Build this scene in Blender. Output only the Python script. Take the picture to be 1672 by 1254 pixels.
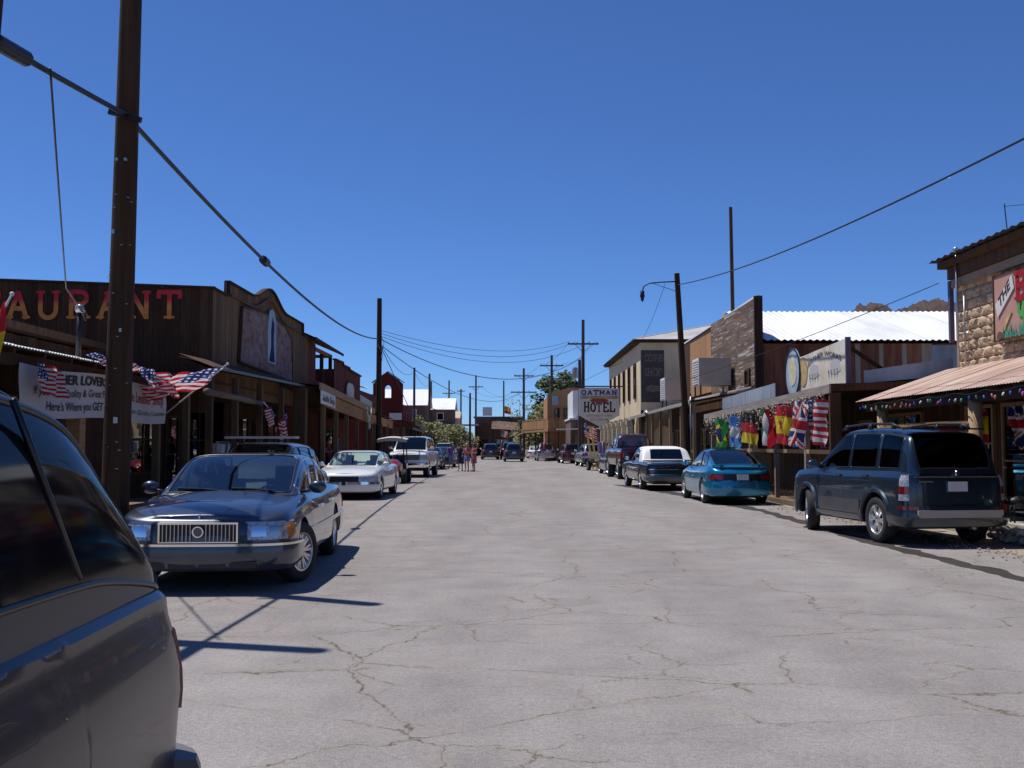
import bpy, bmesh, math, random
import numpy as np
from mathutils import Vector, Matrix

for _o in list(bpy.data.objects):
    bpy.data.objects.remove(_o, do_unlink=True)
SC = bpy.context.scene
COL = SC.collection
RNG = random.Random(7)
R = math.radians

# ---------------------------------------------------------------- camera
CAM_H = 1.58
FPX = 1650.0                      # focal length in pixels of a 1672 px wide frame
PITCH = math.atan(99 / FPX)
cam_d = bpy.data.cameras.new('camera')
cam_d.sensor_width = 36.0
cam_d.lens = FPX / 1672 * 36.0
cam_d.clip_start = 0.05
cam_d.clip_end = 6000
cam = bpy.data.objects.new('camera', cam_d)
COL.objects.link(cam)
cam.location = (0, 0, CAM_H)
cam.rotation_euler = (math.pi / 2 + PITCH, 0, 0)
SC.camera = cam

# ---------------------------------------------------------------- sky, sun, exposure
TO_SUN = Vector((-0.387, 0.20, 1.0)).normalized()
SUN_EL = math.asin(TO_SUN.z)
w = bpy.data.worlds.new('World')
SC.world = w
w.use_nodes = True
wn = w.node_tree.nodes
wl = w.node_tree.links
sky = wn.new('ShaderNodeTexSky')
sky.sky_type = 'NISHITA'
sky.sun_disc = False
sky.sun_elevation = SUN_EL
sky.sun_rotation = math.atan2(TO_SUN.x, TO_SUN.y)
sky.altitude = 2500
sky.air_density = 1.0
sky.dust_density = 0.0
sky.ozone_density = 6.0
bg = wn['Background']
bg.inputs[1].default_value = 0.093
wb = wn.new('ShaderNodeMix')                  # the camera's cool white balance
wb.data_type = 'RGBA'
wb.blend_type = 'MULTIPLY'
wb.inputs[0].default_value = 1.0
wb.inputs[7].default_value = (.66, .90, 1.26, 1)
wl.new(sky.outputs[0], wb.inputs[6])
wl.new(wb.outputs[2], bg.inputs[0])

sun_d = bpy.data.lights.new('sun', 'SUN')
sun_d.energy = 4.6
sun_d.angle = R(0.53)
sun_d.color = (1.0, 0.955, 0.89)
sun = bpy.data.objects.new('sun', sun_d)
COL.objects.link(sun)
sun.location = (-40, 20, 60)
sun.rotation_euler = TO_SUN.to_track_quat('Z', 'Y').to_euler()

SC.view_settings.view_transform = 'Standard'
SC.view_settings.look = 'None'
SC.view_settings.gamma = 1.0
SC.view_settings.exposure = 0.0
SC.view_settings.use_curve_mapping = False
SC.cycles.use_denoising = True
SC.cycles.max_bounces = 6
SC.cycles.diffuse_bounces = 2
SC.cycles.transparent_max_bounces = 12
SC.cycles.sample_clamp_indirect = 6.0

# ---------------------------------------------------------------- measuring helpers
_F = Vector((0, math.cos(PITCH), math.sin(PITCH)))
_U = Vector((0, -math.sin(PITCH), math.cos(PITCH)))


def P(px, py, d):
    """the point at distance d down the street that a photo position shows"""
    r = _F * FPX + Vector((1, 0, 0)) * (px - 836) + _U * (627 - py)
    return Vector((0, 0, CAM_H)) + r * (d / r.y)


def G(px, py):
    r = _F * FPX + Vector((1, 0, 0)) * (px - 836) + _U * (627 - py)
    return Vector((0, 0, CAM_H)) + r * (-CAM_H / r.z)


def lerp(a, b, t):
    return a + (b - a) * t


# ---------------------------------------------------------------- objects
OFF = {}          # object name -> world offset its local coordinates are measured from


def thing(name, label, cat, loc=(0, 0, 0), rotz=0.0, group=None, world=False):
    o = bpy.data.objects.new(name, None)
    o.empty_display_size = 0.2
    COL.objects.link(o)
    o.location = loc
    o.rotation_euler = (0, 0, rotz)
    o['label'] = label
    o['category'] = cat
    if group:
        o['group'] = group
    if world:
        OFF[o.name] = Vector(loc)
    return o


def tag(o, label, cat, group=None, kind=None):
    if label:
        o['label'] = label
    if cat:
        o['category'] = cat
    if group:
        o['group'] = group
    if kind:
        o['kind'] = kind
    return o


class MB:
    """collects geometry for one mesh"""

    def __init__(s):
        s.v, s.f, s.m = [], [], []

    def add(s, vs, fs, mi=0):
        n = len(s.v)
        s.v += [tuple(v) for v in vs]
        for f in fs:
            s.f.append(tuple(i + n for i in f))
            s.m.append(mi)
        return s

    def box(s, x0, x1, y0, y1, z0, z1, mi=0):
        vs = [(x, y, z) for z in (z0, z1) for y in (y0, y1) for x in (x0, x1)]
        return s.add(vs, [(0, 2, 3, 1), (4, 5, 7, 6), (0, 1, 5, 4), (2, 6, 7, 3), (0, 4, 6, 2), (1, 3, 7, 5)], mi)

    def beam(s, p0, p1, w, h, mi=0, up=(0, 0, 1)):
        p0, p1 = Vector(p0), Vector(p1)
        d = (p1 - p0).normalized()
        u = Vector(up)
        if abs(d.dot(u)) > 0.98:
            u = Vector((0, 1, 0))
        a = d.cross(u).normalized()
        b = a.cross(d).normalized()
        vs = []
        for p in (p0, p1):
            for (i, j) in ((-1, -1), (1, -1), (1, 1), (-1, 1)):
                vs.append(p + a * (i * w / 2) + b * (j * h / 2))
        return s.add(vs, [(0, 1, 2, 3), (7, 6, 5, 4), (0, 4, 5, 1), (1, 5, 6, 2), (2, 6, 7, 3), (3, 7, 4, 0)], mi)

    def tube(s, pts, r, n=8, mi=0, caps=True):
        pts = [Vector(p) for p in pts]
        rs = r if hasattr(r, '__len__') else [r] * len(pts)
        vs, fs = [], []
        prev = None
        for i, p in enumerate(pts):
            d = (pts[min(i + 1, len(pts) - 1)] - pts[max(i - 1, 0)]).normalized()
            if prev is None:
                a = d.orthogonal().normalized()
            else:
                a = (prev - d * prev.dot(d)).normalized()
            prev = a
            b = d.cross(a)
            for k in range(n):
                t = 2 * math.pi * k / n
                vs.append(p + (a * math.cos(t) + b * math.sin(t)) * rs[i])
        for i in range(len(pts) - 1):
            for k in range(n):
                k2 = (k + 1) % n
                fs.append((i * n + k, i * n + k2, (i + 1) * n + k2, (i + 1) * n + k))
        if caps:
            fs.append(tuple(reversed(range(n))))
            fs.append(tuple((len(pts) - 1) * n + k for k in range(n)))
        return s.add(vs, fs, mi)

    def lathe(s, prof, c, n=24, axis='z', mi=0):
        """prof: list of (radius, along axis)"""
        c = Vector(c)
        vs, fs = [], []
        for (r, h) in prof:
            for k in range(n):
                t = 2 * math.pi * k / n
                a, b = r * math.cos(t), r * math.sin(t)
                if axis == 'z':
                    vs.append(c + Vector((a, b, h)))
                elif axis == 'x':
                    vs.append(c + Vector((h, a, b)))
                else:
                    vs.append(c + Vector((a, h, b)))
        m = len(prof)
        for i in range(m - 1):
            for k in range(n):
                k2 = (k + 1) % n
                fs.append((i * n + k, i * n + k2, (i + 1) * n + k2, (i + 1) * n + k))
        return s.add(vs, fs, mi)

    def grid(s, rows, mi=0, flip=False):
        n, m = len(rows), len(rows[0])
        vs = [p for r in rows for p in r]
        fs = []
        for i in range(n - 1):
            for j in range(m - 1):
                f = (i * m + j, i * m + j + 1, (i + 1) * m + j + 1, (i + 1) * m + j)
                fs.append(tuple(reversed(f)) if flip else f)
        return s.add(vs, fs, mi)

    def prism(s, poly, mp, t, mi=0):
        """poly: 2-D outline, mp(u,v,w) -> point, thickness t along w"""
        n = len(poly)
        vs = [mp(u, v, 0) for u, v in poly] + [mp(u, v, t) for u, v in poly]
        fs = [tuple(range(n)), tuple(reversed(range(n, 2 * n)))]
        for i in range(n):
            j = (i + 1) % n
            fs.append((i, i + n, j + n, j))
        return s.add(vs, fs, mi)

    def ball(s, c, r, n=8, m=6, sc=(1, 1, 1), mi=0):
        c = Vector(c)
        rows = []
        for i in range(m + 1):
            ph = math.pi * i / m
            rows.append([c + Vector((r * sc[0] * math.sin(ph) * math.cos(2 * math.pi * k / n),
                                     r * sc[1] * math.sin(ph) * math.sin(2 * math.pi * k / n),
                                     r * sc[2] * math.cos(ph))) for k in range(n + 1)])
        return s.grid(rows, mi)

    def mesh(s, name, mats, smooth=False, weld=False, off=None, sharp=None):
        me = bpy.data.meshes.new(name)
        vs = s.v
        if off is not None:
            vs = [(a[0] - off[0], a[1] - off[1], a[2] - off[2]) for a in vs]
        me.from_pydata(vs, [], s.f)
        mats = mats if isinstance(mats, (list, tuple)) else [mats]
        for m in mats:
            me.materials.append(M(m) if isinstance(m, str) else m)
        if any(s.m):
            me.polygons.foreach_set('material_index', s.m)
        if weld:
            bm = bmesh.new()
            bm.from_mesh(me)
            bmesh.ops.remove_doubles(bm, verts=bm.verts, dist=weld if weld is not True else 0.0005)
            bmesh.ops.dissolve_degenerate(bm, edges=bm.edges, dist=1e-5)
            bmesh.ops.recalc_face_normals(bm, faces=bm.faces)
            bm.to_mesh(me)
            bm.free()
        if smooth:
            me.polygons.foreach_set('use_smooth', [True] * len(me.polygons))
            if sharp:
                me.set_sharp_from_angle(angle=R(sharp))
        me.update()
        return me

    def build(s, name, mats, parent=None, smooth=False, weld=False, sharp=None):
        off = OFF.get(parent.name) if parent is not None else None
        me = s.mesh(name, mats, smooth, weld, off, sharp)
        o = bpy.data.objects.new(name, me)
        COL.objects.link(o)
        if parent is not None:
            o.parent = parent
            if off is not None:
                OFF[o.name] = off
        return o


def solo(mb, name, mats, label, cat, base, smooth=False, weld=False, group=None, kind=None, sharp=None):
    """a thing that is one mesh, its origin at its base"""
    me = mb.mesh(name, mats, smooth, weld, Vector(base), sharp)
    o = bpy.data.objects.new(name, me)
    COL.objects.link(o)
    o.location = base
    return tag(o, label, cat, group, kind)


def structure(mb, name, mats, smooth=False, kind='structure'):
    o = mb.build(name, mats, None, smooth)
    o['kind'] = kind
    return o


_UNIT = {}


def unit_box(mat):
    if mat not in _UNIT:
        mb = MB()
        mb.box(-.5, .5, -.5, .5, -.5, .5)
        _UNIT[mat] = mb.mesh('piece_' + mat, mat)
    return _UNIT[mat]


def piece(name, mat, parent, c, size, rot=(0, 0, 0), mesh=None):
    """one plank, stone or sheet: an object that shares its mesh with its neighbours"""
    o = bpy.data.objects.new(name, mesh or unit_box(mat))
    COL.objects.link(o)
    o.parent = parent
    off = OFF.get(parent.name, Vector((0, 0, 0)))
    o.location = Vector(c) - off
    o.scale = size
    o.rotation_euler = rot
    return o


def copy_tree(o, parent=None):
    c = o.copy()
    COL.objects.link(c)
    c.parent = parent
    for ch in o.children:
        copy_tree(ch, c)
    return c


# ---------------------------------------------------------------- materials
_MATS = {}


def M(name):
    return _MATS[name]


def _new(name):
    m = bpy.data.materials.new(name)
    m.use_nodes = True
    nt = m.node_tree
    b = nt.nodes['Principled BSDF']
    _MATS[name] = m
    return m, nt, b


def rgb(c):
    return (c[0], c[1], c[2], 1.0)


def plain(name, col, rough=0.6, metal=0.0, var=0.12, scale=3.0, bump=0.0, spec=None, coat=0.0, emit=None):
    """a colour with a little uneven wear"""
    m, nt, b = _new(name)
    b.inputs['Roughness'].default_value = rough
    b.inputs['Metallic'].default_value = metal
    if spec is not None:
        b.inputs['Specular IOR Level'].default_value = spec
    if coat:
        b.inputs['Coat Weight'].default_value = coat
        b.inputs['Coat Roughness'].default_value = 0.03
    if emit:
        b.inputs['Emission Color'].default_value = rgb(col)
        b.inputs['Emission Strength'].default_value = emit
    N = nt.nodes.new
    L = nt.links.new
    geo = N('ShaderNodeNewGeometry')
    nz = N('ShaderNodeTexNoise')
    nz.inputs['Scale'].default_value = scale
    nz.inputs['Detail'].default_value = 5
    L(geo.outputs['Position'], nz.inputs['Vector'])
    mr = N('ShaderNodeMapRange')
    mr.inputs[1].default_value = 0.3
    mr.inputs[2].default_value = 0.7
    mr.inputs[3].default_value = 1 - var
    mr.inputs[4].default_value = 1 + var
    L(nz.outputs[0], mr.inputs[0])
    mx = N('ShaderNodeMix')
    mx.data_type = 'RGBA'
    mx.blend_type = 'MULTIPLY'
    mx.inputs[0].default_value = 1
    mx.inputs[6].default_value = rgb(col)
    L(mr.outputs[0], mx.inputs[7])
    L(mx.outputs[2], b.inputs['Base Color'])
    if bump:
        bp = N('ShaderNodeBump')
        bp.inputs['Strength'].default_value = bump
        bp.inputs['Distance'].default_value = 0.02
        L(nz.outputs[0], bp.inputs['Height'])
        L(bp.outputs[0], b.inputs['Normal'])
    return m


def wood(name, c1, c2, axis='z', rough=0.85, rnd=0.35, peel=None, peel_amt=0.5, fine=1.0):
    """weathered timber, grain along an axis, every board its own tone; peel = colour of flaking paint"""
    m, nt, b = _new(name)
    b.inputs['Roughness'].default_value = rough
    b.inputs['Specular IOR Level'].default_value = 0.25
    N = nt.nodes.new
    L = nt.links.new
    geo = N('ShaderNodeNewGeometry')
    mu = N('ShaderNodeVectorMath')
    mu.operation = 'MULTIPLY'
    k = {'x': (1.2, 22, 22), 'y': (22, 1.2, 22), 'z': (22, 22, 1.2)}[axis]
    mu.inputs[1].default_value = [a * fine for a in k]
    L(geo.outputs['Position'], mu.inputs[0])
    oi = N('ShaderNodeObjectInfo')
    ad = N('ShaderNodeVectorMath')
    ad.operation = 'ADD'
    sc = N('ShaderNodeMath')
    sc.operation = 'MULTIPLY'
    sc.inputs[1].default_value = 37
    L(oi.outputs['Random'], sc.inputs[0])
    L(mu.outputs[0], ad.inputs[0])
    L(sc.outputs[0], ad.inputs[1])
    nz = N('ShaderNodeTexNoise')
    nz.inputs['Scale'].default_value = 1.0
    nz.inputs['Detail'].default_value = 6
    nz.inputs['Roughness'].default_value = 0.65
    L(ad.outputs[0], nz.inputs['Vector'])
    cr = N('ShaderNodeValToRGB')
    cr.color_ramp.elements[0].position = 0.32
    cr.color_ramp.elements[0].color = rgb(c1)
    cr.color_ramp.elements[1].position = 0.68
    cr.color_ramp.elements[1].color = rgb(c2)
    L(nz.outputs[0], cr.inputs[0])
    mr = N('ShaderNodeMapRange')
    mr.inputs[3].default_value = 1 - rnd
    mr.inputs[4].default_value = 1 + rnd
    L(oi.outputs['Random'], mr.inputs[0])
    mx = N('ShaderNodeMix')
    mx.data_type = 'RGBA'
    mx.blend_type = 'MULTIPLY'
    mx.inputs[0].default_value = 1
    L(cr.outputs[0], mx.inputs[6])
    L(mr.outputs[0], mx.inputs[7])
    out = mx.outputs[2]
    if peel:
        n2 = N('ShaderNodeTexNoise')
        n2.inputs['Scale'].default_value = 0.42
        n2.inputs['Detail'].default_value = 7
        n2.inputs['Roughness'].default_value = 0.7
        L(ad.outputs[0], n2.inputs['Vector'])
        c2r = N('ShaderNodeValToRGB')
        c2r.color_ramp.elements[0].position = 1 - peel_amt - 0.02
        c2r.color_ramp.elements[0].color = (0, 0, 0, 1)
        c2r.color_ramp.elements[1].position = 1 - peel_amt + 0.03
        c2r.color_ramp.elements[1].color = (1, 1, 1, 1)
        L(n2.outputs[0], c2r.inputs[0])
        m2 = N('ShaderNodeMix')
        m2.data_type = 'RGBA'
        L(c2r.outputs[0], m2.inputs[0])
        L(out, m2.inputs[6])
        m2.inputs[7].default_value = rgb(peel)
        out = m2.outputs[2]
    L(out, b.inputs['Base Color'])
    bp = N('ShaderNodeBump')
    bp.inputs['Strength'].default_value = 0.35
    bp.inputs['Distance'].default_value = 0.01
    L(nz.outputs[0], bp.inputs['Height'])
    L(bp.outputs[0], b.inputs['Normal'])
    return m


def blotchy(name, cols, scale=1.0, rough=0.7, metal=0.0, stretch=(1, 1, 1), bump=0.2, detail=8, rnd=0.0, lo=0.3, hi=0.7):
    """several colours blended by noise: rust, dirt, plaster, faded paint"""
    m, nt, b = _new(name)
    b.inputs['Roughness'].default_value = rough
    b.inputs['Metallic'].default_value = metal
    N = nt.nodes.new
    L = nt.links.new
    geo = N('ShaderNodeNewGeometry')
    mu = N('ShaderNodeVectorMath')
    mu.operation = 'MULTIPLY'
    mu.inputs[1].default_value = stretch
    L(geo.outputs['Position'], mu.inputs[0])
    vec = mu.outputs[0]
    if rnd:
        oi = N('ShaderNodeObjectInfo')
        sc = N('ShaderNodeMath')
        sc.operation = 'MULTIPLY'
        sc.inputs[1].default_value = 23
        L(oi.outputs['Random'], sc.inputs[0])
        ad = N('ShaderNodeVectorMath')
        L(vec, ad.inputs[0])
        L(sc.outputs[0], ad.inputs[1])
        vec = ad.outputs[0]
    nz = N('ShaderNodeTexNoise')
    nz.inputs['Scale'].default_value = scale
    nz.inputs['Detail'].default_value = detail
    nz.inputs['Roughness'].default_value = 0.62
    L(vec, nz.inputs['Vector'])
    cr = N('ShaderNodeValToRGB')
    e = cr.color_ramp.elements
    while len(e) < len(cols):
        e.new(0.5)
    for i, c in enumerate(cols):
        e[i].position = lo + (hi - lo) * i / max(1, len(cols) - 1)
        e[i].color = rgb(c)
    L(nz.outputs[0], cr.inputs[0])
    out = cr.outputs[0]
    if rnd:
        mr = N('ShaderNodeMapRange')
        mr.inputs[3].default_value = 1 - rnd
        mr.inputs[4].default_value = 1 + rnd
        L(oi.outputs['Random'], mr.inputs[0])
        mx = N('ShaderNodeMix')
        mx.data_type = 'RGBA'
        mx.blend_type = 'MULTIPLY'
        mx.inputs[0].default_value = 1
        L(out, mx.inputs[6])
        L(mr.outputs[0], mx.inputs[7])
        out = mx.outputs[2]
    L(out, b.inputs['Base Color'])
    if bump:
        bp = N('ShaderNodeBump')
        bp.inputs['Strength'].default_value = bump
        bp.inputs['Distance'].default_value = 0.03
        L(nz.outputs[0], bp.inputs['Height'])
        L(bp.outputs[0], b.inputs['Normal'])
    return m


def carpaint(name, col, flake=0.25, rough=0.32, dust=0.25, metal=0.55, coat=1.0):
    """metallic lacquer with a film of road dust that gathers on upward faces"""
    m, nt, b = _new(name)
    N = nt.nodes.new
    L = nt.links.new
    geo = N('ShaderNodeNewGeometry')
    nz = N('ShaderNodeTexNoise')
    nz.inputs['Scale'].default_value = 6
    nz.inputs['Detail'].default_value = 6
    L(geo.outputs['Position'], nz.inputs['Vector'])
    sx = N('ShaderNodeSeparateXYZ')
    L(geo.outputs['Position'], sx.inputs[0])
    low = N('ShaderNodeMapRange')
    low.inputs[1].default_value = 0.75
    low.inputs[2].default_value = 0.2
    low.inputs[3].default_value = 0.25
    low.inputs[4].default_value = 1.0
    L(sx.outputs[2], low.inputs[0])
    mm = N('ShaderNodeMath')
    mm.operation = 'MULTIPLY'
    L(nz.outputs[0], mm.inputs[0])
    L(low.outputs[0], mm.inputs[1])
    m2 = N('ShaderNodeMath')
    m2.operation = 'MULTIPLY'
    m2.inputs[1].default_value = dust
    L(mm.outputs[0], m2.inputs[0])
    mx = N('ShaderNodeMix')
    mx.data_type = 'RGBA'
    mx.inputs[6].default_value = rgb(col)
    mx.inputs[7].default_value = (0.30, 0.26, 0.22, 1)
    L(m2.outputs[0], mx.inputs[0])
    L(mx.outputs[2], b.inputs['Base Color'])
    b.inputs['Metallic'].default_value = metal
    b.inputs['Roughness'].default_value = rough
    b.inputs['Coat Weight'].default_value = coat
    cro = N('ShaderNodeMapRange')
    cro.inputs[3].default_value = 0.02
    cro.inputs[4].default_value = 0.09
    L(mm.outputs[0], cro.inputs[0])
    L(cro.outputs[0], b.inputs['Coat Roughness'])
    return m


def glass(name, tint, refl=0.08, rough=0.01, ior=1.5):
    """tinted pane: partly see-through, mirror-like at a slant"""
    m = bpy.data.materials.new(name)
    m.use_nodes = True
    nt = m.node_tree
    nt.nodes.clear()
    N = nt.nodes.new
    L = nt.links.new
    out = N('ShaderNodeOutputMaterial')
    tr = N('ShaderNodeBsdfTransparent')
    tr.inputs[0].default_value = rgb(tint)
    gl = N('ShaderNodeBsdfGlossy')
    gl.inputs['Roughness'].default_value = rough
    gl.inputs[0].default_value = (1, 1, 1, 1)
    fr = N('ShaderNodeFresnel')
    fr.inputs[0].default_value = ior
    ad = N('ShaderNodeMath')
    ad.operation = 'ADD'
    ad.use_clamp = True
    ad.inputs[1].default_value = refl
    L(fr.outputs[0], ad.inputs[0])
    mx = N('ShaderNodeMixShader')
    L(ad.outputs[0], mx.inputs[0])
    L(tr.outputs[0], mx.inputs[1])
    L(gl.outputs[0], mx.inputs[2])
    L(mx.outputs[0], out.inputs[0])
    _MATS[name] = m
    return m


def cloth(name, col, rough=.8, var=.05, through=.45):
    """thin fabric that lets part of the sunlight through"""
    m = plain(name, col, rough, var=var)
    nt = m.node_tree
    b = nt.nodes['Principled BSDF']
    out = nt.nodes['Material Output']
    tr = nt.nodes.new('ShaderNodeBsdfTranslucent')
    tr.inputs[0].default_value = rgb(col)
    mx = nt.nodes.new('ShaderNodeMixShader')
    mx.inputs[0].default_value = through
    nt.links.new(b.outputs[0], mx.inputs[1])
    nt.links.new(tr.outputs[0], mx.inputs[2])
    nt.links.new(mx.outputs[0], out.inputs[0])
    return m


# timber
wood('dark_plank', (.040, .021, .011), (.095, .048, .024), 'z')
wood('brown_plank', (.11, .058, .028), (.23, .13, .065), 'z', rnd=.25)
wood('red_plank', (.10, .026, .018), (.17, .045, .03), 'z', rnd=.15)
wood('maroon_plank', (.10, .015, .014), (.15, .024, .02), 'z', rnd=.1)
wood('old_siding', (.145, .092, .062), (.27, .19, .135), 'y', rnd=.22, peel=(.56, .53, .49), peel_amt=.43)
wood('plywood', (.32, .155, .068), (.46, .25, .12), 'z', rnd=.1)
wood('tan_board', (.25, .13, .055), (.40, .22, .10), 'y', rnd=.2)
wood('tan_post', (.26, .17, .09), (.42, .29, .17), 'z', rnd=.2)
wood('dark_post', (.060, .036, .020), (.115, .070, .038), 'z', rnd=.2)
wood('mid_post', (.13, .080, .042), (.22, .14, .075), 'z', rnd=.2)
wood('grey_board', (.20, .17, .145), (.36, .31, .27), 'y', rnd=.2)
wood('log', (.10, .075, .055), (.22, .17, .13), 'y', rnd=.15)
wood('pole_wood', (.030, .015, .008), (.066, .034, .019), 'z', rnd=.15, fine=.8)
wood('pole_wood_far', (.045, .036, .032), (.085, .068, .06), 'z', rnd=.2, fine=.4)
wood('deck_board', (.15, .105, .07), (.27, .2, .14), 'y', rnd=.25)
wood('orange_board', (.30, .155, .068), (.42, .235, .11), 'x', rnd=.25)
# metal sheets
blotchy('white_tin', [(.62, .63, .63), (.80, .81, .80), (.86, .86, .85)], 0.5, rough=.45, stretch=(1, .3, 1), bump=0, rnd=.05)
blotchy('grey_tin', [(.26, .27, .28), (.38, .39, .41), (.48, .49, .50)], 0.8, rough=.42, metal=.35, stretch=(2, 2, .4), bump=0, rnd=.15)
blotchy('rust_tin', [(.15, .042, .017), (.29, .085, .032), (.40, .15, .06)], 1.6, rough=.75, stretch=(2.4, 2.4, .35), bump=.1, rnd=.2)
blotchy('pale_tin', [(.36, .27, .17), (.48, .38, .25), (.55, .45, .32)], 2.0, rough=.7, stretch=(2, 2, .3), bump=.05, rnd=.1)
blotchy('awning_rust', [(.24, .13, .10), (.38, .24, .19), (.52, .39, .30), (.60, .50, .39)], 1.7, rough=.62, stretch=(.35, 2.6, .8), bump=.15, rnd=.12, lo=.25, hi=.75)
# plaster, stone, ground
blotchy('yellow_plaster', [(.52, .40, .235), (.64, .51, .32), (.70, .575, .385)], 0.7, rough=.9, stretch=(1, 1, .6), bump=.15)
blotchy('stone_block', [(.30, .20, .12), (.46, .33, .21), (.60, .46, .31)], 5.0, rough=.95, bump=.6, rnd=.22)
blotchy('mortar', [(.24, .17, .11), (.34, .25, .17)], 6.0, rough=.95, bump=.3)
blotchy('rubble', [(.22, .17, .13), (.38, .31, .25), (.52, .45, .38)], 7.0, rough=.95, bump=.7, rnd=.3)
blotchy('cliff', [(.035, .022, .020), (.075, .048, .040), (.12, .08, .065)], 0.06, rough=.95, bump=0, detail=12)
blotchy('dark_house', [(.10, .055, .04), (.17, .10, .07)], 0.8, rough=.9)
blotchy('concrete', [(.34, .31, .28), (.46, .43, .39)], 1.5, rough=.9, bump=.1)
blotchy('faded_sign', [(.15, .050, .035), (.20, .10, .085), (.22, .16, .14), (.25, .22, .21)], 2.6, rough=.8, stretch=(1, .8, 1.6), bump=.05, lo=.34, hi=.66)
blotchy('painted_board', [(.52, .45, .33), (.66, .60, .49), (.70, .68, .62)], 1.6, rough=.75, bump=.03)
blotchy('sign_white', [(.56, .54, .52), (.68, .66, .64)], 1.0, rough=.7, bump=0)
blotchy('banner_cloth', [(.42, .40, .39), (.52, .50, .49)], 1.2, rough=.85, bump=0)
blotchy('box_beige', [(.36, .31, .27), (.44, .38, .34)], 1.5, rough=.6, bump=0)
blotchy('dark_painted', [(.045, .035, .032), (.085, .07, .065)], 3.0, rough=.8, bump=.05)
# plain
plain('black_paint', (.012, .012, .013), .5)
plain('dark_metal', (.03, .03, .035), .45, .6)
plain('steel', (.42, .42, .43), .38, .85)
plain('dark_eave', (.10, .10, .11), .4, .5)
plain('purple_metal', (.12, .10, .16), .5, .3)
plain('interior_dark', (.016, .013, .011), .9)
plain('shop_wall', (.05, .03, .02), .9, var=.4, scale=2)
plain('letter_red', (.44, .035, .030), .7, var=.25, scale=9)
plain('letter_orange', (.52, .17, .035), .7, var=.25, scale=9)
plain('text_black', (.018, .017, .018), .8, var=.3)
plain('text_faded', (.13, .12, .13), .8, var=.4, scale=8)
plain('text_red', (.30, .05, .06), .8, var=.3)
plain('text_blue', (.05, .06, .22), .8, var=.3)
plain('text_tan', (.42, .30, .17), .8, var=.3)
plain('text_worn', (.17, .13, .09), .8, var=.5, scale=5)
plain('cream_paint', (.58, .50, .34), .7, var=.25, scale=6)
plain('white_paint', (.78, .78, .76), .5, var=.05)
plain('pink_board', (.46, .25, .20), .75, var=.08)
cloth('flag_red', (.50, .020, .035), .8, var=.05)
cloth('flag_white', (.74, .73, .73), .8, var=.04)
cloth('flag_navy', (.022, .035, .17), .8, var=.05)
cloth('flag_sky', (.12, .32, .68), .8, var=.05)
cloth('flag_green', (.02, .20, .05), .8, var=.05)
cloth('flag_yellow', (.74, .54, .02), .8, var=.05)
cloth('flag_black', (.02, .02, .02), .8, var=.05)
plain('cactus_green', (.06, .34, .06), .7, var=.15, scale=9)
plain('teal_paint', (.03, .25, .17), .7)
plain('sky_blue_paint', (.32, .42, .50), .7, var=.2)
plain('gold_paint', (.50, .34, .14), .7, var=.25, scale=6)
plain('yellow_wood', (.62, .44, .12), .7)
plain('rubber', (.018, .018, .019), .82, var=.3, scale=8)
plain('alloy', (.66, .66, .67), .26, .9, var=.05)
plain('chrome', (.80, .80, .81), .10, 1.0, var=.02)
plain('car_black', (.010, .010, .011), .35)
plain('matte_black', (.014, .014, .015), .75)
plain('seat_cloth', (.20, .19, .17), .9)
plain('seat_dark', (.04, .04, .045), .9)
plain('lamp_clear', (.42, .44, .47), .28, .35, var=.5, scale=30)
plain('lamp_amber', (.65, .20, .03), .15, .1, coat=1)
plain('lamp_red', (.20, .007, .009), .14, 0, coat=1, var=.3, scale=25)
plain('plate', (.55, .55, .58), .5)
plain('grey_trim', (.16, .155, .155), .45, .3)
plain('skin', (.48, .28, .19), .6, var=.06)
plain('hair_dark', (.03, .02, .015), .6)
plain('hair_blond', (.42, .30, .14), .6)
plain('cloth_navy', (.02, .025, .06), .9)
plain('cloth_rose', (.34, .10, .11), .9)
plain('cloth_white', (.62, .60, .62), .9)
plain('cloth_denim', (.16, .20, .34), .9)
plain('cloth_purple', (.16, .09, .32), .9)
plain('cloth_red', (.32, .03, .03), .9)
plain('cloth_teal', (.05, .20, .22), .9)
plain('canvas', (.50, .46, .40), .9)
plain('bone', (.62, .56, .46), .8)
plain('mirror', (.9, .9, .9), .03, 1.0, var=0)
plain('bulb_pink', (.60, .10, .30), .2, coat=1)
plain('bulb_blue', (.06, .12, .55), .2, coat=1)
plain('bulb_green', (.05, .40, .25), .2, coat=1)
plain('bulb_amber', (.65, .22, .05), .2, coat=1)
plain('bulb_white', (.70, .68, .66), .2, coat=1)
glass('glass_clear', (.62, .72, .67), .10)
glass('glass_tint', (.10, .11, .12), .045)
glass('glass_dark', (.008, .008, .011), .0, ior=1.22)
plain('canopy_glass', (.005, .005, .008), .07, spec=.10, var=.2)
plain('dark_chrome', (.40, .40, .42), .22, .95, var=.1)
glass('shop_glass', (.25, .27, .27), .05)
carpaint('paint_steel_blue', (.030, .042, .068), dust=.22)
carpaint('paint_suv_blue', (.012, .030, .048), dust=.12)
carpaint('paint_suv_lower', (.040, .045, .052), dust=.3, metal=.1, coat=.3)
carpaint('paint_teal', (.006, .205, .355), dust=.06, rough=.25)
carpaint('paint_black_blue', (.006, .007, .014), dust=.2, rough=.25)
carpaint('paint_black', (.008, .008, .010), dust=.3)
carpaint('paint_white', (.78, .78, .76), dust=.18, metal=0.0)
carpaint('paint_silver', (.42, .44, .48), dust=.2, metal=.7)
carpaint('paint_charcoal', (.030, .027, .034), dust=.12, metal=.3, rough=.3)
carpaint('paint_pickup', (.022, .019, .026), dust=.10, metal=.3, rough=.3, coat=.32)
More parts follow.
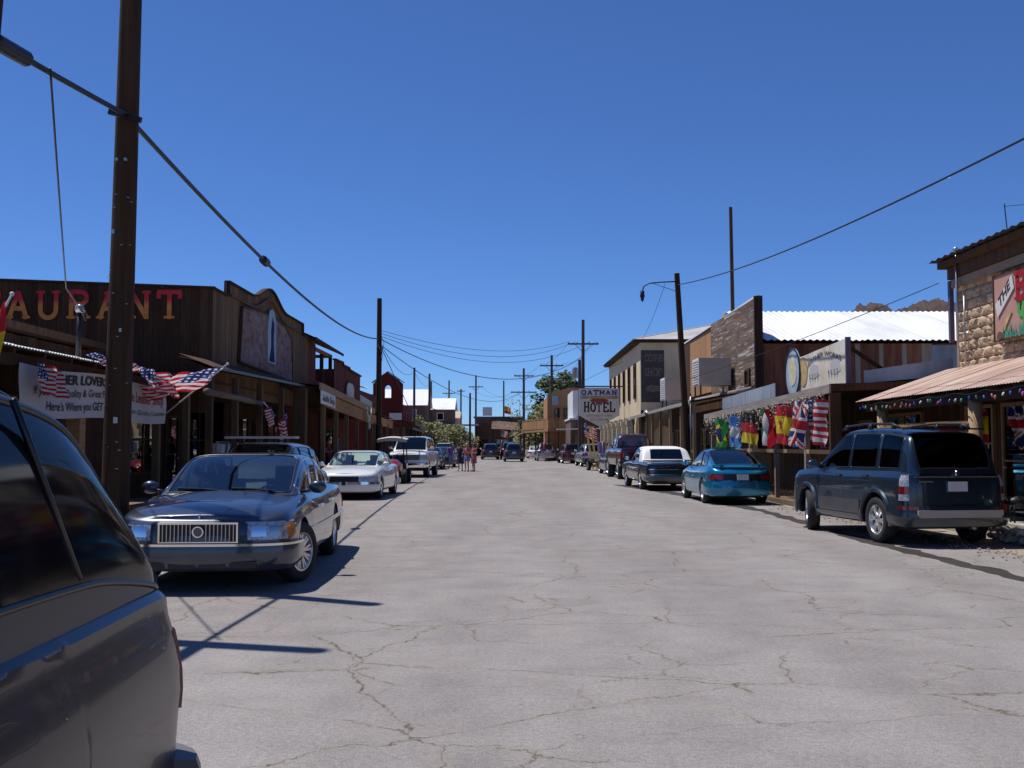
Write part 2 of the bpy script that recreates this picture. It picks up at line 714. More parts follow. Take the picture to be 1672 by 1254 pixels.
carpaint('paint_canopy', (.034, .032, .040), dust=.10, metal=.2, rough=.4, coat=.15)
carpaint('paint_maroon', (.06, .008, .014), dust=.25)
carpaint('paint_red', (.35, .012, .018), dust=.2, metal=.1)
carpaint('paint_navy', (.012, .022, .06), dust=.25)
carpaint('paint_tan', (.26, .22, .22), dust=.2)

# ================================================================ ground
def asphalt(name):
    m, nt, b = _new(name)
    N = nt.nodes.new
    L = nt.links.new
    b.inputs['Roughness'].default_value = 0.9
    b.inputs['Specular IOR Level'].default_value = 0.2
    geo = N('ShaderNodeNewGeometry')
    pos = geo.outputs['Position']

    def noise(scale, detail, vec=None, rough=.6):
        n = N('ShaderNodeTexNoise')
        n.inputs['Scale'].default_value = scale
        n.inputs['Detail'].default_value = detail
        n.inputs['Roughness'].default_value = rough
        L(vec or pos, n.inputs['Vector'])
        return n

    def ramp(sock, pts):
        c = N('ShaderNodeValToRGB')
        e = c.color_ramp.elements
        while len(e) < len(pts):
            e.new(.5)
        for i, (p, col) in enumerate(pts):
            e[i].position = p
            e[i].color = rgb(col) if hasattr(col, '__len__') else (col, col, col, 1)
        L(sock, c.inputs[0])
        return c.outputs[0]

    def mix(f, a, c, mode='MIX'):
        x = N('ShaderNodeMix')
        x.data_type = 'RGBA'
        x.blend_type = mode
        for s, val in ((0, f), (6, a), (7, c)):
            if hasattr(val, 'is_linked'):
                L(val, x.inputs[s])
            elif hasattr(val, '__len__'):
                x.inputs[s].default_value = rgb(val)
            else:
                x.inputs[s].default_value = val
        return x.outputs[2]

    # stretched along the wheel tracks
    st = N('ShaderNodeVectorMath')
    st.operation = 'MULTIPLY'
    st.inputs[1].default_value = (1.0, .22, 1)
    L(pos, st.inputs[0])
    big = noise(.55, 5, st.outputs[0])
    base = ramp(big.outputs[0], [(.30, (.222, .202, .192)), (.52, (.270, .248, .236)), (.72, (.304, .282, .268))])
    mid = noise(1.7, 6)
    base = mix(.55, base, ramp(mid.outputs[0], [(.28, .72), (.5, 1.0), (.72, 1.22)]), 'MULTIPLY')
    # aggregate
    fine = noise(95, 3)
    base = mix(.75, base, ramp(fine.outputs[0], [(.3, .55), (.5, 1.0), (.7, 1.45)]), 'MULTIPLY')
    fm = noise(28, 4)
    base = mix(.6, base, ramp(fm.outputs[0], [(.3, .70), (.5, 1.0), (.7, 1.26)]), 'MULTIPLY')
    # pale grit swept towards the edges
    grit = noise(.9, 7, None, .7)
    base = mix(ramp(grit.outputs[0], [(.56, 0.0), (.70, .45)]), base, (.36, .315, .265))
    # small dirt and oil spots
    sp = noise(2.6, 4)
    base = mix(ramp(sp.outputs[0], [(.70, 0.0), (.76, .55)]), base, (.19, .145, .10))
    oil = noise(.8, 3)
    base = mix(ramp(oil.outputs[0], [(.68, 0.0), (.80, .55)]), base, (.12, .11, .105))
    # tan dirt patches and darker drip marks of their own shape
    tn = noise(1.15, 6, None, .7)
    base = mix(ramp(tn.outputs[0], [(.63, 0.0), (.72, .42)]), base, (.30, .225, .15))
    dk = noise(.33, 5)
    base = mix(ramp(dk.outputs[0], [(.56, 0.0), (.70, .28)]), base, (.19, .175, .168))
    # cracks
    heights = []
    for (scale, sx, sy, wdt, amp, brk, dark) in ((.50, .75, 1.05, .0042, .55, (.36, .50), .80), (.95, .6, 1.2, .0050, .42, (.44, .54), .62), (2.3, .7, 1.1, .0075, .22, (.56, .63), .5)):
        dn = noise(1.3 * scale / .42, 6, None, .65)
        dm = N('ShaderNodeVectorMath')
        dm.operation = 'SCALE'
        dm.inputs[3].default_value = amp
        L(dn.outputs['Color'], dm.inputs[0])
        da = N('ShaderNodeVectorMath')
        L(pos, da.inputs[0])
        L(dm.outputs[0], da.inputs[1])
        ds = N('ShaderNodeVectorMath')
        ds.operation = 'MULTIPLY'
        ds.inputs[1].default_value = (sx, sy, .001)
        L(da.outputs[0], ds.inputs[0])
        v = N('ShaderNodeTexVoronoi')
        v.feature = 'DISTANCE_TO_EDGE'
        v.inputs['Scale'].default_value = scale
        L(ds.outputs[0], v.inputs['Vector'])
        bk = noise(.75, 4)
        bw = ramp(bk.outputs[0], [(brk[0], 0.0), (brk[1], 1.0)])
        wn_ = noise(7, 4)
        wm = N('ShaderNodeMath')
        wm.operation = 'MULTIPLY_ADD'
        wm.inputs[1].default_value = wdt * 2.6
        wm.inputs[2].default_value = -wdt * 1.15
        L(wn_.outputs[0], wm.inputs[0])
        dd = N('ShaderNodeMath')
        dd.operation = 'ADD'
        L(v.outputs['Distance'], dd.inputs[0])
        L(wm.outputs[0], dd.inputs[1])
        ln = ramp(dd.outputs[0], [(0.0, 1.0), (wdt * .45, .85), (wdt, 0.0)])
        hl = ramp(v.outputs['Distance'], [(0.0, 1.0), (wdt * 7, 0.0)])
        a = mix(1.0, ln, bw, 'MULTIPLY')
        h2 = mix(1.0, hl, bw, 'MULTIPLY')
        base = mix(mix(1.0, h2, (.34, .34, .34), 'MULTIPLY'), base, (.27, .225, .18))
        base = mix(mix(1.0, a, (dark, dark, dark), 'MULTIPLY'), base, (.050, .040, .032))
        heights.append(a)
    L(base, b.inputs['Base Color'])
    hsum = mix(1.0, mix(1.0, heights[0], heights[1], 'ADD'), heights[2], 'ADD')
    inv = mix(1.0, (.5, .5, .5), hsum, 'SUBTRACT')
    hh = mix(.35, inv, fine.outputs[0])
    bp = N('ShaderNodeBump')
    bp.inputs['Strength'].default_value = .55
    bp.inputs['Distance'].default_value = .012
    L(hh, bp.inputs['Height'])
    L(bp.outputs[0], b.inputs['Normal'])
    return m


asphalt('asphalt')
blotchy('dirt', [(.20, .155, .115), (.30, .245, .195), (.38, .325, .27)], 1.4, rough=.95, bump=.5, detail=10)
blotchy('desert', [(.24, .18, .125), (.33, .26, .19), (.20, .18, .11)], 0.06, rough=.95, bump=.2, detail=10)
blotchy('wet', [(.032, .027, .023), (.06, .05, .043)], 2.0, rough=.55, bump=.1)


def sheet(name, pts_l, pts_r, z, mat, kind='structure'):
    """a strip of ground between two edges given as (x, y) lists"""
    mb = MB()
    rows = [[(a[0], a[1], z), (lerp(a[0], b_[0], .5), lerp(a[1], b_[1], .5), z), (b_[0], b_[1], z)] for a, b_ in zip(pts_l, pts_r)]
    mb.grid(rows)
    return structure(mb, name, mat, kind=kind)


mb = MB()
n = 48
rings = [0.0, 60, 160, 400, 900, 2000, 4500]
rows = []
for r_ in rings:
    rows.append([(r_ * math.cos(2 * math.pi * k / n), 30 + r_ * math.sin(2 * math.pi * k / n), -.03) for k in range(n + 1)])
mb.grid(rows)
structure(mb, 'ground', 'desert')

ys = [-30, -8, 0, 6, 12, 18, 24, 30, 38, 46, 56, 66, 80, 100, 125, 150, 185]
le = [(-5.3 - .1 * math.sin(y * .7), y) for y in ys]
re_ = [(np.interp(y, [-30, 12, 17, 24, 33, 38, 60, 90, 185], [7.2, 7.2, 7.4, 7.3, 6.4, 6.0, 5.8, 5.5, 4.0]) + .12 * math.sin(y), y) for y in ys]
sheet('road', le, re_, 0.0, 'asphalt')
sheet('dirt_verge', [(x, y) for x, y in re_], [(16, y) for x, y in re_], -.008, 'dirt')
sheet('gravel_verge', [(-14, y) for x, y in le], [(x, y) for x, y in le], -.008, 'dirt')

# damp run-off along the kerb side of the road
mb = MB()
gy = [9.5, 10.7, 11.9, 13, 14.2, 15.5, 16.9, 18.5, 20.2, 22, 23.9, 26, 28.5, 31, 33, 35.5, 37.8, 40]
gx = np.interp(gy, [9.5, 11.9, 16.9, 23.9, 33, 37.8, 40], [6.05, 6.03, 5.82, 6.0, 5.3, 4.5, 4.2])
rr = random.Random(3)
gw = [.10 if y < 11 else (.22 + .16 * rr.random() + (.25 if y > 24 else 0)) for y in gy]
fx, fyy, fw = [], [], []
yy = np.linspace(9.5, 40, 150)
cx = np.interp(yy, gy, gx)
cw = np.interp(yy, gy, gw)
rows = []
for i, y in enumerate(yy):
    e = .05 * math.sin(i * .9) + .04 * math.sin(i * 2.3 + 1) + rr.uniform(-.03, .03)
    e2 = .05 * math.sin(i * 1.1 + 2) + rr.uniform(-.04, .04)
    wv = max(.03, cw[i] / 2)
    rows.append([(cx[i] - wv + e * .6, y, .004), (cx[i] + wv + e2, y, .004)])
mb.grid(rows)
structure(mb, 'water_stain', 'wet')

# rocky peak behind the roofs
mb = MB()
rr = random.Random(11)
D = 800.0
prof_x = [1330, 1380, 1400, 1420, 1445, 1458, 1470, 1492, 1510, 1530, 1550, 1575, 1620, 1700, 1800]
prof_y = [560, 520, 500, 495, 497, 506, 503, 497, 489, 487, 495, 498, 480, 500, 560]
xs = np.linspace(1330, 1800, 240)
rough = np.convolve(np.array([rr.uniform(-1, 1) for _ in range(260)]), np.ones(5) / 5, 'same')
rows = []
nj = 26
for j in range(nj):
    t = j / (nj - 1)
    row = []
    for i, x in enumerate(xs):
        q = P(x, float(np.interp(x, prof_x, prof_y)), D)
        h = max(4, q.z + 3.2 * rough[i] + rr.uniform(-.5, .5))
        z = h * t ** .75 + (rr.uniform(-2.2, 2.2) + 2.5 * rough[(i * 3 + j * 17) % 250]) * (1 - t) * t * 3
        row.append((q.x + rr.uniform(-.5, .5), D - 150 * (1 - t) + 6 * rough[(i + j * 31) % 250] * (1 - t), z - 4 * (1 - t)))
    rows.append(row)
rows.append([(r_[0], D + 120, 0) for r_ in rows[-1]])
mb.grid(rows)
structure(mb, 'mountain', 'cliff')

# low rise that carries the houses at the end of the street
mb = MB()
rows = []
for j in range(9):
    t = j / 8
    y = 105 + 150 * t
    row = []
    for i in range(15):
        x = -75 + 70 * i / 14
        k = math.exp(-((x + 30) / 20) ** 2) * (math.sin(math.pi * min(1, t * 1.15 + .02)) ** .8 if t < 1 else 0)
        row.append((x, y, -.6 + 8.2 * k + .25 * math.sin(i * 1.7 + j)))
    rows.append(row)
mb.grid(rows)
structure(mb, 'hill', 'desert', smooth=True)
mb = MB()
rows = []
for j in range(7):
    t = j / 6
    rows.append([(-60 + 150 * i / 20, 165 + 120 * t, -.5 + 5.2 * math.sin(math.pi * min(1, t * 1.2)) * (.7 + .3 * math.sin(i * .8)) * math.exp(-((i - 9) / 8) ** 2)) for i in range(21)])
mb.grid(rows)
structure(mb, 'hillside', 'desert', smooth=True)


# ================================================================ timber walls
def boards_v(parent, plane, c, a0, a1, z0, ztop, wd, mat, name='plank', th=.03, gap=.006, seed=1, out=1):
    """upright boards; plane 'x': wall at x=c running along y; plane 'y': wall at y=c running along x"""
    rr = random.Random(seed)
    a = a0
    while a < a1 - .02:
        wv = min(wd * rr.uniform(.85, 1.15), a1 - a)
        mid = a + wv / 2
        zt = ztop(mid) if callable(ztop) else ztop
        zt += rr.uniform(-.008, .008)
        d = rr.uniform(0, .012)
        if plane == 'x':
            piece(name, mat, parent, (c + out * (th / 2 + d), mid, (z0 + zt) / 2), (th, wv - gap, zt - z0))
        else:
            piece(name, mat, parent, (mid, c + out * (th / 2 + d), (z0 + zt) / 2), (wv - gap, th, zt - z0))
        a += wv


def boards_h(parent, plane, c, a0, a1, z0, z1, wd, mat, name='plank', th=.025, gap=.004, seed=1, out=1, top=None, lean=.12):
    """lapped horizontal siding; top(a) limits the height"""
    rr = random.Random(seed)
    z = z0
    while z < z1 - .02:
        wv = min(wd, z1 - z)
        segs = []
        a = a0
        while a < a1 - .05:
            ln = min(rr.uniform(1.8, 3.6), a1 - a)
            segs.append((a, a + ln))
            a += ln
        for (s0, s1) in segs:
            if top:
                if z > top((s0 + s1) / 2):
                    continue
            mid = (s0 + s1) / 2
            dz = rr.uniform(-.006, .006)
            if plane == 'x':
                piece(name, mat, parent, (c + out * (th / 2 + rr.uniform(0, .006)), mid, z + wv / 2 + dz), (th, s1 - s0 - .006, wv - gap), (0, out * lean, 0))
            else:
                piece(name, mat, parent, (mid, c + out * (th / 2 + rr.uniform(0, .006)), z + wv / 2 + dz), (s1 - s0 - .006, th, wv - gap), (-out * lean, 0, 0))
        z += wv


_CORR = {}


def corrugated(parent, p00, p10, p01, mat, n, name='sheet', pitch=.085, amp=.012, overlap=1.03, seed=1):
    """sheets side by side from p00 towards p10, each running from p00 to p01; waves run along the p00-p10 side"""
    p00, p10, p01 = Vector(p00), Vector(p10), Vector(p01)
    rr = random.Random(seed)
    U = (p10 - p00) / n
    V = p01 - p00
    nm = U.cross(V).normalized()
    if nm.z < 0:
        nm = -nm
    wv = max(2, int(U.length * overlap / pitch))
    key = (round(U.length, 2), round(V.length, 2), mat, pitch)
    key = None
    off = OFF.get(parent.name, Vector((0, 0, 0)))
    for i in range(n):
        o0 = p00 + U * i + nm * (.004 * (i % 2)) - V * rr.uniform(0, .012)
        mb = MB()
        rows = []
        for j in range(2):
            row = []
            for k in range(wv * 4 + 1):
                t = k / (wv * 4)
                row.append(o0 + U * (t * overlap) + V * j * (1 + rr.uniform(0, .004)) + nm * (amp * math.cos(2 * math.pi * k / 4)))
            rows.append(row)
        mb.grid(rows)
        mb.build(name, mat, parent, smooth=True)


def post(parent, x, y, z0, z1, w_, mat='tan_post', name='post', d=None):
    return piece(name, mat, parent, (x, y, (z0 + z1) / 2), (w_, d or w_, z1 - z0))


def opening(parent, plane, c, a0, a1, z0, z1, out=1, kind='window', frame='tan_post', pane='shop_glass', mull=1, rail=1, dark='interior_dark'):
    """a framed window or door set into a wall: dark sheet for the unlit room, frame pieces, pane"""
    fw, fd = .07, .06

    def bx(mb, u0, u1, w0, w1, d0, d1):
        d0, d1 = sorted((c + out * d0, c + out * d1))
        if plane == 'x':
            mb.box(d0, d1, u0, u1, w0, w1)
        else:
            mb.box(u0, u1, d0, d1, w0, w1)
    mb = MB()
    bx(mb, a0, a0 + fw, z0, z1, -.02, fd)
    bx(mb, a1 - fw, a1, z0, z1, -.02, fd)
    bx(mb, a0 + fw, a1 - fw, z1 - fw, z1, -.02, fd)
    bx(mb, a0 + fw, a1 - fw, z0, z0 + fw, -.02, fd)
    for i in range(mull):
        u = lerp(a0, a1, (i + 1) / (mull + 1))
        bx(mb, u - .02, u + .02, z0 + fw, z1 - fw, .0, fd - .015)
    for i in range(rail):
        z = lerp(z0, z1, (i + 1) / (rail + 1))
        bx(mb, a0 + fw, a1 - fw, z - .02, z + .02, .0, fd - .018)
    w_ = mb.build(kind, frame, parent)
    mb = MB()
    bx(mb, a0 + fw, a1 - fw, z0 + fw, z1 - fw, .012, .018)
    mb.build('pane', pane, w_)
    mb = MB()
    bx(mb, a0 + fw, a1 - fw, z0 + fw, z1 - fw, -.02, .006)
    mb.build('unlit_backing', dark, w_)  # dark sheet close behind the pane, standing in for the unlit room
    if kind == 'door':
        mb = MB()
        u = a1 - fw - .09
        if plane == 'x':
            mb.ball((c + out * .07, u, 1.0 + z0), .035)
        else:
            mb.ball((u, c + out * .07, 1.0 + z0), .035)
        mb.build('handle', 'steel', w_, smooth=True)
    return w_


# ================================================================ lettering
def text_faces(body, bold=0.0, spacing=1.0):
    cu = bpy.data.curves.new('lettering', 'FONT')
    cu.body = body
    cu.size = 1.0
    cu.offset = bold
    cu.space_character = spacing
    cu.resolution_u = 3
    ob = bpy.data.objects.new('lettering', cu)
    COL.objects.link(ob)
    bpy.context.view_layer.update()
    dg = bpy.context.evaluated_depsgraph_get()
    me = bpy.data.meshes.new_from_object(ob.evaluated_get(dg))
    vs = [tuple(v.co) for v in me.vertices]
    fs = [tuple(p.vertices) for p in me.polygons]
    bpy.data.objects.remove(ob)
    bpy.data.meshes.remove(me)
    return vs, fs


def letters(mb, body, mp, u0, u1, v0, v1, bold=0.0, mi=0, spacing=1.0):
    """lay a line of text into the rectangle u0..u1 x v0..v1; mp(u, v) -> point. v1 is cap height"""
    vs, fs = text_faces(body, bold, spacing)
    xs = [v[0] for v in vs]
    x0, x1 = min(xs), max(xs)
    cap = .70
    out = [mp(lerp(u0, u1, (v[0] - x0) / (x1 - x0)), lerp(v0, v1, v[1] / cap)) for v in vs]
    mb.add(out, fs, mi)


def arc(cx, cy, rx, ry, a0, a1, n=10):
    return [(cx + rx * math.cos(R(lerp(a0, a1, i / n))), cy + ry * math.sin(R(lerp(a0, a1, i / n)))) for i in range(n + 1)]


# slab-serif capitals as strokes: (polyline, half-width) in a 1 x 1 box, serifs as short bars
SLAB = {
    'A': ([[(.14, 0), (.5, .97)], [(.86, 0), (.5, .97)], [(.28, .36), (.72, .36)]], [(.0, .0, .32), (.68, .0, 1.0), (.30, .97, .62)]),
    'U': ([[(.18, 1)] + [(.18, .35)] + arc(.5, .32, .32, .30, 180, 360) + [(.82, 1)]], [(.0, 1, .36), (.64, 1, 1.0)]),
    'R': ([[(.2, 0), (.2, 1)], [(.2, .97), (.55, .97)] + arc(.58, .74, .25, .22, 90, -90) + [(.2, .52)], [(.50, .52), (.86, 0)]], [(.02, 0, .40), (.02, 1, .3), (.72, 0, 1.0)]),
    'N': ([[(.2, 0), (.2, 1)], [(.2, .97), (.8, .03)], [(.8, 0), (.8, 1)]], [(.02, 0, .38), (.0, 1, .25), (.62, 1, .98)]),
    'T': ([[(.5, 0), (.5, 1)], [(.04, .96), (.96, .96)], [(.07, .96), (.07, .74)], [(.93, .96), (.93, .74)]], [(.28, 0, .72)]),
    'E': ([[(.2, 0), (.2, 1)], [(.2, .96), (.86, .96)], [(.2, .5), (.66, .5)], [(.2, .04), (.9, .04)], [(.86, .96), (.86, .76)], [(.9, .04), (.9, .26)]], [(.02, 0, .3), (.02, 1, .3)]),
    'H': ([[(.2, 0), (.2, 1)], [(.8, 0), (.8, 1)], [(.2, .5), (.8, .5)]], [(.02, 0, .38), (.02, 1, .38), (.62, 0, .98), (.62, 1, .98)]),
    'O': ([arc(.5, .5, .36, .45, 0, 360, 20)], []),
    'L': ([[(.24, 0), (.24, 1)], [(.24, .04), (.9, .04)], [(.9, .04), (.9, .32)]], [(.04, 0, .3), (.04, 1, .44)]),
    'M': ([[(.16, 0), (.16, 1)], [(.16, .96), (.5, .3)], [(.5, .3), (.84, .96)], [(.84, 0), (.84, 1)]], [(.0, 0, .32), (.0, 1, .2), (.68, 0, 1.0), (.8, 1, 1.0)]),
    'S': ([arc(.5, .73, .30, .24, 30, 270, 12) + arc(.5, .26, .32, .24, 90, -150, 12)], []),
    'B': ([[(.2, 0), (.2, 1)], [(.2, .96), (.55, .96)] + arc(.56, .74, .24, .22, 90, -90) + [(.2, .52)], [(.2, .52), (.56, .52)] + arc(.58, .28, .28, .24, 90, -90) + [(.2, .04)]], [(.02, 0, .3), (.02, 1, .3)]),
    'V': ([[(.12, 1), (.5, .02)], [(.88, 1), (.5, .02)]], [(.0, 1, .3), (.7, 1, 1.0)]),
}


def slab(mb, ch, mp, u0, u1, v0, v1, hw=.085, sh=.06, mi=0, lift=.0006):
    """one slab-serif letter; mp(u, v, w) -> point, w lifts off the wall"""
    st, se = SLAB[ch]
    k = [0]
    asp = (v1 - v0) / (u1 - u0)

    def q(x, y, w_):
        return mp(lerp(u0, u1, x), lerp(v0, v1, y), w_)
    for line in st:
        for (a, b_) in zip(line[:-1], line[1:]):
            dx, dy = (b_[0] - a[0]), (b_[1] - a[1]) * asp
            ln = math.hypot(dx, dy) or 1
            nx, ny = -dy / ln * hw, dx / ln * hw / asp
            ex, ey = dx / ln * hw * .25, dy / ln * hw * .25 / asp
            k[0] += 1
            w_ = lift * k[0]
            mb.add([q(a[0] + nx - ex, a[1] + ny - ey, w_), q(a[0] - nx - ex, a[1] - ny - ey, w_), q(b_[0] - nx + ex, b_[1] - ny + ey, w_), q(b_[0] + nx + ex, b_[1] + ny + ey, w_)], [(0, 1, 2, 3)], mi)
    for (x0, y, x1) in se:
        k[0] += 1
        w_ = lift * k[0]
        y0, y1 = (y, y + 2 * sh) if y < .5 else (y - 2 * sh, y)
        mb.add([q(x0, y0, w_), q(x1, y0, w_), q(x1, y1, w_), q(x0, y1, w_)], [(0, 1, 2, 3)], mi)

# ================================================================ left row
def letter_paint(name, zmid):
    m, nt, b = _new(name)
    N = nt.nodes.new
    L = nt.links.new
    b.inputs['Roughness'].default_value = .75
    geo = N('ShaderNodeNewGeometry')
    sx = N('ShaderNodeSeparateXYZ')
    L(geo.outputs['Position'], sx.inputs[0])
    nz = N('ShaderNodeTexNoise')
    nz.inputs['Scale'].default_value = 7
    L(geo.outputs['Position'], nz.inputs['Vector'])
    mr = N('ShaderNodeMapRange')
    mr.inputs[1].default_value = zmid - .07
    mr.inputs[2].default_value = zmid + .07
    L(sx.outputs[2], mr.inputs[0])
    mx = N('ShaderNodeMix')
    mx.data_type = 'RGBA'
    mx.inputs[6].default_value = (.74, .25, .045, 1)
    mx.inputs[7].default_value = (.62, .028, .04, 1)
    L(mr.outputs[0], mx.inputs[0])
    m2 = N('ShaderNodeMix')
    m2.data_type = 'RGBA'
    m2.blend_type = 'MULTIPLY'
    m2.inputs[0].default_value = .4
    L(mx.outputs[2], m2.inputs[6])
    cr = N('ShaderNodeValToRGB')
    cr.color_ramp.elements[0].position = .3
    cr.color_ramp.elements[0].color = (.45, .42, .4, 1)
    cr.color_ramp.elements[1].position = .6
    L(nz.outputs[0], cr.inputs[0])
    L(cr.outputs[0], m2.inputs[7])
    L(m2.outputs[2], b.inputs['Base Color'])


letter_paint('letter_two_tone', 5.28)

# ---------------------------------------------------------------- leather shop with tin porch
b1 = thing('leather_shop', 'low dark timber shop with a tin porch roof and a white banner on its posts', 'shop', (-9.6, 15.6, 0), world=True)
mb = MB()
mb.box(-16.8, -9.672, 7.2, 23.28, 0, 3.716)
mb.build('wall', 'shop_wall', b1)
boards_v(b1, 'x', -9.672, 7.2, 23.28, 0, 3.716, .3, 'dark_plank', seed=2)
mb = MB()
mb.box(-16.92, -9.36, 7.08, 23.4, 3.764, 3.908)
mb.build('roof', 'dark_plank', b1)
mb = MB()
mb.box(-9.6, -6.66, 7.2, 22.2, 0, 0.16)
mb.build('porch_floor', 'deck_board', b1)
corrugated(b1, (-6.744, 7.2, 2.924), (-6.744, 21.96, 2.924), (-9.6, 7.2, 3.404), 'white_tin', 14, seed=4)
mb = MB()
mb.box(-7.104, -6.96, 7.2, 21.96, 2.684, 2.858)
for y in np.arange(7.56, 21.96, .9):
    mb.beam((-6.84, y, 2.872), (-9.54, y, 3.32), .06, .07)
mb.build('porch_beam', 'dark_plank', b1)
for y, mt in ((8.6, 'dark_post'), (12.5, 'dark_post'), (16.3, 'tan_board'), (20.0, 'mid_post'), (21.8, 'mid_post')):
    post(b1, -7.03, y, .16, 2.684, .13 if y != 16.3 else .22, mt)
opening(b1, 'x', -9.624, 9.84, 12.24, 0.764, 2.564, frame='dark_post')
opening(b1, 'x', -9.624, 13.08, 14.28, 0.16, 2.444, kind='door', mull=0, frame='dark_post')
opening(b1, 'x', -9.624, 15.12, 17.28, 0.764, 2.564, frame='dark_post')
opening(b1, 'x', -9.624, 18.72, 20.88, 0.884, 2.564, frame='dark_post')
# service mast on the porch roof
mb = MB()
mb.tube([(-7.236, 16.8, 2.984), (-7.236, 16.8, 3.788)], .042, 10)
mb.tube([(-7.236, 16.8, 3.824), (-7.116, 16.74, 3.788), (-7.08, 16.68, 3.644)], .022, 6)
mb.beam((-7.236, 16.86, 3.284), (-7.44, 17.16, 3.02), .03, .03)
sm_ = mb.build('service_mast', 'dark_metal', b1, smooth=True)
mb = MB()
mb.ball((-7.236, 16.8, 3.848), .08, 10, 6)
mb.build('weather_cap', 'steel', sm_, smooth=True)

# banner on the posts
bn = thing('banner', 'long white cloth banner LEATHER LOVERS in black letters below the tin porch', 'banner', (-6.888, 14.4, 2.024), world=True)
mb = MB()
rows = []
for i in range(49):
    y = lerp(14.1, 20.1, i / 48)
    sag = .03 * math.sin(i / 48 * math.pi * 3)
    rows.append([(-6.89 + .012 * math.sin(i * .5 + j), y, lerp(2.0, 2.73, j / 6) - sag) for j in range(7)])
mb.grid(rows)
mb.build('cloth', 'banner_cloth', bn, smooth=True)


def bmap(u, v):
    i = (u - 14.1) / 6 * 48
    return (-6.888 + .012 * math.sin(i * .5 + (v - 2.0) / .73 * 6) + .012, u, v - .03 * math.sin(i / 48 * math.pi * 3))


mb = MB()
letters(mb, 'LEATHER LOVERS', bmap, 14.7, 17.2, 2.53, 2.675, bold=.03)
mb.build('lettering', 'text_black', bn)
mb = MB()
letters(mb, 'If you want Quality & Great Prices', bmap, 14.55, 17.45, 2.335, 2.455, bold=.005)
mb.build('lettering', 'text_black', bn)
mb = MB()
letters(mb, "Here's Where you GET EM", bmap, 14.95, 17.3, 2.12, 2.25, bold=.01)
mb.build('lettering', 'text_black', bn)
mb = MB()
letters(mb, 'Finest Quality Custom', bmap, 17.95, 19.95, 2.156, 2.24)
mb.build('lettering', 'text_black', bn)
mb = MB()
letters(mb, 'The Leather Shop', bmap, 17.95, 19.9, 2.37, 2.565, bold=.01)
mb.build('red_lettering', 'text_red', bn)

# ---------------------------------------------------------------- restaurant
b2 = thing('restaurant', 'dark plank restaurant with red and orange letters and a curved false front', 'restaurant', (-9, 31.2, 0), world=True)
WT = lambda x: 5.65 + (-7.8 - x) * .037


def ff_top(y):
    if y < 27.54 or y > 37.44:
        return 5.64
    t = abs(y - 32.4)
    if t < 2.28:
        return 6.05 + .50 * (math.cos(math.pi * t / 2.28) + 1) / 2
    return 6.04


mb = MB()
mb.box(-21.6, -10.2, 26.22, 38.64, 0, 5.564)
mb.box(-10.188, -7.86, 26.22, 38.64, 2.984, 5.564)
mb.build('wall', 'shop_wall', b2)
boards_v(b2, 'y', 26.22, -16.4, -7.8, 2.4, WT, .24, 'dark_plank', out=-1, seed=3)
boards_v(b2, 'x', -7.86, 26.22, 38.64, 2.95, ff_top, .31, 'brown_plank', seed=5)
boards_v(b2, 'x', -10.2, 26.22, 38.64, 0, 2.924, .3, 'dark_plank', seed=8)
for i, ch in enumerate('RESTAURANT'):
    cx_ = -16.02 + .788 * i
    mb = MB()
    slab(mb, ch, lambda u, v, w_: (u, 26.16 - .006 - w_, v), cx_ - .32, cx_ + .32, 4.86, 5.58, hw=.095, sh=.045)
    mb.build('letter', 'letter_two_tone', b2)
# caps along both walls
mb = MB()
mb.beam((-16.4, 26.16, WT(-16.4) + .02), (-7.74, 26.16, WT(-7.8) + .02), .12, .05)
prev = None
for y in np.concatenate([[26.16, 27.53, 27.55], np.linspace(27.6, 37.40, 60), [37.43, 37.45, 38.7]]):
    q = (-7.82, y, ff_top(y) + .02)
    if prev is not None:
        mb.beam(prev, q, .16, .05)
    prev = q
mb.build('cap', 'dark_plank', b2)
# raised edge moulding that follows the curve
mb = MB()
prev = None
for y in np.linspace(27.84, 37.08, 52):
    q = (-7.79, y, ff_top(y) - .33)
    if prev is not None:
        mb.beam(prev, q, .07, .06)
    prev = q
mb.build('moulding', 'brown_plank', b2)
# faded painted board with an upright picture panel
mb = MB()
BX = lambda u, v, x: (x, 28.68 + (u - 23.9) * 1.2, 3.94 + (v - 3.55) * 1.2)      # the painted board's own coordinates
sg = [(23.9, 3.55), (29.7, 3.42), (29.5, 4.65), (28.6, 4.95), (27.6, 5.02), (26.4, 5.02), (25.4, 4.98), (24.1, 4.88)]
mb.prism(sg, lambda u, v, t: BX(u, v, -7.805 + t), .05)
sgb = mb.build('sign_board', 'faded_sign', b2)
mb = MB()
for a, b_ in zip(sg, sg[1:] + sg[:1]):
    mb.beam(BX(a[0], a[1], -7.755), BX(b_[0], b_[1], -7.755), .05, .06)
mb.build('frame', 'dark_plank', sgb)
mb = MB()
mb.prism([(26.55, 3.75), (27.45, 3.75), (27.45, 4.9), (27.25, 5.15), (27.0, 5.22), (26.75, 5.15), (26.55, 4.9)], lambda u, v, t: BX(u, v, -7.752 + t), .03)
pn = mb.build('picture_panel', 'sky_blue_paint', sgb)
mb = MB()
mb.prism([(26.7, 3.8), (27.3, 3.8), (27.15, 4.3), (27.2, 4.8), (27.0, 5.0), (26.85, 4.6), (26.9, 4.2)], lambda u, v, t: BX(u, v, -7.72 + t), .008)
mb.build('painted_figure', 'flag_navy', sgb)
